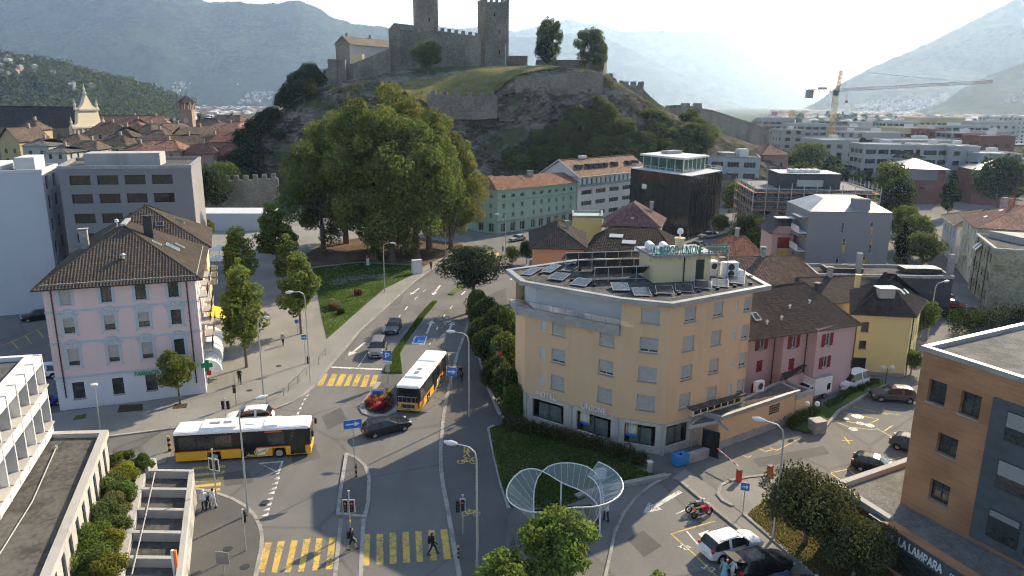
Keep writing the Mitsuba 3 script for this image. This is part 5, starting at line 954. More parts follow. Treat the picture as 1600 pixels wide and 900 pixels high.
kind('loose_tree', 9, 4.6, 1.2, 64, 7500, 0.36, (0.10, 0.13, 0.058), 60, 'egg', 0.22, 0.19, 0.3, core=0.4)
kind('bush', 2.6, 1.9, 0.2, 16, 1500, 0.26, (0.08, 0.11, 0.03), 55, 'broad', 0.06)
kind('hill_bush', 4.5, 3.4, 0.4, 22, 2200, 0.42, (0.14, 0.175, 0.055), 56, 'broad', 0.12)
# plane trees
for i, (b, h, w, kd) in enumerate((((-40.3, 153.3), 27, 0.95, 'plane_tree_wide'), ((-28, 145.1), 34.5, 1.0, 'plane_tree'), ((-24.2, 144.3), 32, 0.98, 'plane_tree_wide'), ((-23.4, 157.6), 36.0, 1.0, 'plane_tree_olive'), ((-19.5, 146.7), 31, 0.95, 'plane_tree_wide'), ((-17.8, 153.9), 32.5, 1.02, 'plane_tree'), ((-13.4, 157.3), 26, 1.12, 'plane_tree_olive'), ((-37.5, 162.6), 33, 1.0, 'plane_tree'))):
    plant(kd, 'plane_tree', b, h, ('huge plane tree at the promenade end of the gravel bed', 'huge plane tree with the thickest trunk nearest the lawn', 'huge plane tree just right of the thickest trunk', 'tallest plane tree in the middle of the gravel bed', 'huge plane tree behind the white box at the lawn tip', 'huge plane tree leaning towards the avenue', 'lower plane tree hanging over the avenue pavement', 'huge plane tree at the back towards the castle hill')[i], 'plane trees in the gravel bed', wide=w)
# street trees
for i, (b, h, kd, lb, w) in enumerate((((-31.8, 82.8), 12.4, 'street_tree', 'bright green street tree in front of the round white awnings', 0.95), ((-44.2, 115.7), 11.5, 'street_tree', 'dark green street tree beyond the yellow awning', 1.1), ((-29, 96.1), 11.5, 'street_tree', 'bright street tree at the tip of the park lawn', 1.05), ((-36.4, 116.3), 10.5, 'street_tree_slim', 'street tree behind the bright one on the promenade', 1.3), ((-43.1, 131), 13.5, 'street_tree_slim', 'pointed dark street tree at the shaded end of the promenade', 1.5), ((-40.1, 104.7), 9.0, 'street_tree_slim', 'slim street tree beside the yellow awning', 1.0), ((-49.8, 149), 11, 'street_tree', 'far street tree near the city wall on the promenade', 1.0))):
    plant(kd, 'street_tree', b, h, lb, 'street trees along the promenade', wide=w)
plant('maple', 'young_maple', (-34.86, 71.63), 6.4, 'small bright maple on the pavement before the pharmacy', wide=1.05)
plant('maple', 'young_maple', (-68.8, 163.7), 5.5, 'little round tree on the white plaza by the city wall')
plant('oak', 'oak_tree', (21.41, 47.03), 5.8, 'broad dark oak in the dry grass bed beside the lamp post', wide=1.0)
plant('oak', 'oak_tree', (22.9, 42.66), 5.0, 'round dark oak in front of the restaurant fascia', wide=0.85)
plant('young_maple', 'young_maple', (2.96, 40.29), 6.9, 'bright leafy maple in the bottom middle before the glass canopy', wide=1.02, turn=40)
plant('young_maple', 'young_maple', (0.05, 37.98), 5.6, 'lower bright maple at the bottom edge beside the bicycles', wide=1.0, turn=200)
plant('young_maple', 'young_maple', (8.51, 36.55), 5.0, 'small maple top at the bottom edge of the car park', wide=0.8, turn=120)
plant('cedar', 'cedar_tree', (-5.9, 108), 10.0, 'dark spreading cedar over the avenue beside the hotel', wide=1.18)
for i, (p, h, w) in enumerate((((-5, 103.8), 4.2, 1.0), ((-3.4, 97), 5.2, 1.0), ((-1.9, 91.9), 5.6, 0.9), ((-0.5, 88.8), 5.6, 0.8), ((-3.8, 89.9), 4.4, 1.0), ((-2.4, 83.5), 5.4, 0.95), ((-0.8, 79.8), 5.2, 0.9), ((-1.6, 76), 4.2, 0.9), ((-0.4, 72.7), 4.4, 0.85), ((0.3, 69.41), 3.2, 0.9))):
    plant('thick_shrub' if i % 3 else 'pale_shrub', 'tall_shrub', p, h, f'dense {"dark" if i % 3 else "bright"} green shrub beside the hotel, {ORD[i]} from the cedar', 'shrubs along the hotel side', cat='shrub', wide=w)
kerb([(-5.5, 99.1), (-4.1, 87), (-2.6, 76.7), (-1, 68.65), (-0.1, 67.26)], 0.25, 0.45, 'low wall between cycle path and shrubs')
# palm by the hotel
pt = Thing('palm_tree', 'small fan palm among the shrubs beside the hotel', 'palm tree'); bx, by = (-0.76, 71.04); m = MB().tube([(bx, by, 0), (bx + 0.1, by, 3.6)], [0.16, 0.12], 8); pt.part('trunk', m, 'bark', 40)
for i in range(16):
    g, e = i * 2.4, 0.9 - (i % 4) * 0.42; m = MB(); r = np.random.default_rng(i); base = np.array([bx + 0.1, by, 3.6]); dr_ = np.array([math.cos(g) * math.cos(e), math.sin(g) * math.cos(e), math.sin(e)]); tip = base + dr_ * 1.1
    m.tube([base, tip], 0.015, 4, (0.06, 0.09, 0.03)); s = np.cross(dr_, [0, 0, 1]); s /= np.linalg.norm(s)
    for k in range(11):
        w = (k - 5) / 5 * 1.2; d = dr_ * math.cos(w) + s * math.sin(w); q = tip + d * 0.75 - np.array([0, 0, 0.22]); a = np.cross(d, [0, 0, 1.0]) * 0.04; m.add([tip - a, tip + a, q], [[0, 1, 2]], (0.05, 0.085, 0.028))
    pt.part('frond', leaf_dict(m), None)
# hedges
def hedge(name, pts, w, h, label, col=(0.055, 0.070, 0.022), n=9000, leaf=0.14, z=0.1, seed=1):
    L = sg.LineString(pts); k = int(L.length / 0.45); r = np.random.default_rng(seed); C = []; 
    for i in range(k):
        p = L.interpolate((i + 0.5) / k, True)
        for q in range(4): C.append([p.x + r.normal() * w * 0.22, p.y + r.normal() * w * 0.22, z + h * (0.2 + 0.2 * q)])
    t = Thing(name, label, 'hedge'); t.part('foliage', leaf_dict(leaf_cloud(C, np.full(len(C), w * 0.36) * (0.8 + 0.4 * r.random(len(C))), n, leaf, col, seed)), None); s = MB()
    for i in range(0, len(C), 4): s.tube([(C[i][0], C[i][1], z - 0.1), (C[i][0] + 0.05, C[i][1], z + h * 0.7)], 0.02, 4)
    t.part('stems', s, 'bark', kind='stuff')
hedge('hedge', [(-0.85, 66.68), (1.77, 65.48), (4.76, 63.76), (7.59, 61.99), (10.01, 60.31), (11.99, 58.83)], 1.3, 1.25, 'long brownish green hedge in front of the hotel shop windows', (0.075, 0.075, 0.028), 13000)
hedge('hedge', [(27.51, 66.81), (29.03, 68.15), (31.46, 70.49)], 1.5, 1.0, 'small green hedge beside the stone planter box', (0.06, 0.095, 0.02), 3000)
hedge('hedge', [(33.34, 71.79), (37.4, 75.6), (42.3, 79.4)], 0.9, 0.55, 'low planting strip beside the white van', (0.065, 0.10, 0.025), 2600, 0.16)
hedge('hedge', [(61.4, 97.5), (68.2, 100.1), (74.4, 101.9), (83.7, 104.3)], 2.4, 3.4, 'tall clipped hedge in the cream villa garden', (0.045, 0.07, 0.02), 9000, 0.24)
hedge('hedge', [(64.9, 104.8), (69.5, 106)], 2.0, 1.6, 'low dark hedge beside the red car', (0.030, 0.05, 0.018), 2500, 0.2)
# terrace planting
r5 = np.random.default_rng(5)
for i, (px, py, h, kd, lb, w) in enumerate(((0, 0, 1.6, 'bush', 'dark green shrub at the far end of the terrace planter', 0.7), (0.13, 0, 1.1, 'bush', 'rust coloured shrub beside the terrace wall', 0.5), (0.2, 0.2, 1.5, 'bush', 'rounded yellow green shrub in the terrace planter', 0.8), (0.34, 0.0, 1.6, 'bush', 'loose grey green shrub in the middle of the terrace planter', 0.85), (0.42, 0.5, 1.3, 'bush', 'bushy green shrub by the terrace walkway', 0.75), (0.5, 0.4, 1.3, 'bush', 'pinkish flowering shrub in the terrace planter', 0.7), (0.62, 0.2, 1.6, 'bush', 'large grey green shrub in the lower terrace planter', 0.9), (0.74, 0.5, 1.4, 'bush', 'spreading shrub near the last visible beam', 0.8), (0.98, 0.35, 1.6, 'bush', 'broad green shrub filling the planter near the picture edge', 0.95), (1.1, 0.2, 1.6, 'bush', 'last green shrub of the planter strip', 1.0), (1.08, 0.9, 1.4, 'bush', 'small yellowish shrub by the last beam', 0.8), (0.02, 0.9, 1.3, 'bush', 'dark shrub in the square planter end', 0.6), (0.88, 0.1, 1.7, 'bush', 'bright green shrub at the bottom of the terrace planter', 0.95), (0.9, 0.7, 1.4, 'bush', 'yellowish shrub at the bottom edge of the terrace planter', 0.8))):
    a, b = np.array((-30.28, 51.91)), np.array((-26.11, 39.44)); c = np.array([2.2, 0.0]); q = a + (b - a) * px + c * py * 0.8
    w *= 1.25; C = crown_points(r5, 12, 0.95 * w, h * 0.5, 3.15 + h * 0.5); col = [(0.06, 0.085, 0.02), (0.22, 0.075, 0.03), (0.13, 0.15, 0.03), (0.085, 0.115, 0.04), (0.07, 0.11, 0.03), (0.12, 0.12, 0.05), (0.08, 0.11, 0.042), (0.075, 0.105, 0.035), (0.08, 0.12, 0.03), (0.09, 0.125, 0.04), (0.13, 0.14, 0.03), (0.06, 0.09, 0.03), (0.08, 0.12, 0.03), (0.14, 0.145, 0.03)][i]
    C[:, 0] += q[0]; C[:, 1] += q[1]; t = Thing('terrace_shrub', lb, 'shrub', 'shrubs in the terrace planter'); t.part('foliage', leaf_dict(leaf_cloud(C, np.full(12, 0.5 * w), 4200, 0.14, tuple(1.6 * q_ for q_ in col), 60 + i)), None); s = MB()
    for k in range(0, 12, 2): s.tube([(q[0], q[1], 3.1), C[k]], 0.02, 4)
    t.part('stems', s, 'bark')
# flower bed on the island
fb = sg.Polygon([(-14.8, 75.1), (-15.2, 72.6), (-15.22, 71.13), (-14.67, 70.3), (-13.79, 69.81), (-12.96, 69.95), (-12.51, 70.92), (-12.5, 72.6), (-12.9, 74.3), (-13.9, 75.5)]); r6 = np.random.default_rng(6)
struct('flower_soil', MB().prism(fb, 0.1, 0.22), 'soil', label='dark soil of the flower bed'); x0, y0, x1, y1 = fb.bounds; j = 0
cols = [((0.45, 0.03, 0.05), 'deep red'), ((0.55, 0.12, 0.03), 'orange'), ((0.30, 0.02, 0.10), 'magenta'), ((0.35, 0.33, 0.10), 'pale yellow green'), ((0.50, 0.20, 0.22), 'pink'), ((0.08, 0.12, 0.03), 'leafy green')]
while j < 44:
    x, y = r6.uniform(x0, x1), r6.uniform(y0, y1)
    if not fb.contains(sg.Point(x, y).buffer(0.18)): continue
    c, nm = cols[j % 6]; C = crown_points(r6, 5, 0.34, 0.2, 0.45); C[:, 0] += x; C[:, 1] += y; t = Thing('flower_clump', f'{nm} flowers in the island flower bed', 'flowers', f'{nm} flower clumps'); t.part('blossoms', leaf_dict(leaf_cloud(C, np.full(5, 0.3), 190, 0.13, c, 80 + j, var=0.4)), None); t.part('foliage', leaf_dict(leaf_cloud(C - [0, 0, 0.16], np.full(5, 0.26), 120, 0.13, (0.05, 0.085, 0.02), 180 + j)), None); j += 1
# grass blades on lawns: short tufts as ground cover
def tufts(name, pts, n, z, col, seed, h=0.09, label='short grass blades'):
    P = sg.Polygon(pts); x0, y0, x1, y1 = P.bounds; r = np.random.default_rng(seed); q = np.column_stack([r.uniform(x0, x1, n * 2), r.uniform(y0, y1, n * 2)]); q = q[shapely.contains_xy(P, q[:, 0], q[:, 1])][:n]; k = len(q)
    a = r.random(k) * 6.283; d = np.column_stack([np.cos(a), np.sin(a)]) * 0.05; hh = h * (0.5 + r.random(k)); top = q + d[:, ::-1] * 0.9 * r.normal(size=(k, 1))
    v = np.stack([np.column_stack([q - d, np.full(k, z)]), np.column_stack([q + d, np.full(k, z)]), np.column_stack([top, z + hh])], 1).reshape(-1, 3); m = MB().add(v, np.arange(3 * k).reshape(-1, 3)); t = 0.7 + 0.6 * r.random((k, 1)); m.c = [np.repeat(np.array(col) * t, 3, 0)]
    scene[numbered(name)] = leaf_dict(m); labels[name if USED[name] == 1 else f'{name}_{USED[name]-1:03d}'] = {'kind': 'stuff', 'label': label, 'category': 'grass'}
tufts('grass', LAWN_R, 26000, 0.13, (0.065, 0.095, 0.025), 1, label='short grass of the shaded hotel lawn')
tufts('grass', [(-15.2, 81.4), (-12.9, 81.3), (-14.2, 88.1), (-13.9, 95.8), (-13.1, 104), (-12, 113.3), (-12.8, 113.3), (-13.9, 105), (-14.5, 96.3), (-15.1, 89.6)], 9000, 0.16, (0.09, 0.14, 0.03), 2, 0.2, 'longer grass of the median strip')
tufts('grass', [(18.54, 51.02), (20.55, 53.09), (24.8, 50.94), (26.06, 43.66), (24.56, 39.16), (21.79, 39.19), (20.26, 44.44), (19.3, 47.37)], 12000, 0.17, (0.17, 0.15, 0.06), 3, 0.14, 'dry grass under the oaks')
tufts('grass', [(-24.9, 93.8), (-28.3, 104.4), (-33.6, 121.8), (-38.4, 136.7), (-30.5, 142.2), (-20, 140.1), (-18.4, 136.6), (-18.6, 131.3), (-21.9, 121.4), (-23.5, 107.3), (-24.4, 98.3)], 26000, 0.15, (0.075, 0.12, 0.025), 4, 0.13, 'short grass of the park lawn')
for i, (p, c, lb) in enumerate((((-27.2, 109.9), (0.20, 0.21, 0.13), 'silvery round shrub on the park lawn'), ((-27.4, 107.8), (0.14, 0.05, 0.035), 'small red leaved shrub on the park lawn'), ((-25.4, 116.8), (0.16, 0.045, 0.035), 'red flower patch on the park lawn'), ((-25.9, 105.7), (0.03, 0.05, 0.02), 'little dark shrub at the lawn edge'))):
    C = crown_points(r6, 8, 1.3 if i == 0 else 0.6, 0.5, 0.6); C[:, 0] += p[0]; C[:, 1] += p[1]; t = Thing('lawn_shrub', lb, 'shrub'); t.part('foliage', leaf_dict(leaf_cloud(C, np.full(8, 0.6 if i == 0 else 0.35), 900, 0.17, c, 300 + i)), None); t.part('stem', MB().tube([(*p, 0), (*p, 0.7)], 0.04, 5), 'bark')
# ---- castle and hill vegetation -------------------------------------------------------------------------------------------
drape('castle_lawn', [(-46.1, 37.42)[:1] + (252.5,), (-34.12, 35.65)[:1] + (255.0,), (-13.67, 31.53)[:1] + (258.5,), (-5.62, 33.15)[:1] + (258.5,), (0.48, 37.7)[:1] + (260.5,), (13.85, 39.69)[:1] + (260.5,), (18.56, 41.55)[:1] + (268.0,), (17, 43.65)[:1] + (288.0,), (-13.41, 42.38)[:1] + (278.0,), (-34.18, 39.99)[:1] + (271.0,)], 'dry_grass', 0.5, 1.0, 'mown sloping lawn below the castle')
mat('castle_roof', speck((0.16, 0.14, 0.12), (0.24, 0.21, 0.18), 4.0), 0.95, 0.1)
def pt3(a, y): return np.array([a[0], y, a[1]])
def curtain(t, name, pts, drop, th=1.2, merlon=(1.3, 1.1, 1.2), m='castle_stone', z0=None):
    """wall along 3-D top points, with a row of merlons on it"""
    mb, me = MB(), MB()
    for a, b in zip(pts[:-1], pts[1:]):
        d = (b - a)[:2]; L = np.linalg.norm(d); d = d / L; n = np.array([d[1], -d[0]]) * th / 2
        q = [a[:2] - n, b[:2] - n, b[:2] + n, a[:2] + n]; zz = [a[2], b[2], b[2], a[2]]; lo = [z - drop if z0 is None else z0 for z in zz]
        v = [[*p, z] for p, z in zip(q, lo)] + [[*p, z] for p, z in zip(q, zz)]
        mb.add(v, [[3, 2, 1, 0], [4, 5, 6, 7], [0, 1, 5, 4], [1, 2, 6, 5], [2, 3, 7, 6], [3, 0, 4, 7]])
        if merlon:
            w, g, h = merlon; k = max(1, int(L / (w + g)))
            for i in range(k):
                s = (i + 0.5) / k; p = a + (b - a) * s; me.box((p[0], p[1], p[2] + h / 2), (w, th * 0.7, h), math.atan2(d[1], d[0]))
    t.part(name, mb, m)
    if merlon: t.part('merlons', me, m, kind='stuff')
def tower(t, name, c, w, d, z0, z1, rz=0.0, slits=True, m='castle_stone'):
    mb = MB(); mb.box((c[0], c[1], (z0 + z1) / 2), (w, d, z1 - z0), rz); k = t.part(name, mb, m); me = MB(); C, S = math.cos(rz), math.sin(rz)
    nx = max(2, int(w / 2.2))
    for s in (-1, 1):
        for i in range(nx + 1):
            for (a, b) in (((i / nx - 0.5) * (w - 0.8), s * (d / 2 - 0.4)), (s * (w / 2 - 0.4), (i / nx - 0.5) * (d - 0.8))): me.box((c[0] + a * C - b * S, c[1] + a * S + b * C, z1 + 0.7), (0.9, 0.9, 1.4), rz)
    t.part('merlons', me, m, up=k, kind='stuff')
    if slits:
        s = MB()
        for i, (u, zz) in enumerate(((0.1, 0.35), (0.1, 0.62), (-0.12, 0.84))): a, b = u * w, -d / 2 - 0.01; s.box((c[0] + a * C - b * S, c[1] + a * S + b * C, z0 + (z1 - z0) * zz), (0.5, 0.06, 1.3), rz)
        t.part('slit_window', s, 'black', up=k, kind='stuff')
ca = Thing('castle', 'grey medieval stone castle with two tall square towers on the rock', 'castle')
x1, _ = (-34.85, 61.1); x2, zt2 = (-8.09, 69.75); _, zb2 = (-8.45, 44.73)
tower(ca, 'tower', (x1, 306), 8.6, 8.6, 50, 86, 0.25); tower(ca, 'tower', (x2, 303), 9.6, 9.6, zb2 - 4, zt2 - 1.2, 0.35)
ca.part('drum_wall', MB().prism(sg.Point((-31.84, 60.4)[0], 300).buffer(4.0), 44, (-31.92, 58.06)[1]), 'castle_stone')
curtain(ca, 'curtain_wall', [pt3((-43.72, 56.62), 294), pt3((-38.2, 57.19), 293), pt3((-28.47, 57.59), 293), pt3((-12.89, 55.97), 297)], 14)
# keep with gable roof
kx0, kz = (-47.3, 54.94); kx1, _ = (-37.08, 54.87); ztop = (-45.47, 57.7)[1]
kp = [(kx0, 291.5), (kx0 + 4.6, 290.0), (kx1 + 4, 300.0), (kx1 - 2, 304.0)]; mb = MB()
for i in range(4): wall(mb, kp[i], kp[(i + 1) % 4], 38, ztop)
q = [np.array([*p, ztop]) for p in kp]; r0, r1 = (q[0] + q[1]) / 2 + [0, 0, 2.4], (q[2] + q[3]) / 2 + [0, 0, 2.4]; mb.add([q[0], q[1], r0], [[0, 1, 2]]); ca.part('keep_wall', mb, 'castle_stone')
ca.part('keep_roof', MB().quad(q[1] + [0.5, -0.3, -0.2], q[2] + [0.5, 0, -0.2], r1, r0 + [0, -0.3, 0]).quad(q[3], q[0] + [-0.5, 0, -0.2], r0 + [0, -0.3, 0], r1), 'castle_roof')
# west wing with white side wall
wz = (-66.52, 53.26)[1]; W0, W1, W2, W3 = [((-69.65, 51.38)[0], 300.0), ((-63.65, 51.34)[0], 297.5), ((-50.33, 52.05)[0], 314.0), ((-53.97, 52.07)[0], 322.0)]; ww = Thing('castle_wing', 'castle wing with white side wall and stone gable', 'building'); mb, wh = MB(), MB()
wall(mb, W0, W1, 36, wz); wall(mb, W2, W3, 36, wz); wall(mb, W3, W0, 36, wz); wall(wh, W1, W2, 36, wz); q = [np.array([*p, wz]) for p in (W0, W1, W2, W3)]; r0, r1 = (q[0] + q[1]) / 2 + [0, 0, 2.8], (q[2] + q[3]) / 2 + [0, 0, 2.8]; mb.add([q[0], q[1], r0], [[0, 1, 2]])
ww.part('wall', mb, 'castle_stone'); ww.part('white_wall', wh, 'white'); rk = ww.part('roof', MB().quad(q[1] + [0.6, -0.5, -0.4], q[2] + [0.6, 0, -0.4], r1, r0 + [0, -0.5, 0.1]).quad(q[3], q[0] + [-0.6, -0.4, -0.4], r0 + [0, -0.5, 0.1], r1), 'castle_roof')
for s in (0.1, 0.6): p = r0 + (r1 - r0) * s; ww.part('chimney', MB().box(p + [0, 0, 0.6], (0.8, 0.8, 1.6)), 'castle_stone', up=rk)
ww.part('lower_wall', MB().box(((-59.28, 46.58)[0], 292, (-59.28, 46.58)[1]), (4.5, 2, 4.5), -0.3), 'pale_plaster')
curtain(ca, 'ramp_wall', [pt3((-65.13, 44.06), 287), pt3((-60.28, 45.13), 286), pt3((-53.18, 47.83), 286), pt3((-46.43, 50.88), 288)], 16, 1.2, None)
for c, zz, w in (((-67.37, 46.55), 14, 3.4), ((-64.05, 46.43), 14, 2.8), ((-69.53, 43.16), 10, 2.4)): ca.part('bastion', MB().box((c[0], 285, c[1] - zz / 2), (w, 4, zz), 0.1), 'castle_stone')
lowb = Thing('castle_gatehouse', 'low dark building at the foot of the large tower', 'building'); c = (1.39, 47.23); lowb.part('wall', MB().box((c[0], 304, c[1] - 1), (8.2, 5, 5.6)), 'castle_stone'); lowb.part('roof', MB().box((c[0], 304, c[1] + 1.95), (8.6, 5.4, 0.3)), 'castle_roof')
rwl = Thing('castle_wall', 'dark stone wall behind the two castle trees', 'wall'); curtain(rwl, 'wall', [pt3((8.82, 47.58), 297), pt3((15.37, 47.36), 294), pt3((25.03, 47.42), 292), pt3((34.57, 47.13), 288)], 9, 1.0, None); curtain(rwl, 'end_wall', [pt3((34.57, 47.13), 288), pt3((33.19, 43.8), 276), pt3((30.9, 40.63), 262)], 9, 1.0, None)
rt = Thing('retaining_wall', 'grey retaining wall along the cliff top below the trees', 'wall'); curtain(rt, 'wall', [pt3((0.5, 40.02), 256), pt3((8.61, 39.86), 254), pt3((17.57, 41.03), 253.5), pt3((29.93, 41.56), 254)], 7, 1.0, None)
lw_ = Thing('battlement_wall', 'low crenellated wall below the castle lawn', 'wall'); curtain(lw_, 'wall', [pt3((-28.2, 33.86), 249), pt3((-20.55, 33.39), 248), pt3((-12.2, 33.34), 249), pt3((-5.5, 33.73), 251)], 7.5, 0.9, (1.5, 1.9, 1.2))
lt2 = Thing('battlement_wall', 'crenellated corner tower on the slope right of the cliff', 'wall')
curtain(lt2, 'wall', [pt3((32.5, 41.49), 268), pt3((36.42, 39.58), 270)], 8, 1.0, (1.4, 1.0, 1.1)); tower(lt2, 'corner_tower', ((43.56, 37.94)[0], 276), 6.5, 5.0, 26, (43.57, 37.71)[1], 0.1, False); curtain(lt2, 'wall', [pt3((36.72, 38.76), 272), pt3((40.94, 37.68), 274)], 8, 1.0, (1.4, 1.0, 1.1)); curtain(lt2, 'ramp', [pt3((46.62, 37.02), 276), pt3((50, 33.85), 276), pt3((54.07, 30.65), 277)], 8, 1.0, None)
mu = Thing('city_wall', 'long crenellated stone wall running down to the plain', 'wall')
curtain(mu, 'wall', [pt3((57.2, 29.69), 283), pt3((65.45, 30.09), 292), pt3((72.4, 29.3), 300), pt3((82.8, 27.9), 312), pt3((98.4, 24.4), 328), pt3((109.7, 21.9), 338), pt3((119, 18.4), 346)], 22, 1.4, (1.4, 1.1, 1.0)); tower(mu, 'wall_tower', ((70.59, 30.05)[0], 299), 6.0, 6.0, 10, (70.58, 30.29)[1], 0.2, False)
cw = Thing('city_wall', 'old crenellated city wall at the end of the promenade', 'wall')
mA, mB_ = (-89.8, 9.5), (-67.64, 9.83); curtain(cw, 'wall', [pt3(mA, 206), pt3((-79.8, 9.3), 209), pt3(mB_, 212)], 0, 1.2, (1.3, 1.2, 1.3), z0=0.0)
single('plaza_building', 'flat pale pavilion in front of the old city wall', 'building', MB().box((*(-71, 183.6), 2.2), (21, 10, 4.4), 0.05), 'light_grey_plaster')
# trees and bushes of the hill
def on_hill(kd, name, px, y, h, label, group=None, wide=1.0, cat='tree', dz=-0.3): plant(kd, name, (px, y), h, label, group, hill_z(px, y) + dz, cat, wide)
plant('loose_tree', 'castle_tree', ((12.95, 45.23)[0], 284), 20, 'tall loose tree on the castle terrace, left of two', z=(12.96, 44.09)[1] - 1, wide=0.62); plant('dark_tree', 'castle_tree', ((11.4, 45.09)[0], 281), 12, 'shorter dark tree leaning on the tall terrace tree', z=(11.41, 43.96)[1] - 1, wide=0.9)
plant('loose_tree', 'castle_tree', ((28.03, 44.03)[0], 280), 17.5, 'dark airy tree at the terrace wall, right of two', z=(28.05, 43.13)[1] - 1.5, wide=0.85); plant('round_tree', 'castle_tree', ((31.9, 44.05)[0], 281), 11, 'small tree at the corner of the terrace wall', z=(31.92, 43.14)[1] - 1, wide=0.6)
plant('round_tree', 'castle_tree', ((-31.3, 42.58)[0], 279), 12.5, 'round bright tree in front of the castle curtain wall', z=(-30.4, 41.68)[1] - 1.0, wide=1.0)
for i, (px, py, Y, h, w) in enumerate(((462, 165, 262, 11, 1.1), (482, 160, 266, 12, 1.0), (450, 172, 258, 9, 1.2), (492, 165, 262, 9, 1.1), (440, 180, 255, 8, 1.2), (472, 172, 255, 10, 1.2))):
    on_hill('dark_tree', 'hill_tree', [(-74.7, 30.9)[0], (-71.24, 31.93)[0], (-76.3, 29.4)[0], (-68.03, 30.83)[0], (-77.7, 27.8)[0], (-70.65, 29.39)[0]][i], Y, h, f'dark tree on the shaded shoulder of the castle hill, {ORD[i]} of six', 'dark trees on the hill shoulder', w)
rh_ = np.random.default_rng(12)
HB_ = [(8.17, 16.93), (11.05, 18.33), (13.95, 16.89), (16.82, 19.71), (19.46, 22.31), (21.9, 24.1), (24.54, 25.28), (26.98, 26.07), (29.47, 24.85), (32.15, 24.03), (28.09, 22.25), (24.01, 20.47), (20.55, 18.06), (25.1, 17.22), (30.23, 18.81), (34.31, 20.2), (37.46, 18.35), (41.62, 17.51), (44.67, 18.71), (47.83, 17.06), (50.89, 18.06), (54.05, 16.62), (57.11, 17.41), (60.14, 18.6), (63.16, 20), (14.8, 14.23), (21.03, 13.58), (28.27, 13.94), (35.52, 14.3), (42.79, 13.84), (50.04, 13.79), (12.74, 11.58), (18.99, 10.72), (27.31, 10.66), (35.62, 11.01), (43.92, 11.37), (52.21, 11.72), (58.38, 12.91), (62.42, 14.93), (53.88, 20.06), (49.67, 22.11), (46.51, 24.13), (43.38, 25.55), (56.82, 23.06), (58.98, 21.04), (45.6, 21.13), (8.59, 13.25), (5.47, 10.81), (2.35, 9.6), (-0.77, 10.85), (10.68, 8.71), (16.94, 8.05), (23.2, 7.8), (30.49, 7.95), (38.82, 8.52), (46.1, 8.88)]
for i, (x, z) in enumerate(HB_):
    Y = 236.0
    for _ in range(30):
        zz = hill_z(x * Y / 240, Y); zt = 31 + (z - 31) * Y / 240
        if zz >= zt: break
        Y += 1.5
    kd = ('hill_bush', 'far_tree', 'round_tree')[i % 3]; h = rh_.uniform(4.5, 8.5)
    on_hill(kd, 'hill_bush' if kd == 'hill_bush' else 'hill_tree', x * Y / 240, Y, h if kd != 'hill_bush' else h * 0.75, {'hill_bush': 'green bush', 'far_tree': 'rounded small tree', 'round_tree': 'leafy tree'}[kd] + f' on the sunny rock slope, {ORD[i // 3 % 20]} from the cliff side', {'hill_bush': 'bushes on the rock slope', 'far_tree': 'small trees on the rock slope', 'round_tree': 'leafy trees on the rock slope'}[kd], rh_.uniform(0.85, 1.35), 'bush' if kd == 'hill_bush' else 'tree')
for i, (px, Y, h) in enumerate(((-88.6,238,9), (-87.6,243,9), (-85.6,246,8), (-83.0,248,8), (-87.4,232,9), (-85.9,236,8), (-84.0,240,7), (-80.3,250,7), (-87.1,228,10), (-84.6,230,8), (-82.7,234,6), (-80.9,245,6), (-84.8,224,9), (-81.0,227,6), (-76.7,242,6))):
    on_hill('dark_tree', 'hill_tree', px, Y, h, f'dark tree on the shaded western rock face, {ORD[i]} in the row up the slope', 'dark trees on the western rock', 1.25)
sc_ = MB(); rr_ = np.random.default_rng(14); C = []
while len(C) < 2400:
    px, Y = rr_.uniform(-95, 135), rr_.uniform(226, 262)
    g = meshkit.fbm(np.array([[px / 14, Y / 14, 0.5]]), 3, 3)[0]
    if g > 0.48: C.append([px, Y])
C = np.array(C); Cz = hill_rbf(C) + 0.2; scene['scrub'] = leaf_dict(leaf_cloud(np.column_stack([C, Cz]), 0.7 + 0.9 * rr_.random(len(C)), 30000, 0.42, (0.11, 0.13, 0.05), 15)); labels['scrub'] = {'kind': 'stuff', 'label': 'low scrub and ivy on the castle rock', 'category': 'scrub'}
single('flagpole', 'thin flagpole in front of the large castle tower', 'pole', MB().tube([((-3.08, 44.57)[0], 292, (-3.08, 44.57)[1]), ((-3, 52.72)[0], 292, (-3, 53.18)[1])], 0.12, 6), 'white_metal')
single('castle_kiosk', 'small pale kiosk roof beside the castle path', 'kiosk', MB().box(((-6.67, 43.94)[0], 288, (-6.67, 43.94)[1]), (5, 3, 0.6), 0.1).box(((-6.67, 43.94)[0], 288, (-6.67, 43.94)[1] - 1.3), (4.4, 2.6, 2.2), 0.1), 'white')
# ---- middle distance buildings --------------------------------------------------------------------------------------------
mat('green_plaster', wallpaint((0.33, 0.44, 0.35), 0.88), 0.85, 0.2); mat('cream_plaster', wallpaint((0.58, 0.53, 0.40), 0.78), 0.85, 0.2); mat('orange_plaster', wallpaint((0.60, 0.29, 0.16), 0.85), 0.85, 0.2)
mat('moss_plaster', speck((0.40, 0.37, 0.26), (0.20, 0.19, 0.12), 2.2), 0.9, 0.2); mat('white_plaster', wallpaint((0.66, 0.66, 0.64), 0.85), 0.85, 0.2); mat('facade_panel', speck((0.40, 0.42, 0.43), (0.33, 0.345, 0.355), 5.0), 0.6, 0.35)
mat('black_facade', speck((0.016, 0.013, 0.011), (0.035, 0.027, 0.022), 2.5), 0.4, 0.4); mat('brown_glass', speck((0.016, 0.013, 0.010), (0.034, 0.027, 0.020), 2.0), 0.07, 0.7); mat('green_glass', speck((0.03, 0.075, 0.06), (0.07, 0.13, 0.10), 2.0), 0.08, 0.7)
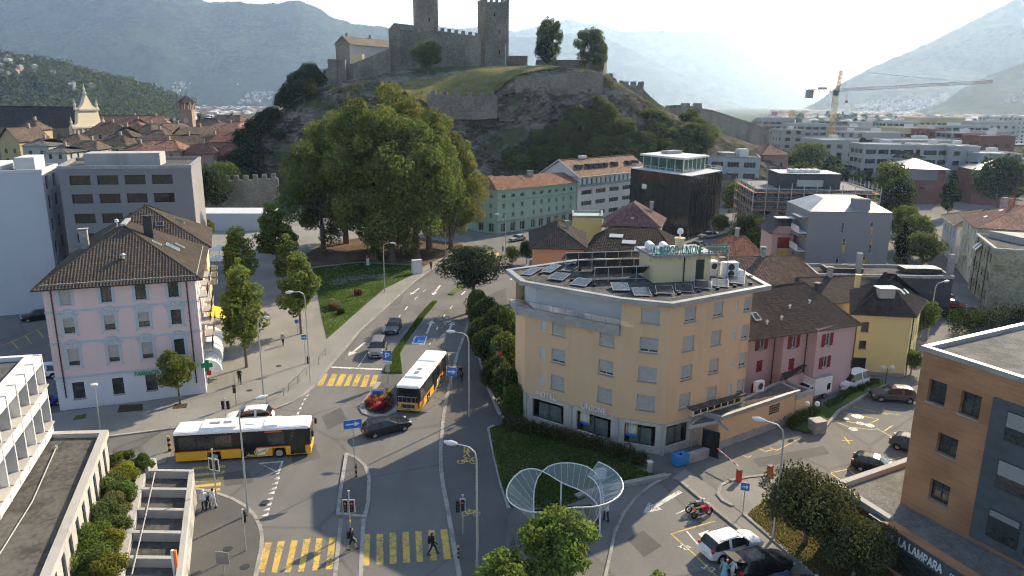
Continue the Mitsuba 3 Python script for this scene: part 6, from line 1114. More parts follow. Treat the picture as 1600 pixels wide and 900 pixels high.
mat('scaffold_board', (0.45, 0.20, 0.09), 0.8, 0.2); mat('crane_yellow', (0.50, 0.36, 0.12), 0.5, 0.4); mat('crane_red', (0.30, 0.10, 0.10), 0.5, 0.4); mat('dark_cladding', (0.045, 0.05, 0.058), 0.55, 0.4)
def rows_of(L, n, w, zs, h, margin=1.0): return [(margin + (L - 2 * margin) * (i + 0.5) / n - w / 2, margin + (L - 2 * margin) * (i + 0.5) / n + w / 2, z, z + h) for z in zs for i in range(n)]
def dist(a, b): return math.hypot(a[0] - b[0], a[1] - b[1])
def rect_from(A, B, depth):
    """plan with front A to B (outside towards the camera) and the given depth behind"""
    a = np.array(B) - A; a = a / np.linalg.norm(a); b = np.array([-a[1], a[0]]); return [tuple(A), tuple(B), tuple(np.array(B) + b * depth), tuple(np.array(A) + b * depth)]
# green building
gA, gB, gC = (-9.5, 181.5), (-3.7, 177.1), (17.1, 197.6); gp = [gA, gB, (4.0, 184.2), gC, (11.0, 206.5), (-12.5, 188.0)]; L1, L2 = dist(gB, gp[2]), dist(gp[2], gC)
Rg = lambda L, n: (rows_of(L, n, 0.9, (3.7, 6.0), 1.25, 0.6) + rows_of(L, n, 1.3, (8.6,), 0.9, 0.6) + rows_of(L, max(2, n // 1), 1.7, (0.3,), 2.1, 0.4), dict(frame_mat='white'))
t = building('green_building', 'long pale green building with arcade and red brown roof below the castle rock', gp, 0, 10.6, 'green_plaster', {0: Rg(dist(gA, gB), 2), 1: Rg(L1, 3), 2: Rg(L2, 6)}, flat=False, depth=0.25)
for i in (1, 2): L = (L1, L2)[i - 1]; F = t.F[i]; t.part('cornice', MB().fbox(F, 0, L, 0.0, 0.5, 8.2, 8.4), 'green_plaster'); t.part('cornice', MB().fbox(F, 0, L, 0.0, 0.3, 2.85, 3.05), 'concrete')
rf = MB(); cen = [np.array([-6.2, 184.0, 13.0]), np.array([1.5, 189.0, 13.0]), np.array([13.5, 200.8, 13.0])]; ev = [np.array([*p, 10.75]) for p in (np.array(gA) + [-0.8, -0.1], np.array(gB) + [0.0, -0.9], np.array(gp[2]) + [0.5, -0.7], np.array(gC) + [0.6, -0.6])]
for f in ([ev[0], ev[1], cen[0]], [ev[1], ev[2], cen[1], cen[0]], [ev[2], ev[3], cen[2], cen[1]]): roof_face(rf, f, 0.5, 0.5, 0, 0.05, (0.19, 0.10, 0.07), 0.3, 31)
roof_face(rf, [np.array([11.0, 207, 10.75]), np.array([-12.8, 188.5, 10.75]), cen[0], cen[2]], 1, 1, 0, 0.05, (0.19, 0.10, 0.07), 0.3, 33); roof_face(rf, [np.array([-12.8, 188.5, 10.75]), ev[0], cen[0]], 1, 1, 0, 0.05, (0.19, 0.10, 0.07), 0.3, 34)
rk = t.part('roof', rf, 'roofing'); t.part('eaves', MB().prism(sg.Polygon(gp).buffer(0.7, join_style=2), 10.5, 10.68, bottom=True), 'green_plaster', up=rk); chimney(t, rk, 4.5, 191.5, 12.6, 14.0, 1.6, 1.0, 'concrete'); t.part('party_wall', MB().add([[17.2, 197.7, 0], [11.2, 206.6, 0], [11.2, 206.6, 10.6], [13.6, 201.0, 13.0], [17.2, 197.7, 10.6]], [[0, 1, 2], [0, 2, 3], [0, 3, 4]]), 'green_plaster')
# white building with dormers
wA, wB = (17.6, 198.1), (40.5, 221.5); wp = rect_from(wA, wB, 13); L = dist(wA, wB)
t = building('white_building', 'long white building with ribbon windows and blue dormers in its brown roof', wp, 0, 12.3, 'white_plaster', {0: (rows_of(L, 5, 4.6, (1.0, 4.0, 7.0), 1.2, 0.8) + rows_of(L, 15, 0.9, (9.6,), 1.8, 0.8), dict(frame_mat='metal_grey', bars=3)), 3: []}, flat=False, depth=0.3)
t.part('balcony_rail', MB().fbox(t.F[0], 0, L, 0.5, 0.56, 9.2, 9.9), 'metal_grey'); t.part('string_course', MB().fbox(t.F[0], 0, L, 0.0, 0.6, 9.05, 9.2), 'white_plaster')
rk, fc, R0, R1, E = tiled_roof(t, wp, 12.3, 3.8, 0.6, 0.0, (0.20, 0.125, 0.09), 0.5, 0.5, 0.0, 'white_plaster', None, 'white_metal', 35)
for i, s in enumerate((0.12, 0.25, 0.32, 0.39, 0.46, 0.6, 0.8, 0.9)):
    p, u, v, n = on_face(fc[0], s, 0.5, 0.1); d = MB(); d.box(p + [0, 0, 0.2], (1.7, 1.7, 1.2), math.atan2(u[1], u[0])); k = t.part('dormer', d, 'dark_cladding', up=rk)
t.part('verge', MB().tube([E[0] + [0, 0, 0.15], R0 + [0, 0, 0.15], E[3] + [0, 0, 0.15]], 0.2, 5), 'white', up=rk); t.part('roof_hatch', MB().box(R0 * 0.7 + R1 * 0.3 + [0, 0, 0.5], (2.4, 1.2, 0.8), 0.8), 'white', up=rk)
# black office building
bF, bR, bL = (41.13, 170.06), (52.3, 184.8), (30.6, 190.5); bq = [bL, bF, bR, (41.8, 205.2)]
t = Thing('office_building', 'black glass office cube with green glazed penthouse and white roof slab', 'building'); mb = MB()
for i in range(4): wall(mb, bq[i], bq[(i + 1) % 4], 2.9, 15.0)
t.part('wall', mb, 'black_facade'); core = [tuple(np.array(p) * 0.84 + np.array([41.4, 187.6]) * 0.16) for p in bq]; mb = MB()
for i in range(4): wall(mb, core[i], core[(i + 1) % 4], 0, 2.95)
t.part('ground_floor', mb, 'brown_glass'); co = MB()
for i in (0, 1):
    A, B = bq[i], bq[i + 1]; F = frame(A, B); L = dist(A, B); n = 10
    for k in range(n):
        for j, z in enumerate((3.2, 6.15, 9.1, 12.05)):
            u0, u1 = L * k / n + 0.1, L * (k + 1) / n - 0.1; t.part('window', MB().fbox(F, u0, u1, 0.01, 0.05, z, z + 2.6), 'brown_glass')
            if (k, j) in ((2, 2), (1, 0), (2, 0), (3, 0)) and i == 0: t.part('blind', MB().fbox(F, u0 + 0.1, u1 - 0.1, 0.05, 0.07, z + 1.3, z + 2.5), 'white_awning')
    for k in range(n + 1): t.part('mullion', MB().fbox(F, L * k / n - 0.06, L * k / n + 0.06, 0.0, 0.12, 0.0, 15.0), 'black_facade')
    for z in (5.95, 8.9, 11.85, 14.85): t.part('transom', MB().fbox(F, 0, L, 0.0, 0.16, z, z + 0.16), 'black_facade')
rk = t.part('terrace', MB().prism(sg.Polygon(bq).buffer(0.1), 15.0, 15.15, bottom=True), 'white'); c = np.array([41.4, 188.5]); pe = [tuple(np.array(p) * 0.68 + c * 0.32 + [-0.3, 1.2]) for p in bq]; mb = MB()
for i in range(4): wall(mb, pe[i], pe[(i + 1) % 4], 15.15, 18.3)
t.part('penthouse', mb, 'green_glass', up=rk); t.part('roof_slab', MB().prism(sg.Polygon(pe).buffer(0.9, join_style=2), 18.3, 18.75, bottom=True), 'white', up=rk); fr = MB()
for i in range(4):
    F = frame(pe[i], pe[(i + 1) % 4]); L = dist(pe[i], pe[(i + 1) % 4])
    for k in range(6): fr.fbox(F, L * k / 5 - 0.08, L * k / 5 + 0.08, 0.0, 0.1, 15.15, 18.3)
t.part('penthouse_frame', fr, 'white_metal', up=rk); rl = MB()
for i in range(4):
    F = frame(bq[i], bq[(i + 1) % 4]); L = dist(bq[i], bq[(i + 1) % 4])
    for k in range(13): rl.fbox(F, L * k / 12 - 0.03, L * k / 12 + 0.03, -0.15, -0.09, 15.15, 16.2)
    rl.fbox(F, 0, L, -0.15, -0.08, 16.15, 16.22); rl.fbox(F, 0, L, -0.14, -0.09, 15.6, 15.64)
t.part('railing', rl, 'white_metal', up=rk); t.part('roof_plant', MB().box((41, 192, 19.2), (5, 2.5, 0.8), 0.6), 'zinc', up=rk)
# grey panel building behind
pp = rect_from((62.0, 236.0), (77.5, 232.0), 16); L = dist(pp[0], pp[1])
t = building('panel_building', 'pale grey panelled block with window bands behind the black cube', pp, 0, 15.2, 'facade_panel', {0: (rows_of(L, 3, 3.6, (1.2, 4.8, 8.4, 11.9), 1.7, 0.6), dict(frame_mat='metal_grey', bars=3, pane='glass_room'))}, depth=0.2); t.part('roof_plant', MB().lathe([(3, 0), (3, 1.3), (0, 1.5)], (69, 240, 15.0), 16), 'zinc'); t.part('roof_plant', MB().box((74, 240, 16.2), (3, 3, 2.4), 0.2), 'white_metal')
for j in range(3): t.part('wall_panel', MB().fbox(t.F[0], 5.4 * j + 0.1, 5.4 * j + 5.1, 0.01, 0.06, 3.3, 4.5), 'facade_panel')
# yellow hip house
yp = [(18.0, 140.5), (28.0, 139.5), (31.2, 151.0), (20.5, 153.0)]
t = building('yellow_house', 'cream yellow house with hipped purple brown roof before the black cube', yp, 0, 8.5, 'yellow_plaster', {0: ([(6.5, 7.9, 6.2, 7.4), (1.5, 2.5, 5.9, 7.3)], dict(frame_mat='concrete')), 1: [(1, 2, 4.5, 6), (5, 6, 4.5, 6)]}, flat=False)
rk, fc, R0, R1, E = tiled_roof(t, [yp[1], yp[2], yp[3], yp[0]], 8.5, 3.6, 0.7, 0.8, (0.15, 0.085, 0.085), 0.42, 0.42, 0.05, seed=36); chimney(t, rk, 28.0, 147.0, 10.0, 11.9, 0.6, 0.6, 'concrete'); t.part('roof_vent', MB().box(on_face(fc[3], 0.5, 0.35, 0.2)[0], (0.6, 0.4, 0.4)), 'metal_grey', up=rk)
t = building('extension', 'flat pale green roofed extension left of the cream yellow house', [(12.5, 150), (18.5, 150), (19.5, 158), (13.0, 158)], 0, 8.6, 'yellow_plaster', deck='green_plaster')
# orange house and dark roof next to it
op = [(3.1, 104.5), (10.4, 104.0), (11.2, 117.0), (3.3, 117.5)]
t = building('orange_house', 'orange house with dark hipped roof behind the hotel', op, 0, 11.0, 'orange_plaster', {0: ([(4.7, 5.6, 9.0, 9.8), (6.2, 7.0, 8.0, 10.0)], dict(frame_mat='concrete')), 3: [(2, 3, 7.6, 9.2)]}, flat=False)
rk, fc, R0, R1, E = tiled_roof(t, [op[1], op[2], op[3], op[0]], 11.05, 2.2, 0.6, 0.9, (0.055, 0.046, 0.042), 0.33, 0.4, 0.05, seed=37); chimney(t, rk, 8.3, 110.5, 11.8, 13.6, 0.5, 0.5, 'concrete')
dp = [(11.3, 103.2), (22.5, 100.2), (26.0, 112.5), (13.5, 115.5)]
t = building('dark_roofed_house', 'cream house with black tiled roof and three white skylights behind the hotel', dp, 0, 10.6, 'pale_plaster', {}, flat=False)
rk, fc, R0, R1, E = tiled_roof(t, [(10.6, 103.0), (22.8, 99.6), (26.2, 112.8), (13.5, 116.2)], 10.6, 2.7, 0.3, 0.5, (0.024, 0.021, 0.020), 0.33, 0.4, 0.05, seed=38)
for s, h in ((0.22, 0.62), (0.45, 0.42), (0.62, 0.2)): k = t.part('skylight', slab_on(MB(), fc[0], s, h, 2.0, 0.9, 0.12), 'white', up=rk)
# brown roofs between hotel and grey block
for nm, q, z, rise, col, hp, lb in (('tiled_house', [(30.5, 96.0), (42.5, 98.0), (41.0, 108.0), (28.5, 106.0)], 7.6, 2.6, (0.12, 0.075, 0.06), 0.3, 'house with reddish brown tiled roof right of the roof sign'), ('tiled_house', [(24.5, 88.0), (31.5, 89.0), (30.0, 98.5), (23.0, 97.0)], 8.3, 2.2, (0.085, 0.055, 0.05), 0.5, 'brown roofed house just behind the hotel roof corner'), ('tiled_house', [(38.5, 92.5), (50.5, 94.5), (49.0, 104.0), (37.0, 102.0)], 6.2, 2.0, (0.06, 0.045, 0.042), 0.4, 'low dark roofed house behind the rose house'), ('tiled_house', [(35.0, 122), (42, 121), (43, 129), (36, 130)], 6.6, 2.4, (0.28, 0.12, 0.075), 0.6, 'small house with bright orange roof among trees')):
    t = building(nm, lb, q, 0, z, 'pale_plaster', {0: [(1.5, 2.5, 3, 4.5), (5, 6, 3, 4.5)]}, flat=False); rk, fc, R0, R1, E = tiled_roof(t, q, z, rise, 0.6, hp, col, 0.4, 0.4, 0.05, 'pale_plaster', seed=39 + int(q[0][0])); chimney(t, rk, *((R0 + R1) / 2)[:2], z + rise * 0.7, z + rise + 1.2, 0.6, 0.6)
t = building('flat_roofed_hall', 'long dark flat roofed hall at the foot of the grey block', [(46, 107.5), (66.0, 106.5), (67, 114), (47, 115)], 0, 6.4, 'dark_cladding', {}, deck='gravel_roof')
for x in (51, 63): t.part('roof_light', MB().box((x, 110.5, 6.6), (5.5, 2.6, 0.7), -0.05), 'dark_metal'); t.part('roof_light_glass', MB().box((x, 110.5, 6.97), (4.6, 1.9, 0.05), -0.05), 'glass_room')
t.part('chimney', MB().box((52.8, 109.0, 7.8), (0.7, 0.7, 3.2)), 'concrete'); t.part('chimney', MB().box((66.2, 108.0, 7.8), (0.7, 0.7, 3.4)), 'concrete')
# grey block
GQ = [(51.2, 125.5), (65.0, 124.5), (66.0, 138.0), (52.2, 139.0)]
t = building('apartment_block', 'grey clad block with narrow coloured window slots and metal roof', GQ, 0, 13.3, 'grey_plaster', {0: ([(5.6, 6.1, 9.7, 11.6), (6.1, 6.6, 6.3, 8.8), (5.3, 5.8, 3.0, 5.2), (10.4, 10.9, 9.5, 11.7), (10.6, 11.1, 6.2, 8.9), (9.8, 10.3, 2.7, 5.6)], dict(frame_mat='white', bars=0, cross=2, pane='glass_room'))}, flat=False, depth=0.15)
for u, z, c in ((10.5, 9.6, 'orange_plaster'), (10.7, 7.6, 'orange_plaster'), (9.9, 3.9, 'yellow_awning'), (6.2, 6.4, 'yellow_awning')): t.part('coloured_panel', MB().fbox(t.F[0], u + 0.02, u + 0.38, -0.07, -0.04, z, z + 1.2), c)
rf = MB(); e = [np.array([*p, 13.35]) for p in GQ]; tp_ = [np.array([55.0, 129.5, 15.2]), np.array([62.3, 129.0, 15.2]), np.array([62.8, 134.5, 15.2]), np.array([55.5, 135, 15.2])]
for i in range(4): rf.quad(e[i], e[(i + 1) % 4], tp_[(i + 1) % 4], tp_[i])
rf.quad(*tp_); rk = t.part('roof', rf, 'zinc'); t.part('roof_box', MB().box((60.3, 126.6, 14.4), (2.6, 2.0, 2.2), -0.07), 'grey_plaster', up=rk)
F3 = t.F[3]
for z in (3.2, 6.4, 9.6):
    k = t.part('balcony', MB().fbox(F3, 8.5, 13.2, 0.0, 1.4, z - 0.2, z), 'white'); t.part('balcony_rail', MB().fbox(F3, 8.5, 13.2, 1.35, 1.4, z, z + 1.0), 'white_metal', up=k); t.part('balcony_roof', MB().fbox(F3, 8.5, 13.2, 0.0, 1.5, z + 2.6, z + 2.7), 'concrete', up=k)
oh = [(47.3, 131.5), (51.0, 131.0), (51.8, 139.0), (48.0, 139.5)]
t = building('small_house', 'small pale house with red and orange painted front beside the grey block', oh, 0, 9.0, 'rose_plaster', {}, flat=False); t.part('orange_field', MB().fbox(t.F[0], 1.0, 3.2, 0.01, 0.04, 3.0, 5.6), 'paint_yellow'); t.part('red_field', MB().fbox(t.F[0], 1.0, 3.2, 0.01, 0.04, 5.8, 7.8), 'red_shutter'); t.part('red_base', MB().fbox(t.F[0], 0.0, 3.7, 0.01, 0.05, 1.8, 2.9), 'red_shutter')
rk, fc, R0, R1, E = tiled_roof(t, [oh[1], oh[2], oh[3], oh[0]], 9.0, 2.2, 0.5, 0.0, (0.08, 0.075, 0.075), 0.4, 0.4, 0.0, 'rose_plaster', seed=44); t.part('dormer', MB().box((49.2, 131.8, 10.6), (2.6, 1.6, 1.4)), 'dark_cladding', up=rk); t.part('dormer_roof', MB().box((49.2, 131.6, 11.35), (3.2, 2.2, 0.14)), 'white', up=rk)
# scaffolded building
SQ = [(55.5, 166.5), (80.5, 164.0), (83.0, 184.0), (58.0, 187.0)]
t = building('scaffolded_building', 'unfinished building behind scaffolding with dark roof pavilion', SQ, 0, 12.6, 'slate_panel', {0: (rows_of(25.1, 8, 2.3, (0.8, 3.9, 7.0, 10.0), 1.9, 0.5), dict(frame_mat='dark_metal', pane='glass_dark')), 3: (rows_of(20.6, 5, 2.2, (0.8, 3.9, 7.0, 10.0), 1.9, 0.5), dict(frame_mat='dark_metal', pane='glass_dark'))}, deck='paving', parapet=0.1)
pv = [(61, 168.5), (74.5, 167.2), (75.5, 178), (62, 179)]; mb = MB()
for i in range(4): wall(mb, pv[i], pv[(i + 1) % 4], 12.5, 16.0, [(4.0, 10.0, 13.0, 14.6)] if i == 0 else [], 0.6)
k = t.part('roof_pavilion', mb, 'dark_cladding', label='dark roof pavilion of the scaffolded building'); t.part('pavilion_roof', MB().prism(sg.Polygon(pv), 15.9, 16.02), 'zinc', up=k); t.part('pavilion_wall', MB().fbox(frame(pv[0], pv[1]), 4.0, 10.0, -0.6, -0.5, 13.0, 14.6), 'galvanised', up=k)
for i in range(5): t.part('roof_unit', MB().box((64.5 + i * 1.5, 171.5, 16.4), (1.0, 2.2, 0.7)), 'white_metal', up=k)
sc = Thing('scaffold', 'grey tube scaffold with orange boards round the unfinished building', 'scaffold')
for (A, B) in ((np.array(SQ[0]) + [-1.2, -1.4], np.array(SQ[1]) + [1.2, -1.4]), (np.array(SQ[3]) + [-1.3, 0], np.array(SQ[0]) + [-1.3, -1.4]), (np.array(SQ[1]) + [1.2, -1.4], np.array(SQ[2]) + [1.2, 0])):
    F = frame(A, B); L = dist(A, B); n = max(3, int(L / 2.6))
    for z in (1.9, 3.9, 5.9, 7.9, 9.9, 11.9):
        sc.part('board', MB().fbox(F, 0, L, -0.7, 0.0, z, z + 0.16), 'scaffold_board'); rl = MB(); rl.tube([[*(F[0] + F[2] * 0.02), z + 1.0], [*(F[0] + F[1] * L + F[2] * 0.02), z + 1.0]], 0.035, 5); rl.tube([[*(F[0] + F[2] * 0.02), z + 0.5], [*(F[0] + F[1] * L + F[2] * 0.02), z + 0.5]], 0.03, 5); sc.part('guard_rail', rl, 'galvanised')
    for i in range(n + 1):
        u = L * i / n; sc.part('upright', MB().tube([[*(F[0] + F[1] * u), 0], [*(F[0] + F[1] * u), 13.6 + (i % 2) * 0.5]], 0.085, 6), 'galvanised')
# villa, moss house, white house
VP = [(82.0, 127.5), (106, 117.5), (112.5, 132.5), (88.5, 142.5)]
t = building('villa', 'cream yellow villa with pink tiled hipped roof and balconies', VP, 0, 10.6, 'cream_plaster', {3: (rows_of(16.3, 4, 1.0, (1.2, 4.5, 7.9), 1.8, 0.6), dict(frame_mat='white', leaves=None, shutter=0.5)), 0: (rows_of(26, 8, 1.0, (8.0,), 1.6, 0.6), dict(frame_mat='white'))}, flat=False)
rk, fc, R0, R1, E = tiled_roof(t, VP, 10.7, 3.2, 0.7, 1.0, (0.30, 0.17, 0.13), 0.33, 0.4, 0.05, seed=45)
for s in (0.34, 0.46, 0.56): skylight(t, rk, fc[0], s, 0.45, 0.9, 1.0)
for s, h in ((0.35, 0.6), (0.6, 0.3)): t.part('roof_window', slab_on(MB(), fc[3], s, h, 1.2, 0.6, 0.1), 'white', up=rk)
chimney(t, rk, 91.0, 133.5, 12.6, 14.6, 0.6, 0.6, 'brick'); chimney(t, rk, 93.5, 139.0, 11.9, 14.2, 0.9, 0.9, 'concrete')
for z in (4.2, 7.5): k = t.part('balcony', MB().fbox(t.F[3], 6.3, 9.6, 0, 1.3, z - 0.2, z), 'cream_plaster'); t.part('balustrade', MB().fbox(t.F[3], 6.3, 9.6, 1.2, 1.3, z, z + 0.9), 'cream_plaster', up=k)
MQ = [(75.3, 112.3), (95.0, 104.0), (101.0, 117.5), (80.8, 126.0)]; ML = dist(MQ[3], MQ[0])
t = building('stained_building', 'flat roofed cream building with mossy stained end wall', MQ, 0, 9.6, 'moss_plaster', {3: (rows_of(ML, 6, 0.9, (0.9, 4.0, 6.9), 1.6, 0.6), dict(frame_mat='dark_metal', sill='concrete')) }, coping='concrete_light', cope=0.35, parapet=0.3)
t.part('facade_coat', MB().fbox(t.F[3], 0, ML, 0.0, 0.06, 3.5, 3.7), 'concrete'); t.part('roof_step', MB().prism([(83, 117.5), (99, 111.0), (101, 116.5), (82, 124.5)], 9.3, 10.4), 'concrete_light')
for i in (0.2, 0.45, 0.8): F = t.F[3]; t.part('downpipe', MB().tube([[*(F[0] + F[1] * ML * i + F[2] * 0.12), 0.2], [*(F[0] + F[1] * ML * i + F[2] * 0.12), 9.4]], 0.06, 6), 'dark_metal')
for u in (2.6, 4.4): F = t.F[3]; t.part('awning', MB().quad([*(F[0] + F[1] * u), 8.6], [*(F[0] + F[1] * (u + 1.2)), 8.6], [*(F[0] + F[1] * (u + 1.2) + F[2] * 0.8), 7.6], [*(F[0] + F[1] * u + F[2] * 0.8), 7.6]), 'white_awning')
HQ = [(90.0, 146.5), (101, 142), (106, 155), (95, 160)]
t = building('white_house', 'white house with dark hipped roof behind the villa', HQ, 0, 8.0, 'white_plaster', {3: (rows_of(14, 4, 1.0, (1.2, 4.8), 1.7, 0.6), dict(frame_mat='metal_grey'))}, flat=False); tiled_roof(t, HQ, 8.0, 2.8, 0.8, 0.9, (0.085, 0.07, 0.062), 0.45, 0.45, 0.0, seed=46)
for q, lb in ((rect_from((126, 243), (141, 240.5), 14), 'red brick block with pale hipped metal roof, nearer the scaffold'), (rect_from((150.5, 240.5), (163.5, 238), 14), 'red brick block with pale hipped metal roof behind the conifer')):
    t = building('brick_block', lb, q, 0, 11.5, 'painted', {0: (rows_of(13, 2, 1.6, (4.5, 9.0), 1.0, 2), dict(frame_mat='dark_metal'))}, flat=False, col=(0.22, 0.10, 0.075), group=None); F = t.F[0]; t.part('grey_band', MB().fbox(F, 0, 13, 0.01, 0.1, 7.6, 11.4), 'grey_plaster'); fcs, R0, R1, E = hip_roof(q, 11.5, 2.6, 0.8, 1.0); m = MB(); [m.add(f, [[0, 1, 2, 3]] if len(f) == 4 else [[0, 1, 2]]) for f in fcs]; t.part('roof', m, 'zinc')
# cranes
def lattice(t, name, a, b, w, n, m, r=0.09, tri=False):
    a, b = np.array(a, float), np.array(b, float); d = (b - a) / np.linalg.norm(b - a); s = np.cross(d, [0, 0, 1.0] if abs(d[2]) < 0.9 else [0.63, -0.77, 0]); s /= np.linalg.norm(s); u = np.cross(s, d); mb = MB()
    cs = [(s + u) * w / 2, (s - u) * w / 2, (-s - u) * w / 2, (-s + u) * w / 2] if not tri else [s * w / 2 - u * w / 2, -s * w / 2 - u * w / 2, u * w / 2]
    for c in cs: mb.tube([a + c, b + c], r, 5)
    for i in range(n):
        p, q = a + (b - a) * i / n, a + (b - a) * (i + 1) / n
        for k in range(len(cs)): mb.tube([p + cs[k], q + cs[(k + 1) % len(cs)]], r * 0.6, 4); mb.tube([q + cs[k], q + cs[(k + 1) % len(cs)]], r * 0.6, 4)
    t.part(name, mb, m)
cr = Thing('tower_crane', 'tall yellow tower crane with long red and white jib', 'crane'); cx, cy = 140.5, 330.0; zj = 37.62; zt = 45.89
lattice(cr, 'mast', (cx, cy, 0), (cx, cy, zj), 1.7, 26, 'crane_yellow', 0.12); lattice(cr, 'tower_head', (cx + 0.5, cy, zj), (cx + 1.4, cy, zt), 1.1, 5, 'crane_red', 0.14)
je = np.array([cx + 58, cy - 15, 41.23])
for k in range(8): lattice(cr, 'jib_section', np.array([cx, cy, zj]) + (je - [cx, cy, zj]) * k / 8, np.array([cx, cy, zj]) + (je - [cx, cy, zj]) * (k + 1) / 8, 1.1, 5, 'crane_red' if k % 2 else 'metal_grey', 0.075, True)
lattice(cr, 'counter_jib', (cx, cy, zj), (cx - 11, cy + 2.8, zj - 0.3), 1.3, 5, 'crane_red', 0.13); cr.part('counterweight', MB().box((cx - 10.5, cy + 2.6, zj - 1.6), (2.8, 1.6, 3.4)), 'concrete'); cr.part('cab', MB().box((cx - 0.6, cy - 1.6, zj - 1.2), (1.6, 1.6, 2.2)), 'glass_dark'); cr.part('winch', MB().box((cx - 5.5, cy + 1.4, zj + 0.8), (3.6, 1.4, 1.0)), 'metal_grey')
cr.part('tie_rod', MB().tube([(cx + 1.4, cy, zt), (cx + 42, cy - 10.8, zj + 4.2)], 0.07, 5), 'galvanised'); cr.part('tie_rod', MB().tube([(cx + 1.4, cy, zt), (cx - 9.5, cy + 2.4, zj + 0.4)], 0.07, 5), 'galvanised'); cr.part('hook', MB().tube([(cx + 4.5, cy - 1.2, zj), (cx + 4.5, cy - 1.2, zj - 4.5)], 0.06, 5).box((cx + 4.5, cy - 1.2, zj - 4.8), (0.9, 0.9, 0.9)), 'crane_red')
c2 = Thing('tower_crane', 'small distant yellow crane left of the tall one', 'crane'); lattice(c2, 'mast', (222, 600, 0), (222, 600, 27.59), 2.4, 14, 'crane_yellow', 0.28); lattice(c2, 'jib', (208, 597, 25.61), (236, 600, 26.60), 1.2, 8, 'crane_yellow', 0.16, True); c2.part('counterweight', MB().box((207, 597, 25.61 - 0.8), (3.6, 2, 3)), 'crane_red')
# ---- old town on the left -------------------------------------------------------------------------------------------------
def far_house(name, label, quad, z, rise, wc, rc, hip, cat='house', group=None, win=True, seed=1, fine=1.0, chim=True):
    t = Thing(name, label, cat, group); q = ccw(quad); mb = MB(); wm = MB()
    for i in range(4):
        A, B = q[i], q[(i + 1) % 4]; L = dist(A, B); F = frame(A, B); R = []
        if win and F[2][1] < 0.35:
            n = max(1, int(L / 3.4)); R = [r for r in rows_of(L, n, 1.0, [zz for zz in np.arange(1.3, z - 1.6, 3.1)], 1.5, 0.5)]
        wall(mb, A, B, 0, z, R, 0.25, wc)
        o, a, n_ = F
        for u0, u1, z0, z1 in R: wm.quad(*[[*(o + a * u - n_ * 0.2), zz] for u, zz in ((u0, z0), (u1, z0), (u1, z1), (u0, z1))])
    faces, R0, R1, E = hip_roof(q, z, rise, 0.6, hip); rf = MB(); n = 2 if hip < 0.02 else 4
    for i in range(n): roof_face(rf, faces[i], 0.55 * fine, 0.6 * fine, 0, 0.05, rc, 0.3, seed * 5 + i)
    if n == 2:
        for a, b, R in ((q[1], q[2], R1), (q[3], q[0], R0)): mb.add([[*a, z], [*b, z], [*((np.array(a) + b) / 2), z + rise - 0.1]], [[0, 1, 2]], wc)
    t.part('wall', mb, 'painted'); rk = t.part('roof', rf, 'roofing')
    if wm.v: t.part('windows', wm, 'glass_room', kind='stuff')
    if chim: p = R0 * 0.35 + R1 * 0.65; t.part('chimney', MB().box(p + [0.3, 0.2, 0.4], (0.8, 0.8, 1.8), col=(0.3, 0.24, 0.2)), 'painted', up=rk)
    return t
def quad_at(cx, cy, w, d, rz):
    C, S = math.cos(rz), math.sin(rz); return [(cx + x * C - y * S, cy + x * S + y * C) for x, y in ((-w / 2, -d / 2), (w / 2, -d / 2), (w / 2, d / 2), (-w / 2, d / 2))]
# church
ch = Thing('church', 'baroque church with long dark roof and ornate cream stone front', 'church'); ny = 300.0; nq = [(-222.0, 297), (-171.5, 288), (-168.5, 304), (-219, 313)]; nz = 21.5; mb = MB()
for i in range(4): L = dist(nq[i], nq[(i + 1) % 4]); wall(mb, nq[i], nq[(i + 1) % 4], 0, nz, rows_of(L, 6, 1.8, (15.2,), 3.0, 3) if i == 0 else [], 0.6)
ch.part('nave_wall', mb, 'castle_stone'); faces, R0, R1, E = hip_roof(nq, nz, 7.0, 0.7, 0.0); rf = MB(); roof_face(rf, faces[0], 0.6, 0.6, 0, 0.05, (0.055, 0.048, 0.045), 0.25, 61); roof_face(rf, faces[1], 1, 1, 0, 0.05, (0.055, 0.048, 0.045), 0.25, 62); ch.part('roof', rf, 'roofing')
for u in (6, 14, 22, 30, 38, 46): ch.part('buttress', MB().fbox(frame(nq[0], nq[1]), u, u + 1.3, 0, 1.6, 0, 18.5), 'castle_stone')
FF = frame((-170.0, 286.0), (-166.0, 304.0)); W = 18.4
def facade_poly(pts, th, m, name, off=0.0):
    o, a, n = FF; P = sg.Polygon(pts); v, f = trimesh.creation.extrude_polygon(P, th, engine='earcut').vertices, None; e = trimesh.creation.extrude_polygon(P, th, engine='earcut'); v = np.array(e.vertices); w = np.column_stack([o + np.outer(v[:, 0], a) + np.outer(v[:, 2] + off, n), v[:, 1]]); ch.part(name, MB().add(w, e.faces), m)
facade_poly([(0, 0), (W, 0), (W, 21), (15.2, 22.5), (14.2, 27.5), (11.5, 29.5), (W / 2, 33.5), (6.9, 29.5), (4.2, 27.5), (3.2, 22.5), (0, 21)], 1.4, 'cream_plaster', 'facade')
for z in (10.5, 20.6, 27.3): ch.part('facade_cornice', MB().fbox(FF, -0.4 if z < 25 else 4, W + 0.4 if z < 25 else 14.4, 1.4, 2.1, z, z + 0.7), 'concrete_light')
for u in (0.6, 4.4, 7.0, 10.6, 13.2, 17.0):
    ch.part('pilaster', MB().fbox(FF, u, u + 0.8, 1.4, 1.85, 0, 10.5), 'concrete_light'); ch.part('pilaster', MB().fbox(FF, u, u + 0.8, 1.4, 1.85, 11.2, 20.6), 'concrete_light')
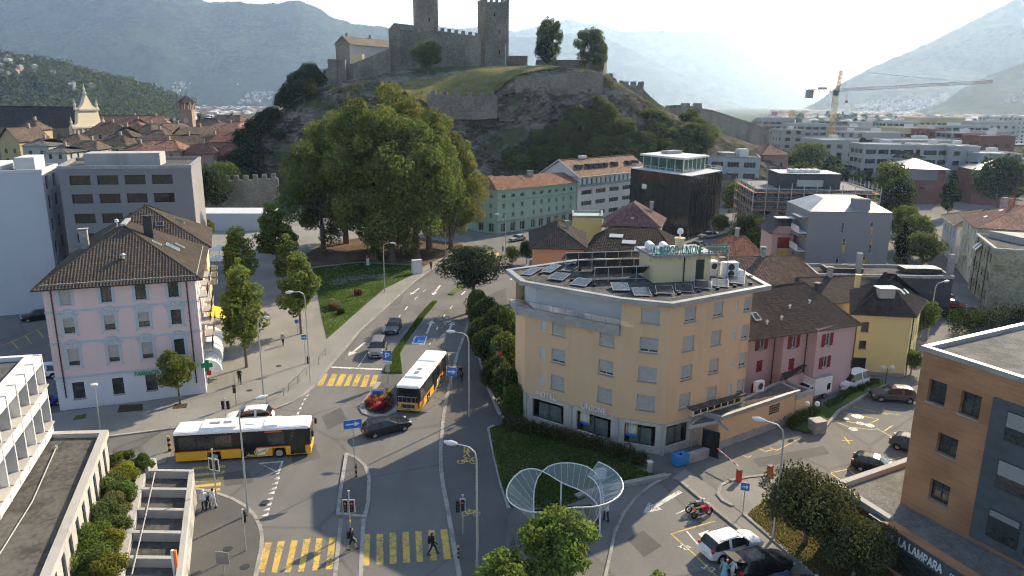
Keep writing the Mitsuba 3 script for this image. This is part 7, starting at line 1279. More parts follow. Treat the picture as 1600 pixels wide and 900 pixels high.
ch.part('rose_window', MB().tube([[*(FF[0] + FF[1] * W / 2 + FF[2] * 1.42), 15.8], [*(FF[0] + FF[1] * W / 2 + FF[2] * 1.5), 15.8]], 1.9, 16), 'glass_dark')
for u in (2.6, 15.0): ch.part('niche', MB().fbox(FF, u, u + 1.4, 1.4, 1.45, 13, 17.5), 'moss_plaster')
for u, z in ((0.8, 21), (3.6, 27.5), (9.2, 33.5), (14.8, 27.5), (17.4, 21)): ch.part('pinnacle', MB().lathe([(0.7, 0), (0.7, 0.8), (0.3, 1.2), (0.55, 2.0), (0.2, 2.8), (0.12, 3.8), (0, 4.2)], (*(FF[0] + FF[1] * u + FF[2] * 0.7), z), 8), 'cream_plaster')
bt = Thing('bell_tower', 'slender brick bell tower with open belfry and dark pyramid roof', 'tower'); bx, by = (-156.1, 25.2)[0], 360.0; zb, ztp = 30.29, 33.84
bt.part('shaft', MB().box((bx, by, (zb - 3) / 2), (5.4, 5.4, zb - 3), 0.15, (0.30, 0.22, 0.17)), 'painted'); b = MB()
for i in range(4):
    for j in range(4):
        if i in (0, 3) or j in (0, 3): b.box((bx + (i - 1.5) * 1.7, by + (j - 1.5) * 1.7, zb - 1.4), (0.75, 0.75, 3.2), 0, (0.30, 0.22, 0.17))
bt.part('belfry', b, 'painted'); bt.part('roof', MB().lathe([(4.9, 0), (0.3, ztp - zb - 0.3), (0, ztp - zb)], (bx, by, zb + 0.1), 4, (0.05, 0.045, 0.045)), 'roofing'); bt.part('clock_face', MB().tube([(bx + 0.3, by - 2.75, zb - 8), (bx + 0.3, by - 2.85, zb - 8)], 1.3, 16), 'concrete_light'); bt.part('cross', MB().box((bx, by, ztp + 1), (0.15, 0.15, 2.4)).box((bx, by, ztp + 1.4), (1.0, 0.15, 0.15)), 'dark_metal')
CREAM, OCHRE, WHITE, ROSE, GREY = (0.46, 0.41, 0.32), (0.44, 0.35, 0.20), (0.39, 0.385, 0.37), (0.34, 0.22, 0.18), (0.33, 0.32, 0.30)
BROWN, DBROWN, RED, RUST, SLATE = (0.105, 0.080, 0.065), (0.075, 0.060, 0.052), (0.17, 0.085, 0.065), (0.21, 0.12, 0.09), (0.11, 0.11, 0.11)
WN = {CREAM: 'cream', OCHRE: 'ochre', WHITE: 'white', ROSE: 'rose', GREY: 'grey'}; RN = {BROWN: 'brown', DBROWN: 'dark brown', RED: 'red', RUST: 'rust red', SLATE: 'grey'}
HS = [  # x, eave height, width, depth, distance, wall, roof, hip, turn, rise
 (-227,18.5,46,14,430,WHITE,RED,0.3,0.05,4.5,'long red roofed school building left of the bell tower'), (-195,19.7,15,12,400,CREAM,RUST,0.5,0.3,3.5,'rust roofed house at the end of the long red roof'), (-153,19.3,15,13,372,WHITE,DBROWN,0.8,0.15,3.5,'white house with dark hipped roof right of the bell tower'), (-153,21.1,18,12,398,ROSE,BROWN,0.5,-0.1,3,'rose house with brown roof behind the dark hipped one'),
 (-158,18.9,15,16,285,GREY,DBROWN,0.6,0.25,4,'wide dark brown roof right of the church front'), (-138,19.0,7,10,262,OCHRE,DBROWN,0.9,0.1,3.2,'ochre house with dark pyramid roof in the old town'), (-149,18.5,11,14,300,CREAM,BROWN,0.7,-0.2,3.6,'brown hipped roof in the middle of the old town'), (-147,18.3,9,12,318,CREAM,BROWN,0.0,1.35,3.5,'cream gabled house facing the street below the bell tower'), (-126,18.0,10,12,290,OCHRE,DBROWN,0.0,1.2,3.4,'ochre gabled house with steep dark roof'), (-125,18.8,14,14,320,ROSE,RUST,0.4,0.1,3.2,'rose house with rust roof near the rock'), (-101,17.5,13,14,262,ROSE,RED,0.4,0.15,3.2,'red roofed house beside the dark tree at the city wall'),
 (-175,19.9,7,9,345,OCHRE,RUST,1.0,0.0,3,'small rust pyramid roof among the old town houses'), (-128,17.9,11,14,262,CREAM,BROWN,0.6,0.1,3.2,'brown roof behind the grey block, middle one'), (-136,16.6,10,13,250,CREAM,DBROWN,0.5,0.05,3,'dark roof just above the grey block'), (-110,16.3,13,14,228,ROSE,RUST,0.5,0.1,2.8,'rust roof just above the grey block'), (-100,15.3,9,12,232,ROSE,RED,0.5,0.2,2.8,'red roof to the left of the dark tree'), (-93,14.1,10,13,240,ROSE,RED,0.5,-0.1,3,'red house behind the city wall'), (-138,16.0,9,12,236,WHITE,BROWN,0.4,0.1,2.6,'white house with brown roof left of the bright tree'),
 (-168,18.1,7,12,250,OCHRE,BROWN,0.0,1.5,4,'yellow gabled house in front of the church nave'), (-155,16.8,8,14,240,WHITE,SLATE,0.9,0.1,2,'white house with grey roof in front of the church'), (-139,15.8,7,12,225,WHITE,SLATE,0.9,0.0,1.5,'white cube house below the church front'), (-157,17.0,8,12,262,CREAM,BROWN,0.6,0.1,2.5,'cream house at the foot of the church front'), (-175,21.0,7,10,268,OCHRE,BROWN,0.5,0.0,3,'ochre house half hidden before the nave'), (-198,19.1,11,12,350,CREAM,BROWN,0.6,0.2,3,'brown roof right behind the church front'), (-120,16.2,8,12,265,GREY,DBROWN,0.4,0.9,3,'grey house with slanting dark roof'), (-112,16.0,8,12,272,OCHRE,BROWN,0.4,-0.2,3,'ochre house with brown roof in front of the rock'), (-121,15.2,8,12,234,OCHRE,BROWN,0.5,0.1,2.6,'ochre house peeping over the grey block roof')]
for i, (x, z, w, dep, Y, wc, rc, hp, tn, rise, lb) in enumerate(HS):
    if abs(tn) > 0.8: quad = quad_at(x, Y + dep / 2, dep * 1.2, w, tn)
    else: quad = quad_at(x, Y + dep / 2, w, dep, tn)
    far_house('old_town_house', lb, quad, max(z, 4.0), rise, wc, rc, hp, seed=i + 3, fine=1.0 if Y < 300 else 1.4, group='houses of the old town')
r9 = np.random.default_rng(21); cells = []
for Y in (330, 362, 395, 432, 475, 525, 590, 670):
    for k in range(9):
        bx = -0.709 + k * 0.042 + r9.uniform(-0.0105, 0.0105)
        if Y < 400 and bx < -0.586: continue
        if bx > -0.341: continue
        wc, rc = [CREAM, OCHRE, WHITE, ROSE, GREY][r9.integers(5)], [BROWN, DBROWN, RED, RUST, BROWN][r9.integers(5)]; x = bx * Y * 1.03; r9.random()
        far_house('old_town_house', f'{WN[wc]} house with {RN[rc]} roof in the far rows of the old town', quad_at(x, Y, r9.uniform(12, 20), r9.uniform(9, 13), r9.uniform(-0.4, 0.4)), r9.uniform(8, 13), r9.uniform(2.5, 4), wc, rc, [0.0, 0.6, 1.0][r9.integers(3)], group=f'far {WN[wc]} old town houses with {RN[rc]} roofs', seed=int(Y + k), fine=2.2, chim=Y < 450)
# ---- modern town on the right ---------------------------------------------------------------------------------------------
def far_block(name, label, quad, z, wc, group=None, band=True, deck=(0.42, 0.42, 0.41), cat='building', top=True):
    t = Thing(name, label, cat, group); q = ccw(quad); mb = MB(); wm = MB()
    for i in range(4):
        A, B = q[i], q[(i + 1) % 4]; L = dist(A, B); F = frame(A, B); R = []
        if F[2][1] < 0.4:
            n = max(2, int(L / 4.2)); R = rows_of(L, n, L / n * (0.78 if band else 0.42), list(np.arange(1.2, z - 1.8, 3.3)), 1.6, 0.6)
        wall(mb, A, B, 0, z, R, 0.25, wc); o, a, n_ = F
        for u0, u1, z0, z1 in R: wm.quad(*[[*(o + a * u - n_ * 0.2), zz] for u, zz in ((u0, z0), (u1, z0), (u1, z1), (u0, z1))])
    t.part('wall', mb, 'painted'); P = sg.Polygon(q); rk = t.part('roof', MB().prism(P, z - 0.5, z - 0.25, deck, side=False), 'painted'); t.part('parapet', MB().prism(P.buffer(0.15, join_style=2).difference(P.buffer(-0.4, join_style=2)), z - 0.3, z + 0.15, tuple(min(0.75, c * 1.15) for c in wc), bottom=True), 'painted', up=rk)
    if wm.v: t.part('windows', wm, 'glass_room', kind='stuff')
    if top: c = np.mean(q, 0); t.part('roof_plant', MB().box((c[0] + 1, c[1], z + 0.9), (dist(q[0], q[1]) * 0.18, 3.0, 1.4), math.atan2(q[1][1] - q[0][1], q[1][0] - q[0][0]), (0.5, 0.5, 0.5)), 'painted', up=rk)
    return t
BR, LG, MG, YL = (0.20, 0.09, 0.07), (0.34, 0.345, 0.35), (0.25, 0.25, 0.25), (0.44, 0.38, 0.22)
MS = [  # x, height, width, depth, distance, colour, turn, label
 (88,16.2,9,12,250,ROSE,0.1,'rose'), (131,17.8,16,16,300,WHITE,0.1,'white block right behind the crane mast'), (135,17.8,18,14,265,WHITE,-0.1,'white block with balconies left of the grey banded one'), (151,17.9,11,16,262,WHITE,-0.15,'white block with a single slot window'), (158,17.7,10,18,258,LG,-0.15,'block half grey half white with open frame'), (165,15.8,14,16,250,LG,-0.1,'low pale block at the right edge'), (166,17.8,29,14,300,LG,-0.05,'long low block with white roof edge'), (198,20.6,9,14,350,BR,0.0,'dark red block in the right hand town'), (170,19.3,18,16,345,WHITE,0.1,'white block with rows of dark windows'), (203,19.8,16,16,330,MG,-0.1,'brown grey block with metal roof'), (202,19.4,14,15,310,BR,-0.1,'brick block beside the metal roofed one'), (226,19.5,22,20,420,YL,0.0,'pale yellow block behind the dark red one'), (257,20.3,34,18,430,LG,-0.05,'long block with many small windows'), (311,21.9,25,20,480,WHITE,0.0,'white block under the wooded foothill'), (194,19.5,18,18,420,GREY,0.1,'grey block left of the white window rows'), (171,21.1,19,18,430,WHITE,0.1,'low white block left of the crane mast'), (135,19.7,11,14,360,GREY,0.0,'grey block left of the crane mast'), (270,20.7,23,20,520,WHITE,0.0,'white block with flat roof below the mountain'), (320,22.7,34,22,560,YL,0.0,'yellow blocks with white dome roof'), (398,23.1,26,22,600,WHITE,0.1,'pale slab at the foot of the right mountain'), (270,19.4,20,20,560,WHITE,0.0,'far white slab in the middle of the right town'), (239,19.9,23,20,560,MG,0.0,'far grey slab behind the crane'), (151,19.8,9,14,330,LG,0.05,'pale blank wall block right of the crane'), (140,13.9,9,12,262,GREY,0.2,'brown'), (247,19.0,13,14,380,GREY,0,'grey slab near the right edge'), (136,19.2,15,16,420,BR,0.1,'brick hall near the city wall'), (198,21.8,24,18,560,GREY,0.0,'dark hall beside the small crane')]
for i, (x, z, w, dep, Y, wc, tn, lb) in enumerate(MS):
    q = quad_at(x, Y + dep / 2, w, dep, tn)
    if lb == 'rose': far_house('tiled_house', 'rose house with pale red hipped roof left of the dark round tree', q, max(z - 1, 5), 3.2, ROSE, RUST, 0.8, seed=70)
    elif lb == 'brown': far_house('tiled_house', 'house with brown hipped roof between the white blocks', q, max(z, 5), 3.5, WHITE, DBROWN, 0.8, seed=71)
    else: far_block('town_block', lb if len(lb.split()) > 3 else lb + ' in the right hand town', q, max(z, 5), wc, band=i % 3 != 1)
for Y in (330, 385, 440, 500, 570, 650, 740, 840):
    for k in range(11):
        bx = 0.328 + k * 0.0411 + r9.uniform(-0.0131, 0.0131); wc = [WHITE, LG, CREAM, BR, MG, WHITE, YL, GREY][r9.integers(8)]; x = bx * Y * 1.03
        if r9.random() < 0.25 or bx > 0.77: continue
        nm = {WHITE: 'white', LG: 'pale grey', CREAM: 'cream', BR: 'brick red', MG: 'grey', YL: 'pale yellow', GREY: 'stone grey'}[wc]
        if r9.random() < 0.3: far_house('town_house', f'{nm} house with tiled roof in the far right town', quad_at(x, Y, r9.uniform(12, 18), 11, r9.uniform(-0.4, 0.4)), r9.uniform(6, 9), 3, wc, [BROWN, RED, RUST][r9.integers(3)], 0.6, seed=int(Y) + k, fine=2.4, group=f'far {nm} houses', chim=False)
        else: far_block('town_block', f'{nm} flat roofed block in the far right town', quad_at(x, Y, r9.uniform(14, 34), r9.uniform(12, 18), r9.uniform(-0.3, 0.3)), r9.uniform(5, 10), wc, f'far {nm} blocks', r9.random() < 0.6, top=r9.random() < 0.5)
# far village houses on the valley floor and lower slopes, past counting
def specks(name, n, fn, label, seed, s0=7, s1=14):
    r = np.random.default_rng(seed); m = MB(); k = 0
    while k < n:
        p = fn(r)
        if p is None: continue
        w, d, h = r.uniform(s0, s1), r.uniform(s0, s1), r.uniform(5, 11); c = [(0.46, 0.45, 0.43), (0.42, 0.37, 0.29), (0.44, 0.43, 0.42), (0.32, 0.29, 0.27)][r.integers(4)]; a = r.uniform(0, 3.1)
        m.box((p[0], p[1], p[2] + h / 2 - 2), (w, d, h + 4), a, c); rc = [(0.22, 0.11, 0.08), (0.14, 0.10, 0.08), (0.45, 0.45, 0.44)][r.integers(3)]; q = quad_at(p[0], p[1], w + 1, d + 1, a); z = p[2] + h
        m.add([[*v, z] for v in q] + [[p[0], p[1], z + 2.5]], [[0, 1, 4], [1, 2, 4], [2, 3, 4], [3, 0, 4]], rc); k += 1
    scene[name] = m.dict('painted'); labels[name] = {'kind': 'stuff', 'label': label, 'category': 'houses'}
def on_ridge(R, t0, t1, x0, x1):
    def fn(r):
        i, j = int(r.uniform(t0, t1) * (R.shape[0] - 1)), r.integers(R.shape[1]); p = R[i, j]; u = p[0] / p[1]
        if not x0 < u < x1 or meshkit.fbm(np.array([p / 260.0]), 3, 5)[0] < 0.52: return None
        return p + [r.uniform(-20, 20), r.uniform(-10, 10), 0]
    return fn
specks('village_houses', 420, on_ridge(RA, 0.02, 0.18, -0.559, -0.09), 'far village houses under the broad blue mountain', 31, 6, 12); specks('hillside_houses', 60, on_ridge(RF, 0.15, 0.9, -0.776, -0.487), 'white houses scattered on the green hill', 32, 5, 9); specks('mountain_village_houses', 600, on_ridge(RD, 0.02, 0.22, 0.424, 0.81), 'pale village houses below the steep right mountain', 33, 7, 14); specks('foothill_houses', 60, on_ridge(RE, 0.1, 0.7, 0.577, 0.81), 'single houses on the darker foothill', 34, 8, 15)
def plain(r):
    Y = r.uniform(700, 3900); u = r.uniform(0.34, 0.81) if r.random() < 0.6 else r.uniform(-0.72, -0.306); return np.array([u * Y, Y, 0.0])
specks('plain_houses', 1700, plain, 'far houses of the valley floor seen as one roofscape', 35, 9, 26)
def cover(name, R, n, rad, leaf, label, seed, x0, x1, k=9):
    r = np.random.default_rng(seed); i, j = (r.random(n) ** 1.2 * (R.shape[0] - 2)).astype(int), r.integers(0, R.shape[1] - 1, n); p = R[i, j] * (1 - (f := r.random((n, 1)))) + R[i + 1, j + 1] * f; u = p[:, 0] / p[:, 1]; p = p[(u > x0) & (u < x1)] + [0, 0, rad * 0.3]
    scene[name] = leaf_dict(leaf_cloud(p, rad * (0.6 + 0.8 * r.random(len(p))), len(p) * k, leaf, (0.075, 0.10, 0.045), seed, fill=0.7)); labels[name] = {'kind': 'stuff', 'label': label, 'category': 'forest'}
cover('hill_forest', RF, 9000, 6.5, 5.0, 'woods covering the green hill', 51, -0.77, -0.42)
# trees of the town
rt9 = np.random.default_rng(44)
def town_trees(n, u0, u1, Y0, Y1, tag, hs=(7, 14)):
    for i in range(n):
        Y = Y0 + (Y1 - Y0) * rt9.random() ** 1.3; u = rt9.uniform(u0, u1); k = ('far_tree', 'far_dark_tree', 'far_conifer')[int(rt9.integers(3))]; nm = {'far_tree': ('broad_tree', 'broad green tree'), 'far_dark_tree': ('dark_tree', 'dark leafy tree'), 'far_conifer': ('conifer', 'pointed dark conifer')}[k]
        plant(k, nm[0], (u * Y, Y), rt9.uniform(*hs) * (1.3 if k == 'far_conifer' else 1), f'{nm[1]} {tag}', f'{nm[1]}s {tag}', wide=rt9.uniform(0.8, 1.3))
town_trees(130, 0.315, 0.757, 235, 900, 'among the far right town blocks', (9, 15)); town_trees(60, -0.721, -0.333, 300, 800, 'among the old town roofs'); town_trees(60, 0.315, 0.757, 800, 1600, 'at the end of the right town', (12, 20)); town_trees(40, -0.721, -0.360, 700, 1000, 'before the green hill', (10, 16)); town_trees(30, 0.234, 0.397, 300, 640, 'beyond the descending city wall', (9, 14))
for i, (p, h, kd, lb, w) in enumerate((((61.5, 198.8), 11, 'round_tree', 'round dark green tree between black cube and scaffold', 0.95), ((51.2, 178.5), 5, 'round_tree', 'small round bush tree at the black cube corner', 1.1), ((50, 152.2), 10, 'dark_tree', 'leafy tree left of the scaffold', 1.0), ((52.5, 148.7), 9, 'round_tree', 'tree hiding the scaffold foot', 0.9), ((59.2, 161.3), 7, 'round_tree', 'small tree beside the red and orange house', 0.8), ((99.1, 188.3), 15, 'dark_tree', 'tall dark tree right of the scaffold', 0.8), ((108.9, 211.2), 16, 'round_tree', 'yellowish tall tree behind the grey block', 0.7), ((87.5, 161.8), 10, 'round_tree', 'leafy tree at the street by the grey block', 0.8), ((81.8, 147.7), 8, 'dark_tree', 'dark tree in the white house garden', 1.1), ((80.2, 140.3), 7.5, 'round_tree', 'bright round tree at the street before the villa', 1.0), ((73.7, 135.9), 11, 'conifer', 'narrow dark conifer along the grey block wall', 0.6), ((86.1, 154.4), 9, 'round_tree', 'bushy tree beside the white house', 0.9), ((146.2, 220.2), 19, 'dark_tree', 'big dark spreading tree behind the villa', 1.0), ((125.7, 210.4), 14, 'conifer', 'pointed green tree between the brick blocks', 0.9), ((111.2, 279.6), 18, 'round_tree', 'large dark round tree behind the scaffold', 0.95), ((136, 289.6), 21, 'conifer', 'tall dark cone tree behind the roof pavilion', 0.85), ((-83.5, 201.9), 15, 'dark_tree', 'large dark tree behind the old city wall', 1.0), ((-86.7, 220.8), 14, 'round_tree', 'second dark tree behind the old city wall', 0.9), ((-169.2, 275.4), 13, 'round_tree', 'bright yellow green tree behind the grey block', 0.8), ((56.1, 96.2), 5.5, 'round_tree', 'oleander tree with pink blossoms at the yellow house corner', 0.95), ((47.8, 82.5), 3, 'round_tree', 'dark bush under the oleander tree', 1.0), ((2.9, 142.8), 5.2, 'dark_tree', 'small dark tree at the orange house corner', 0.9), ((0, 141.2), 4, 'round_tree', 'low shrubs at the orange house corner', 0.8), ((10.8, 160.8), 6.5, 'round_tree', 'light green tree before the cream yellow house', 0.9), ((8.1, 155.8), 5, 'round_tree', 'low tree beside the orange house chimney', 1.0))):
    plant(kd, 'garden_tree', p, h, lb, wide=w)
# ---- vehicles -------------------------------------------------------------------------------------------------------------
import manifold3d as m3
def rigid(pos, ang, z=0.0): return T().translate([pos[0], pos[1], z]).rotate([0, 0, 1], math.degrees(ang))
def place(t, names, M):
    for k in names:
        if k: scene[k]['to_world'] = M
WHEELS = {}
def wheel(t, x, y, r, w, M, name='wheel'):
    y0, y1 = y - w / 2, y + w / 2; s = 1 if y > 0 else -1; yo = y + s * w / 2
    def disc(prof, n=18):
        m = MB(); g = np.arange(n) * 2 * np.pi / n; p = np.array(prof); k = len(p); v = np.stack([x + np.outer(p[:, 0], np.cos(g)), np.repeat(p[:, 1:2], n, 1), r + np.outer(p[:, 0], np.sin(g))], -1).reshape(-1, 3); i, j = np.meshgrid(np.arange(k - 1), np.arange(n), indexing='ij'); return m.add(v, np.stack([i * n + j, i * n + (j + 1) % n, (i + 1) * n + (j + 1) % n, (i + 1) * n + j], -1).reshape(-1, 4))
    key = (r, w, x, y)
    k = t.part(name, disc([(0, y - s * w / 2), (r * 0.96, y - s * w / 2), (r, y - s * w * 0.3), (r, y + s * w * 0.3), (r * 0.95, yo), (r * 0.66, yo), (r * 0.64, yo - s * 0.03)]), 'rubber', 35)
    rm = disc([(r * 0.66, yo - s * 0.015), (r * 0.6, yo - s * 0.05), (0.0, yo - s * 0.035)])
    for i in range(5): a = i * 1.2566; rm.tube([(x, yo - s * 0.01, r), (x + math.cos(a) * r * 0.62, yo - s * 0.015, r + math.sin(a) * r * 0.62)], r * 0.085, 5)
    rk = t.part('rim', rm, 'galvanised', up=k); place(t, [k, rk], M)
PROF = {  # length, width, silhouette of the top (x from the front, z), belt, base of windscreen, roof start, roof end, rear glass foot
 'suv': (4.55, 1.86, [(0, .62), (.08, .86), (.5, .98), (1.15, 1.05), (1.9, 1.58), (2.4, 1.67), (3.5, 1.66), (4.05, 1.56), (4.45, 1.02), (4.55, .7)], 1.02, 1.15, 1.95, 3.95, 4.42, .35),
 'hatch': (4.0, 1.75, [(0, .58), (.08, .74), (.5, .84), (1.05, .93), (1.8, 1.40), (2.3, 1.47), (3.1, 1.44), (3.5, 1.34), (3.9, .92), (4.0, .62)], .92, 1.05, 1.82, 3.4, 3.86, .31),
 'estate': (4.75, 1.83, [(0, .58), (.1, .74), (.6, .84), (1.35, .93), (2.2, 1.38), (2.7, 1.45), (3.9, 1.42), (4.3, 1.32), (4.66, .92), (4.75, .62)], .92, 1.35, 2.2, 4.2, 4.62, .33),
 'sedan': (4.6, 1.8, [(0, .58), (.1, .74), (.6, .84), (1.3, .93), (2.1, 1.38), (2.6, 1.44), (3.2, 1.41), (3.9, 1.03), (4.5, .98), (4.6, .62)], .93, 1.3, 2.12, 3.15, 3.88, .32),
 'van': (4.75, 1.9, [(0, .62), (.08, .95), (.45, 1.08), (.9, 1.2), (1.75, 1.80), (2.2, 1.90), (4.2, 1.89), (4.55, 1.82), (4.72, 1.1), (4.75, .7)], 1.12, .9, 1.78, 4.5, 4.7, .33)}
def car(front, rear, kd, col, label, cat='car', group=None, tailgate=False, roof=None, z=0.0):
    L, W, sil, belt, ws, r0, r1, rg, R = PROF[kd]; f, r = np.array(front), np.array(rear); ang = math.atan2(f[1] - r[1], f[0] - r[0]); c = (f + r) / 2
    name = {'van': 'van', 'suv': 'car', 'hatch': 'car', 'estate': 'car', 'sedan': 'car'}[kd]; t = Thing(name, label, cat, group); M = rigid(c, ang, z)
    s = np.array(sil); X = np.unique(np.concatenate([np.linspace(0, L, 42), s[:, 0], [ws, r0, r1, rg]])); zt = np.interp(X, s[:, 0], s[:, 1]); n = len(X); e = np.minimum(X, L - X)
    wb = W / 2 * (1 - 0.20 * np.clip(1 - e / 0.75, 0, 1) ** 2); h = np.clip(zt - belt, 0, None); wt = np.where(h > 0.03, wb * (1 - 0.24 * np.clip(h / (s[:, 1].max() - belt), 0, 1)), wb * 0.9); zb = 0.24 + 0.10 * np.clip(1 - e / 0.5, 0, 1)
    bl = np.minimum(belt, zt - 0.05); xx = L / 2 - X
    P = lambda y, zz: np.column_stack([xx, y * np.ones(n), zz * np.ones(n)])
    ring = [P(wb * 0.90, zb), P(wb * 0.985, zb + 0.12), P(wb, 0.62 * bl + 0.1), P(wb * 0.985, bl), P(wt, np.maximum(zt - 0.06, bl + 0.01)), P(wt * 0.8, zt - 0.005), P(wt * 0.0, zt + 0.015)]
    full = ring + [q * [1, -1, 1] for q in ring[-2::-1]]; k = len(full); V = np.stack(full, 1)
    body, glass = [], []
    for i in range(n - 1):
        xm = (X[i] + X[i + 1]) / 2
        for j in range(k - 1):
            q = [i * k + j, (i + 1) * k + j, (i + 1) * k + j + 1, i * k + j + 1]; side = j in (3, k - 5); topq = 4 <= j <= k - 6
            g = False
            if side and ws + 0.30 < xm < rg - 0.12 and h[i] > 0.12 and abs(xm - (r0 + r1) / 2 - 0.05) > 0.06: g = True
            if topq and (ws + 0.06 < xm < r0 - 0.06 or (r1 + 0.04 < xm < rg - 0.04)) and not (tailgate and xm > r1): g = True
            (glass if g else body).append(q)
    a = list(range(k)); V2 = V.reshape(-1, 3); bm = MB(); bm.add(V2, np.array(body)); caps = [[0, a[j], a[j + 1]] for j in range(1, k - 1)]; bm.add(V[0], [[x, z_, y] for x, y, z_ in caps]); bm.add(V[-1], caps); bm.add(V2, [[i * k, i * k + k - 1, (i + 1) * k + k - 1, (i + 1) * k] for i in range(n - 1)])
    ks = [None]; bm.c = [np.broadcast_to(np.array(col), (bm.n, 3))]; kb = t.part('body', bm, 'car_paint'); v, fc = bm.mesh(); scene[kb] = mikit.ply((v, fc), 'finish_car_paint', smooth=True, color=np.vstack(bm.c))
    ks.append(kb); G4 = {}
    for q in glass:
        i, j = q[0] // k, q[0] % k; xm = (X[i] + X[min(i + 1, n - 1)]) / 2
        G4.setdefault(('windscreen' if xm < (r0 + r1) / 2 else 'rear_window') if 4 <= j <= k - 6 else ('side_window', j, xm > (r0 + r1) / 2 + 0.05), []).append(q)
    for nm_, qs in G4.items(): ks.append(t.part(nm_ if isinstance(nm_, str) else 'side_window', (lambda u: MB().add(V2[u[0]] * [1, 1.004, 1] + [0, 0, 0.004], u[1].reshape(-1, 4)))(np.unique(np.array(qs), return_inverse=True)), 'glass_dark'))
    for y in (1, -1):
        ks.append(t.part('headlight', MB().box((L / 2 - 0.13, y * W * 0.36, 0.70 if kd != 'van' else 0.85), (0.22, 0.36, 0.15), -y * 0.35), 'frosted_glass')); ks.append(t.part('tail_light', MB().box((-L / 2 + 0.13, y * W * 0.385, 0.88 if kd in ('hatch', 'estate', 'sedan') else 1.0), (0.2, 0.22, 0.2), y * 0.35), 'sign_red')); ks.append(t.part('mirror', MB().box((L / 2 - ws - 0.55, y * (W / 2 + 0.08), belt + 0.06), (0.12, 0.2, 0.14)), 'black'))
        ks.append(t.part('sill', MB().box((0, y * W * 0.488, 0.33), (L - 2.3, 0.05, 0.14)), 'black'))
        for x in (L / 2 - 0.85, -L / 2 + 0.82):
            arch = MB(); g = np.linspace(0, np.pi, 13); o, ii = (R + 0.07), R * 0.4; yy = y * (W / 2 + 0.006)
            arch.add([[x + math.cos(q) * rr, yy, R + math.sin(q) * rr] for rr in (ii, o) for q in g], [[i, i + 1, i + 14, i + 13] for i in range(12)]); ks.append(t.part('wheel_arch', arch, 'black')); wheel(t, x, y * (W / 2 - 0.085), R, 0.21, M)
    ks.append(t.part('grille', MB().box((L / 2 - 0.03, 0, 0.55), (0.1, W * 0.5, 0.2)), 'black')); ks.append(t.part('number_plate', MB().box((L / 2 + 0.01, 0, 0.42), (0.03, 0.5, 0.11)), 'paint_white')); ks.append(t.part('number_plate', MB().box((-L / 2 - 0.005, 0, 0.62), (0.03, 0.5, 0.11)), 'paint_white'))
    if kd in ('suv', 'estate') or roof: rr = MB(); zr = s[:, 1].max(); [rr.tube([(L / 2 - r0 - 0.3, y * W * 0.36, zr), (L / 2 - r1 + 0.1, y * W * 0.36, zr - 0.02)], 0.02, 5) for y in (1, -1)]; ks.append(t.part('roof_rail', rr, 'dark_metal'))
    if tailgate:
        x0 = L / 2 - r1; tg = MB(); tg.add([[x0, -0.7, 1.62], [x0, 0.7, 1.62], [x0 - 1.05, 0.66, 1.98], [x0 - 1.05, -0.66, 1.98], [x0, -0.7, 1.55], [x0, 0.7, 1.55], [x0 - 1.05, 0.66, 1.92], [x0 - 1.05, -0.66, 1.92]], [[0, 1, 2, 3], [7, 6, 5, 4], [0, 3, 7, 4], [1, 5, 6, 2], [2, 6, 7, 3]]); tg.c = [np.broadcast_to(np.array(col), (tg.n, 3))]; ks.append(t.part('tailgate', tg, 'car_paint', label='raised tailgate')); ks.append(t.part('boot_opening', MB().box((-L / 2 + 0.32, 0, 1.05), (0.5, 1.2, 0.75)), 'black'))
    place(t, ks, M); return t
WH, BK, GY, SV, DB = (0.72, 0.72, 0.72), (0.012, 0.012, 0.014), (0.07, 0.075, 0.08), (0.35, 0.36, 0.37), (0.02, 0.03, 0.08)
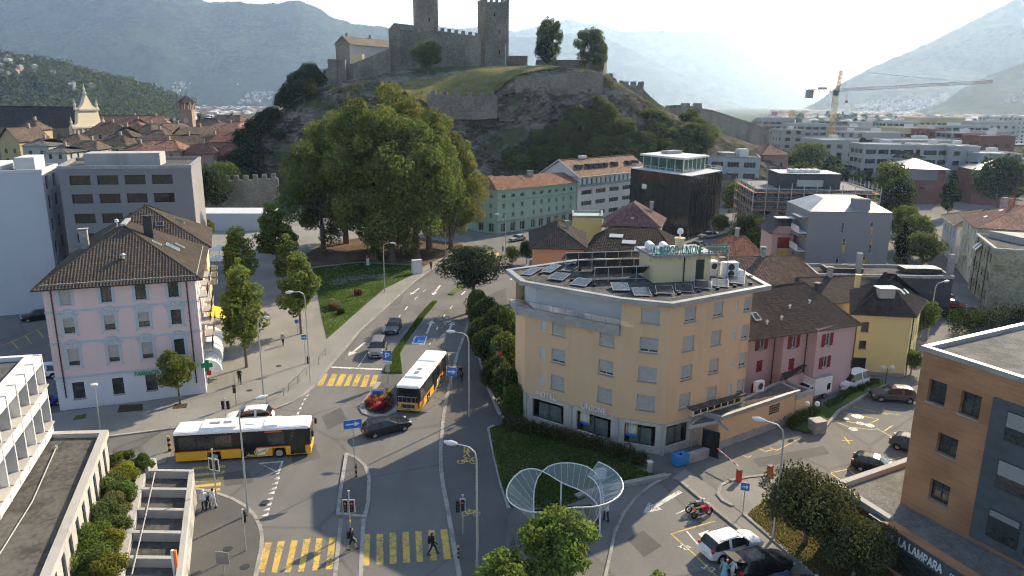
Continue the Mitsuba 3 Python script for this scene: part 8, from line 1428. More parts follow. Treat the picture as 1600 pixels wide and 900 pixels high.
for a in (((-27.81, 67.12), (-24.17, 67.66), 'suv', WH, 'white SUV on the street behind the crossing bus'), ((-16.9, 84.7), (-17.2, 92), 'van', (0.16, 0.17, 0.19), 'grey people carrier waiting at the stop line'), ((-16.6, 94.7), (-16.6, 101.5), 'estate', (0.10, 0.105, 0.12), 'grey estate car queuing behind the people carrier'), ((-10.57, 66.54), (-13.61, 64.6), 'estate', BK, 'black estate car turning below the flower island'),
    ((-55.4, 78.9), (-52.9, 79.6), 'suv', WH, 'white car parked behind the pink house corner'), ((-48.08, 71.86), (-49.63, 70.25), 'hatch', (0.03, 0.05, 0.25), 'blue hatchback beside the pink house'), ((-70, 101.5), (-68.3, 102.7), 'hatch', BK, 'dark hatchback parked before the tall pale block'), ((-0.4, 166.7), (2.8, 169.9), 'sedan', SV, 'silver sedan crossing before the green building'), ((44.8, 172.5), (48.9, 174.1), 'suv', SV, 'silver SUV parked at the black office cube'), ((40.6, 162.8), (41.9, 161.2), 'hatch', GY, 'dark car half hidden behind the hotel roof vent'),
    ((36.8, 77), (40.3, 79.1), 'van', WH, 'white family van parked by the rose house'), ((39.5, 74.7), (43.5, 74), 'suv', (0.09, 0.088, 0.085), 'dark grey SUV in the bay beside the planted strip'), ((33.02, 57.71), (30.97, 58.91), 'hatch', BK, 'black hatchback in the bay behind the restaurant roof'), ((37.91, 61.66), (36.76, 62.72), 'hatch', GY, 'dark car cut off by the brick corner'), ((17.51, 46.91), (13.95, 45.4), 'suv', WH, 'white SUV parked beside the black one with open tailgate'), ((20.02, 41.69), (16.66, 41.08), 'sedan', DB, 'dark blue car roof at the bottom edge of the car park'),
    ((71.1, 111.1), (68.5, 112.7), 'hatch', (0.28, 0.015, 0.02), 'red hatchback parked by the stained building'), ((68.8, 115.9), (72.1, 115.8), 'hatch', (0.50, 0.55, 0.60), 'pale blue car behind the red hatchback'), ((72.5, 129.1), (76, 127.5), 'suv', SV, 'silver SUV parked in front of the villa')): car(*a)
car((19.08, 44.6), (15.02, 42.95), 'suv', BK, 'black SUV with raised tailgate in the car park', tailgate=True)
# delivery box van
t = Thing('box_van', 'small white box van with weathered roof beside the rose house', 'van'); f, r = np.array((30.3, 73.6)), np.array((34.9, 76)); ang = math.atan2(f[1] - r[1], f[0] - r[0]); M = rigid((f + r) / 2, ang); ks = []
ks.append(t.part('box', MB().box((-0.85, 0, 1.62), (2.7, 2.0, 1.95), col=WH), 'painted_gloss')); ks.append(t.part('box_roof', MB().box((-0.85, 0, 2.62), (2.74, 2.04, 0.06)), 'kerb'))
cab = MB(); pf = [(0.5, .35), (2.2, .35), (2.25, .8), (2.0, 1.0), (1.45, 1.2), (0.85, 1.82), (0.5, 1.85)]; cab.add([[x, y, z] for y in (-0.85, 0.85) for x, z in pf], [[0, 1, 2], [0, 2, 3], [0, 3, 4], [0, 4, 5], [0, 5, 6], [9, 8, 7], [10, 9, 7], [11, 10, 7], [12, 11, 7], [13, 12, 7]] + [q for i in range(7) for q in ([i + 7, (i + 1) % 7, i], [i + 7, (i + 1) % 7 + 7, (i + 1) % 7])], WH); ks.append(t.part('cab', cab, 'painted_gloss'))
ks.append(t.part('windscreen', MB().quad((1.46, -0.75, 1.24), (1.46, 0.75, 1.24), (0.9, 0.7, 1.82), (0.9, -0.7, 1.82)).quad((1.47, -0.75, 1.24), (1.47, 0.75, 1.24), (0.91, 0.7, 1.83), (0.91, -0.7, 1.83)), 'glass_dark'))
for y in (1, -1):
    ks.append(t.part('side_window', MB().box((0.95, y * 0.855, 1.42), (0.7, 0.02, 0.5)), 'glass_dark'))
    for x in (1.5, -1.3): wheel(t, x, y * 0.8, 0.3, 0.2, M)
ks.append(t.part('door_mark', MB().box((-1.7, 1.01, 1.4), (0.5, 0.015, 0.7)).box((-1.7, -1.01, 1.4), (0.5, 0.015, 0.7)), 'black')); place(t, ks, M)
# buses
mat('bus_yellow', (0.72, 0.40, 0.02), 0.35, 0.5, clearcoat=0.6); mat('bus_white', (0.80, 0.80, 0.80), 0.35, 0.5, clearcoat=0.5); mat('bus_black', (0.014, 0.014, 0.015), 0.25, 0.5); mat('display_orange', (0.60, 0.13, 0.03), 0.5, 0.3)
def bus(front, rear, label, L=12.0, rack=False):
    t = Thing('bus', label, 'bus'); f, r = np.array(front), np.array(rear); ang = math.atan2(f[1] - r[1], f[0] - r[0]); d = (f - r) / np.linalg.norm(f - r); M = rigid(f - d * L / 2, ang); W, ks = 2.5, []
    A = lambda n, mb, m, up=None, s=False, label=None: ks.append(t.part(n, mb, m, s, up=up, label=label))
    plan = sg.box(-L / 2, -W / 2, L / 2, W / 2).buffer(-0.22).buffer(0.22, quad_segs=5); wells = [(x, y) for x in (L / 2 - 2.75, -L / 2 + 3.3) for y in (1, -1)]
    low = plan.difference(shapely.union_all([sg.box(x - 0.58, y * W / 2 - 0.45, x + 0.58, y * W / 2 + 0.45) for x, y in wells]))
    A('lower_body', MB().prism(low, 0.28, 1.02, bottom=True).prism(plan, 1.02, 1.12), 'bus_yellow'); A('underside', MB().prism(plan.buffer(-0.1), 0.24, 0.3, bottom=True), 'black'); A('red_line', MB().prism(plan.buffer(0.006), 1.12, 1.19), 'sign_red'); A('window_band', MB().prism(plan.buffer(-0.012), 1.19, 2.72), 'bus_black')
    rf = MB(); 
    for z0, z1, b in ((2.72, 2.86, 0.0), (2.86, 2.95, -0.06), (2.95, 3.0, -0.18)): rf.prism(plan.buffer(b), z0, z1)
    A('roof', rf, 'bus_white')
    for y in (-1, 1):
        F = frame((-L / 2, -W / 2), (L / 2, -W / 2)) if y < 0 else frame((L / 2, W / 2), (-L / 2, W / 2)); door = [(L - 1.75, L - 0.45), (L / 2 - 0.2, L / 2 + 1.1)] if y < 0 else []
        u = 0.45
        while u < L - 0.6:
            w = 1.42
            if not any(u < b and u + w > a for a, b in door): A('window', MB().fbox(F, u, min(u + w, L - 0.3), -0.01, 0.006, 1.38, 2.5), 'glass_room')
            u += 1.5
        for a, b in door:
            m = MB().fbox(F, a, b, 0.0, 0.012, 0.34, 2.6); ks.append(t.part('door', m, 'bus_black')); dk = ks[-1]
            for q in (a + 0.05, (a + b) / 2 + 0.03): A('door_glass', MB().fbox(F, q, q + (b - a) / 2 - 0.08, 0.012, 0.02, 0.5, 2.45), 'glass_dark', up=dk)
        lg = MB(); o, a_, n_ = F; P = lambda u, z, w=0.012: [*(o + a_ * u + n_ * w), z]
        uu = L * 0.52 if y < 0 else L * 0.35; A('emblem_field', MB().quad(P(uu, 0.42), P(uu + 1.5, 0.42), P(uu + 2.0, 1.05), P(uu + 0.5, 1.05)), 'bus_white')
        hn = sg.Point(uu + 0.85, 0.72).buffer(0.2).difference(sg.Point(uu + 0.85, 0.72).buffer(0.1)).union(sg.LineString([(uu + 0.9, 0.55), (uu + 1.5, 0.85)]).buffer(0.07)).union(sg.Polygon([(uu + 1.35, 0.7), (uu + 1.75, 0.72), (uu + 1.75, 1.0), (uu + 1.4, 0.9)])); e = trimesh.creation.extrude_polygon(hn, 0.01, engine='earcut'); v = np.array(e.vertices)
        A('emblem', MB().add(np.column_stack([o + np.outer(v[:, 0], a_) + np.outer(v[:, 2] + 0.014, n_), v[:, 1]]), e.faces), 'bus_yellow'); A('emblem_stroke', MB().quad(P(uu + 0.25, 0.5, 0.014), P(uu + 0.6, 0.5, 0.014), P(uu + 0.95, 0.98, 0.014), P(uu + 0.75, 0.98, 0.014)), 'sign_red')
        A('route_display', MB().fbox(F, L - 3.9, L - 2.4, 0.0, 0.01, 2.52, 2.68), 'display_orange'); A('mirror', MB().box((L / 2 + 0.25, y * 1.35, 2.25), (0.2, 0.16, 0.5)).tube([(L / 2 - 0.05, y * 1.2, 2.65), (L / 2 + 0.25, y * 1.35, 2.55)], 0.025, 5), 'black')
    for x, y in wells: wheel(t, x, y * (W / 2 - 0.16), 0.48, 0.28, M)
    A('windscreen', MB().box((L / 2 - 0.0, 0, 1.85), (0.03, 2.1, 1.55)), 'glass_dark'); A('front_display', MB().box((L / 2 + 0.01, 0, 2.62), (0.04, 1.6, 0.2)), 'display_orange'); A('headlight', MB().box((L / 2, 0.95, 0.68), (0.04, 0.35, 0.18)), 'frosted_glass'); A('headlight', MB().box((L / 2, -0.95, 0.68), (0.04, 0.35, 0.18)), 'frosted_glass'); A('rear_window', MB().box((-L / 2, 0, 2.05), (0.03, 2.0, 0.95)), 'glass_dark'); A('rear_grille', MB().box((-L / 2, 0.0, 0.75), (0.03, 1.4, 0.4)), 'dark_metal'); A('number_plate', MB().box((-L / 2 - 0.012, 0, 0.45), (0.02, 0.5, 0.12)), 'display_orange')
    for y in (1, -1): A('tail_light', MB().box((-L / 2 + 0.02, y * 1.12, 0.95), (0.06, 0.14, 0.55)), 'sign_red')
    A('cooling_unit', MB().prism(sg.box(-L / 2 + 2.4, -0.85, -L / 2 + 5.2, 0.85).buffer(0.1), 3.0, 3.2), 'bus_white'); A('cooling_fan', MB().box((-L / 2 + 3.3, 0, 3.21), (0.9, 0.5, 0.03)).box((-L / 2 + 4.4, 0, 3.21), (0.7, 0.5, 0.03)), 'metal_grey'); A('roof_hatch', MB().box((L / 2 - 3.2, 0, 3.03), (0.9, 0.7, 0.07)), 'white_metal'); A('roof_hatch', MB().box((0.6, 0, 3.03), (0.9, 0.7, 0.07)), 'white_metal'); A('roof_unit', MB().prism(sg.box(1.9, -0.9, 3.0, 0.9).buffer(0.08), 3.0, 3.12), 'bus_white')
    if rack: 
        b = MB()
        for y in (-0.9, -0.45, 0, 0.45, 0.9): b.tube([(-L / 2 - 0.05, y, 0.6), (-L / 2 - 0.4, y, 0.7), (-L / 2 - 0.3, y, 1.9)], 0.025, 5)
        b.tube([(-L / 2 - 0.4, -1, 0.7), (-L / 2 - 0.4, 1, 0.7)], 0.03, 5); b.tube([(-L / 2 - 0.3, -1, 1.9), (-L / 2 - 0.3, 1, 1.9)], 0.03, 5); b.tube([(-L / 2 - 0.35, -1, 1.3), (-L / 2 - 0.35, 1, 1.3)], 0.03, 5); A('bicycle_rack', b, 'galvanised')
    place(t, ks, M)
b1f, b1r = np.array((-18.04, 60.36)), np.array((-29.19, 58.61)); nn_ = np.array([-(b1f - b1r)[1], (b1f - b1r)[0]]); nn_ /= np.linalg.norm(nn_); bus(b1f + nn_ * 1.25, b1r + nn_ * 1.25, 'yellow bus with white roof crossing in front of the pink house', 11.6)
bus((-8.8, 81.2), (-10.66, 69.59), 'yellow bus with white roof driving away beside the flower island', 11.4, True)
# motorcycles and bicycles
def two_wheeler(a, b, label, cat, col, motor=True):
    t = Thing('motorcycle' if motor else 'bicycle', label, cat); a, b = np.array(a), np.array(b); d = a - b; L = 1.45 if motor else 1.05; ang = math.atan2(d[1], d[0]); M = rigid((a + b) / 2, ang); r = 0.31 if motor else 0.33; ks = []; m = lambda n, mb, mt: ks.append(t.part(n, mb, mt))
    for x in (L / 2, -L / 2):
        g = np.linspace(0, 2 * np.pi, 19); w = MB().tube([(x + math.cos(q) * r * 0.86, 0, r + math.sin(q) * r * 0.86) for q in g], 0.06 if motor else 0.02, 6, caps=False)
        for i in range(8): q = i * math.pi / 4; w.tube([(x, 0, r), (x + math.cos(q) * r * 0.85, 0, r + math.sin(q) * r * 0.85)], 0.008, 3)
        m('wheel', w, 'rubber')
    if motor:
        m('tank', MB().box((0.12, 0, 0.78), (0.5, 0.26, 0.24), col=col).box((-0.62, 0, 0.80), (0.45, 0.2, 0.1), col=col).box((L / 2, 0, 0.66), (0.4, 0.12, 0.05), col=col).box((0.35, 0, 0.62), (0.3, 0.34, 0.3), col=col), 'painted_gloss'); m('seat', MB().box((-0.35, 0, 0.84), (0.7, 0.24, 0.09)), 'black'); m('engine', MB().box((0.05, 0, 0.45), (0.5, 0.3, 0.4)), 'dark_metal'); m('fork', MB().tube([(L / 2, 0.08, r), (0.42, 0.08, 1.0)], 0.03, 6).tube([(L / 2, -0.08, r), (0.42, -0.08, 1.0)], 0.03, 6).tube([(0.36, -0.38, 1.07), (0.42, 0, 1.02), (0.36, 0.38, 1.07)], 0.022, 6), 'galvanised'); m('headlight', MB().box((0.58, 0, 0.92), (0.12, 0.18, 0.24)), 'white'); m('swing_arm', MB().tube([(-L / 2, 0.1, r), (0, 0.1, 0.45)], 0.03, 5).tube([(-L / 2, -0.1, r), (0, -0.1, 0.45)], 0.03, 5), 'dark_metal'); m('exhaust', MB().tube([(0.2, -0.16, 0.35), (-0.3, -0.18, 0.45), (-0.75, -0.18, 0.62)], [0.03, 0.04, 0.06], 7), 'galvanised')
    else: m('frame', MB().tube([(-L / 2, 0, r), (-0.12, 0, r - 0.05), (-0.22, 0, 0.85), (-L / 2, 0, r)], 0.016, 5).tube([(-0.12, 0, r - 0.05), (0.36, 0, 0.78), (-0.2, 0, 0.78)], 0.018, 5).tube([(L / 2, 0, r), (0.38, 0, 0.9)], 0.018, 5), 'dark_metal'); m('handlebar', MB().tube([(0.42, -0.28, 0.98), (0.37, 0, 0.95), (0.42, 0.28, 0.98)], 0.014, 5), 'dark_metal'); m('saddle', MB().box((-0.24, 0, 0.92), (0.26, 0.14, 0.06)), 'black')
    place(t, ks, M); return t
two_wheeler((15.46, 51.06), (14.28, 50.52), 'red and white trail motorcycle in the sunlit bay', 'motorcycle', (0.45, 0.02, 0.03)); two_wheeler((15.23, 51.71), (14.08, 51.35), 'dark motorcycle beside the red one', 'motorcycle', (0.25, 0.26, 0.28)); two_wheeler((-17.4, 94.2), (-17.4, 96.7), 'motorcycle in the queue beside the people carrier', 'motorcycle', (0.1, 0.1, 0.1))
two_wheeler((0.05, 46.33), (0.9, 47.27), 'dark bicycle parked left of the bottom maple', 'bicycle', 0, False); two_wheeler((0.14, 45.57), (0.97, 46.32), 'second bicycle parked nearer the bottom edge', 'bicycle', 0, False); two_wheeler((-5.5, 78.9), (-6.4, 80.4), 'bicycle ridden on the path behind the blue arrow sign', 'bicycle', 0, False)
# ---- people ---------------------------------------------------------------------------------------------------------------
def hull_body(bones):
    out = m3.Manifold()
    for a, b, ra, rb in bones: s1, s2 = m3.Manifold.sphere(ra, 12).translate(a), m3.Manifold.sphere(rb, 12).translate(b); out += m3.Manifold.batch_hull([s1, s2])
    return out
def person(xy, ang, label, shirt, legs, h=1.74, walk=0.25, hair=(0.03, 0.02, 0.015), short=False, cap=None, sit=False, lean=0.0, sleeve=True, dress=False, z=0.1, arms=0.3, group=None):
    t = Thing('person', label, 'person', group); k = h / 1.74; M = rigid(xy, ang, z) @ T().scale([k, k, k]); ks = []
    hip, sh, neck, head = 0.92, 1.42, 1.50, 1.62
    off = [0.0, 0.0]; J = {}
    for s, y in ((1, 0.095), (-1, -0.095)):
        sw = s * walk
        if sit: J[s] = [(0.0, y, hip), (0.38, y * 1.4, 0.82), (0.30, y * 1.3, 0.40), (0.42, y * 1.3, 0.36)]
        else: J[s] = [(0, y, hip), (sw * 0.55 + 0.03, y, 0.50), (sw - 0.05 * (sw < 0), y, 0.07 + 0.03 * (sw < 0)), (sw + 0.15, y, 0.04)]
    X = lambda zz: lean * (zz - hip)
    A = {}
    for s in (1, -1):
        y = s * 0.19; sw = -s * arms
        A[s] = [(X(sh), y, sh), (X(1.15) + sw * 0.4, y + s * 0.05, 1.15), (X(0.95) + sw + (0.30 if sit else 0.05), y + s * 0.03, 0.92 + abs(sw) * 0.1 + (0.12 if sit else 0))]
    hd = (X(head) + 0.01, 0, head)
    skin = [(hd, (hd[0] + 0.015, 0, head - 0.07), 0.098, 0.07), ((X(sh), 0, sh), (X(neck), 0, neck + 0.04), 0.06, 0.055), ((hd[0] + 0.09, 0, head - 0.02), (hd[0] + 0.105, 0, head - 0.035), 0.016, 0.018), ((X(sh), -0.15, sh), (X(sh), 0.15, sh), 0.07, 0.07), ((X(sh), 0, sh - 0.05), (0, 0, hip), 0.12, 0.12)]
    for s in (1, -1):
        a, j = A[s], J[s]; w = np.array(a[2]); skin += [(a[0], a[1], 0.045, 0.038), (a[1], a[2], 0.037, 0.026), (tuple(w), tuple(w + [0.02, 0, -0.09]), 0.034, 0.028), (j[0], j[1], 0.075, 0.052), (j[1], j[2], 0.050, 0.036), (j[2], j[3], 0.036, 0.03), ((hd[0], s * 0.095, head - 0.01), (hd[0], s * 0.10, head - 0.03), 0.018, 0.015)]
        for f in range(4): fs = w + [0.02 + 0.018 * (f - 1.5), 0, -0.09]; skin.append((tuple(fs), tuple(fs + [0.015, 0, -0.07 - 0.01 * (f in (1, 2))]), 0.010, 0.008))
        skin.append((tuple(w + [0.03, 0, -0.03]), tuple(w + [0.07, 0, -0.09]), 0.011, 0.009))
    ks.append(t.part('body', _mesh(hull_body(skin)), 'skin', 50))
    col = lambda mm, c: (lambda mb: setattr(mb, 'c', [np.broadcast_to(np.array(c), (mb.n, 3))]) or mb)(_mesh(mm))
    top = [((X(sh), -0.14, sh), (X(sh), 0.14, sh), 0.085, 0.085), ((X(sh), 0, sh - 0.03), (X(1.1), 0, 1.12), 0.135, 0.135), ((X(1.1), -0.05, 1.12), (0, -0.05, 0.94), 0.125, 0.135), ((X(1.1), 0.05, 1.12), (0, 0.05, 0.94), 0.125, 0.135)]
    for s in (1, -1): a = np.array(A[s]); top.append((tuple(a[0]), tuple(a[1] if sleeve else a[0] * 0.4 + a[1] * 0.6), 0.062, 0.056))
    if sleeve == 2:
        for s in (1, -1): top.append((A[s][1], A[s][2], 0.054, 0.04))
    ks.append(t.part('dress' if dress else 'shirt', col(hull_body(top), shirt), 'painted', 50))
    if dress: dm = MB().lathe([(0.14, 1.0), (0.20, 0.7), (0.27, 0.35), (0.0, 0.36)], (0, 0, 0), 14, shirt); ks.append(t.part('skirt', dm, 'painted', True))
    else:
        tr = [((0, -0.05, 0.95), (0, 0.05, 0.95), 0.13, 0.13)]
        for s in (1, -1): j = np.array(J[s]); tr.append((tuple(j[0]), tuple(j[1]), 0.098, 0.07)); (None if short else tr.append((tuple(j[1]), tuple(j[2] + [0, 0, 0.04]), 0.068, 0.058)))
        ks.append(t.part('shorts' if short else 'trousers', col(hull_body(tr), legs), 'painted', 50))
    ks.append(t.part('shoes', col(hull_body([(tuple(np.array(J[s][2]) + [-0.03, 0, -0.02]), J[s][3], 0.05, 0.042) for s in (1, -1)]), (0.04, 0.04, 0.045)), 'painted', 50))
    ks.append(t.part('hair', col(hull_body([((hd[0] - 0.025, 0, head + 0.025), (hd[0] - 0.05, 0, head - 0.03), 0.10, 0.085)]), cap or hair), 'painted', 50)) if not cap else ks.append(t.part('hat', col(hull_body([((hd[0] - 0.01, 0, head + 0.04), (hd[0] - 0.02, 0, head + 0.02), 0.105, 0.11), ((hd[0] + 0.08, 0, head + 0.03), (hd[0] + 0.17, 0, head + 0.02), 0.05, 0.03)]), cap), 'painted', 50))
    place(t, ks, M); return M
def _mesh(m): mm = m.to_mesh(); return MB().add(np.array(mm.vert_properties)[:, :3], np.array(mm.tri_verts))
def backpack(xy, ang, label, col, z=0.1):
    t = Thing('backpack', label, 'backpack'); b = hull_body([((-0.24, -0.08, 1.02), (-0.24, 0.08, 1.02), 0.1, 0.1), ((-0.22, -0.08, 1.34), (-0.22, 0.08, 1.34), 0.09, 0.09)]) + hull_body([((-0.24, -0.08, 1.02), (-0.22, 0.08, 1.34), 0.11, 0.1), ((-0.24, 0.08, 1.02), (-0.22, -0.08, 1.34), 0.11, 0.1)]); mb = _mesh(b); mb.c = [np.broadcast_to(np.array(col), (mb.n, 3))]; place(t, [t.part('bag', mb, 'painted', 50), t.part('straps', MB().tube([(-0.16, 0.1, 1.45), (0.12, 0.11, 1.42), (0.15, 0.1, 1.2), (-0.12, 0.12, 1.05)], 0.018, 5).tube([(-0.16, -0.1, 1.45), (0.12, -0.11, 1.42), (0.15, -0.1, 1.2), (-0.12, -0.12, 1.05)], 0.018, 5), 'black')], rigid(xy, ang, z))
K, D_, W_ = (0.02, 0.02, 0.022), (0.03, 0.035, 0.05), (0.62, 0.63, 0.66)
person((-5.48, 45.63), 0.1, 'person in dark clothes walking over the right half of the near crossing', K, D_, walk=0.3, z=0.0, sleeve=2); backpack((-5.48, 45.63), 0.1, 'black backpack of the walker on the near crossing', K, 0.0)
person((-11.3, 46.16), 0.0, 'person in black shirt and shorts on the crossing refuge', K, K, walk=0.28, short=True, z=0.0); backpack((-11.3, 46.16), 0.0, 'black backpack of the person on the refuge', K, 0.0)
person((-23.83, 51.01), 2.2, 'person in white shirt and white cap at the street corner', W_, D_, 1.76, 0.1, cap=(0.7, 0.7, 0.7)); person((-23.64, 51.28), -0.4, 'child in dark clothes between two people at the street corner', D_, D_, 1.25, 0.15); person((-23.3, 51.46), 2.6, 'person in pale clothes at the crossing edge of the corner', (0.5, 0.55, 0.62), (0.45, 0.47, 0.5), 1.66, 0.2)
person((-29.9, 91), -1.6, 'person in dark trousers and pale hat on the promenade', (0.35, 0.36, 0.38), D_, cap=(0.6, 0.6, 0.6)); person((-30.7, 77.6), -1.2, 'person in black walking past the white awnings', K, K, walk=0.3); person((-15.5, 136.5), -1.4, 'person in black near the white box at the lawn tip', K, K)
person((14.36, 42.89), 0.5, 'person in light blue dress behind the black SUV', (0.22, 0.42, 0.48), W_, 1.68, 0.05, dress=True, z=0.0); person((14.87, 42.88), 0.3, 'person in white top at the open boot of the black SUV', W_, (0.5, 0.42, 0.36), 1.66, 0.05, lean=0.35, z=0.0); person((7.34, 50.07), 2.0, 'person in white shirt beside the glass canopy', W_, D_, walk=0.15, z=0.0)
cm = (-5.9, 79.5); person(cm, math.atan2((-5.5, 78.9)[1] - (-6.4, 80.4)[1], (-5.5, 78.9)[0] - (-6.4, 80.4)[0]), 'cyclist in dark clothes riding behind the blue arrow sign', K, K, sit=True, lean=0.3, z=0.05); person((-17.4, 95.3), math.atan2((-17.4, 94.2)[1] - (-17.4, 96.7)[1], (-17.4, 94.2)[0] - (-17.4, 96.7)[0]), 'motorcyclist with white helmet in the queue', W_, D_, sit=True, cap=(0.75, 0.75, 0.75), z=-0.05)
person((-40.2, 133), -1.5, 'distant person in white shirt on the shaded promenade', W_, D_)
# ---- street furniture -----------------------------------------------------------------------------------------------------
def street_lamp(b, h, arm, label, m='galvanised', ln=1.9):
    t = Thing('street_lamp', label, 'street lamp', None); d = np.array(arm, float); d /= np.linalg.norm(d); b3 = np.array([*b, 0.0]); P = lambda s, z: b3 + np.array([*(d * s), z])
    t.part('pole', MB().tube([P(0, 0), P(0, 0.9), P(0, 0.95), P(0, h - 1.0), P(0.12, h - 0.45), P(0.5, h - 0.12), P(ln - 0.5, h)], [0.11, 0.11, 0.085, 0.06, 0.05, 0.045, 0.04], 8), m, 40); a = P(ln - 0.55, h + 0.02); c = P(ln + 0.35, h + 0.05)
    k = t.part('lamp_head', MB().tube([a, (a + c) / 2 - [0, 0, 0], c], [0.10, 0.19, 0.08], 8), 'white_metal', 40); t.part('lamp_glass', MB().tube([a * 0.7 + c * 0.3 - [0, 0, 0.1], a * 0.2 + c * 0.8 - [0, 0, 0.1]], [0.1, 0.1], 8), 'frosted_glass', up=k)
for a in (((-2.24, 43.77), 9.3, (-1, 0.25), 'tall street lamp on the cycle path near the bottom crossing'), ((-4.27, 69.17), 9.0, (-1, 0.1), 'street lamp between bus and hotel on the cycle path'), ((-21.4, 119.2), 8.6, (0.9, -0.3), 'street lamp on the avenue pavement at the park lawn'), ((-24.8, 84.6), 9.2, (-0.8, -0.5), 'street lamp before the bright tree at the lawn tip'), ((-26.8, 73.9), 9.3, (0.5, -0.4), 'street lamp on the plaza right of the white awnings'), ((-20.23, 50.42), 9.3, (0.9, 0.8), 'street lamp on the street corner before the crossing bus'), ((19.32, 47.7), 9.2, (-1, 0.5), 'street lamp in the dry grass bed beside the oak'), ((-1.4, 149.3), 9, (-1, -0.1), 'far street lamp at the crossing before the green building'), ((57.3, 96.1), 8, (0.6, 0.2), 'street lamp in the side street by the red car')): street_lamp(*a)
def post_lamp(b, h, label, globes=0):
    t = Thing('post_lamp', label, 'street lamp'); x, y = b
    if globes:
        t.part('pole', MB().tube([(x, y, 0), (x, y, h)], 0.05, 7).tube([(x - 0.5, y, h - 0.1), (x, y, h - 0.45), (x + 0.5, y, h - 0.1)], 0.025, 5), 'dark_metal')
        for s in (-0.5, 0.5): t.part('globe', mikit.ply(trimesh.creation.icosphere(2, 0.25).apply_translation([x + s, y, h + 0.12]), 'finish_white', smooth=True), None)
    else: t.part('pole', MB().tube([(x, y, 0), (x, y, h)], [0.07, 0.05], 7), 'galvanised'); t.part('lamp_head', MB().lathe([(0.06, -0.1), (0.32, 0.0), (0.30, 0.12), (0.0, 0.2)], (x, y, h), 12), 'white_metal')
post_lamp((-39.94, 65.58), 4.6, 'white post lamp on the pavement before the pink house'); post_lamp((45.8, 83), 4.3, 'slender post lamp before the yellow house'); post_lamp((42.6, 78.2), 2.2, 'double globe lamp beside the planted strip', 1); post_lamp((29.76, 67.37), 2.3, 'double globe lamp by the stone planter box', 1); post_lamp((53.6, 152.1), 6.0, 'small white lamp behind the brown roofs')
def signal(b, h, label, heads, pole_m='galvanised', face=(0, -1)):
    """traffic light: heads = (offset along x, height, white backing board, lit red)"""
    t = Thing('traffic_light', label, 'traffic light'); x, y = b; t.part('pole', MB().tube([(x, y, 0), (x, y, h)], 0.055, 8).lathe([(0.1, 0), (0.1, 0.08), (0, 0.12)], (x, y, h), 8), pole_m)
    f = np.array(face) / np.linalg.norm(face); s = np.array([-f[1], f[0]]); ang = math.atan2(s[1], s[0])
    for o, z, board, lit in heads:
        c = np.array([x, y]) + s * o + f * 0.16
        if board: t.part('backing_board', MB().box((*(c - f * 0.07), z), (0.42, 0.04, 1.05), ang), 'white')
        k = t.part('signal_head', MB().box((*c, z), (0.27, 0.2, 0.85), ang), 'black')
        for i, cl in ((0, 'red_lamp' if lit else 'dark_metal'), (1, 'dark_metal'), (2, 'dark_metal')): q = c + f * 0.105; t.part('lens', MB().tube([(*q, z + 0.26 - i * 0.26), (*(q + f * 0.015), z + 0.26 - i * 0.26)], 0.095, 12), cl, up=k)
    return t
t = signal((-11.87, 48.25), 3.4, 'twin red pedestrian signals with white boards on the near island', [(-0.24, 2.3, True, True), (0.24, 2.3, True, True)])
t.part('push_button', MB().box((*(np.array((-11.87, 48.25)) + [0, -0.1]), 1.0), (0.14, 0.1, 0.2)), 'paint_yellow')
t = signal((-3.5, 48.14), 3.2, 'red pedestrian signal with white board on the cycle path', [(0.0, 2.5, True, True), (-0.36, 2.4, False, False)]); t.part('push_button', MB().box((*(np.array((-3.5, 48.14)) + [0, -0.1]), 1.2), (0.14, 0.1, 0.2)), 'paint_yellow')
signal((-18.77, 45.79), 3.3, 'traffic light post with white cap on the street corner', [(0.3, 2.6, False, False)], face=(0.8, 0.6)); t = signal((-23.38, 52.31), 4.6, 'traffic light post with white boxes by the corner people', [(-0.25, 3.3, True, False), (0.3, 3.3, True, False)], face=(0.3, 1)); t.part('push_button', MB().box((*(np.array((-23.38, 52.31)) + [0, -0.1]), 1.1), (0.14, 0.1, 0.2)), 'display_orange')
signal((-22.9, 78.1), 3.4, 'traffic light at the left end of the upper crossing', [(0.15, 2.7, False, False)], face=(0.2, 1)); signal((-28.84, 71.36), 3.2, 'traffic light with red disc before the white SUV', [(0, 2.0, False, True)]); signal((-7.1, 78.4), 3.4, 'traffic light right of the departing bus', [(0, 2.7, False, False)], face=(-0.2, 1)); signal((-28.26, 67.13), 2.6, 'short twin signal post behind the crossing bus', [(-0.25, 1.9, False, False), (0.25, 1.9, False, False)], face=(0, 1)); signal((-13.8, 149.1), 5, 'far traffic light at the avenue bend', [(0, 4, False, False)], face=(0, 1)); signal((-1.8, 138.3), 5, 'far traffic light near the orange house', [(0, 4, False, False)], face=(0, -1))
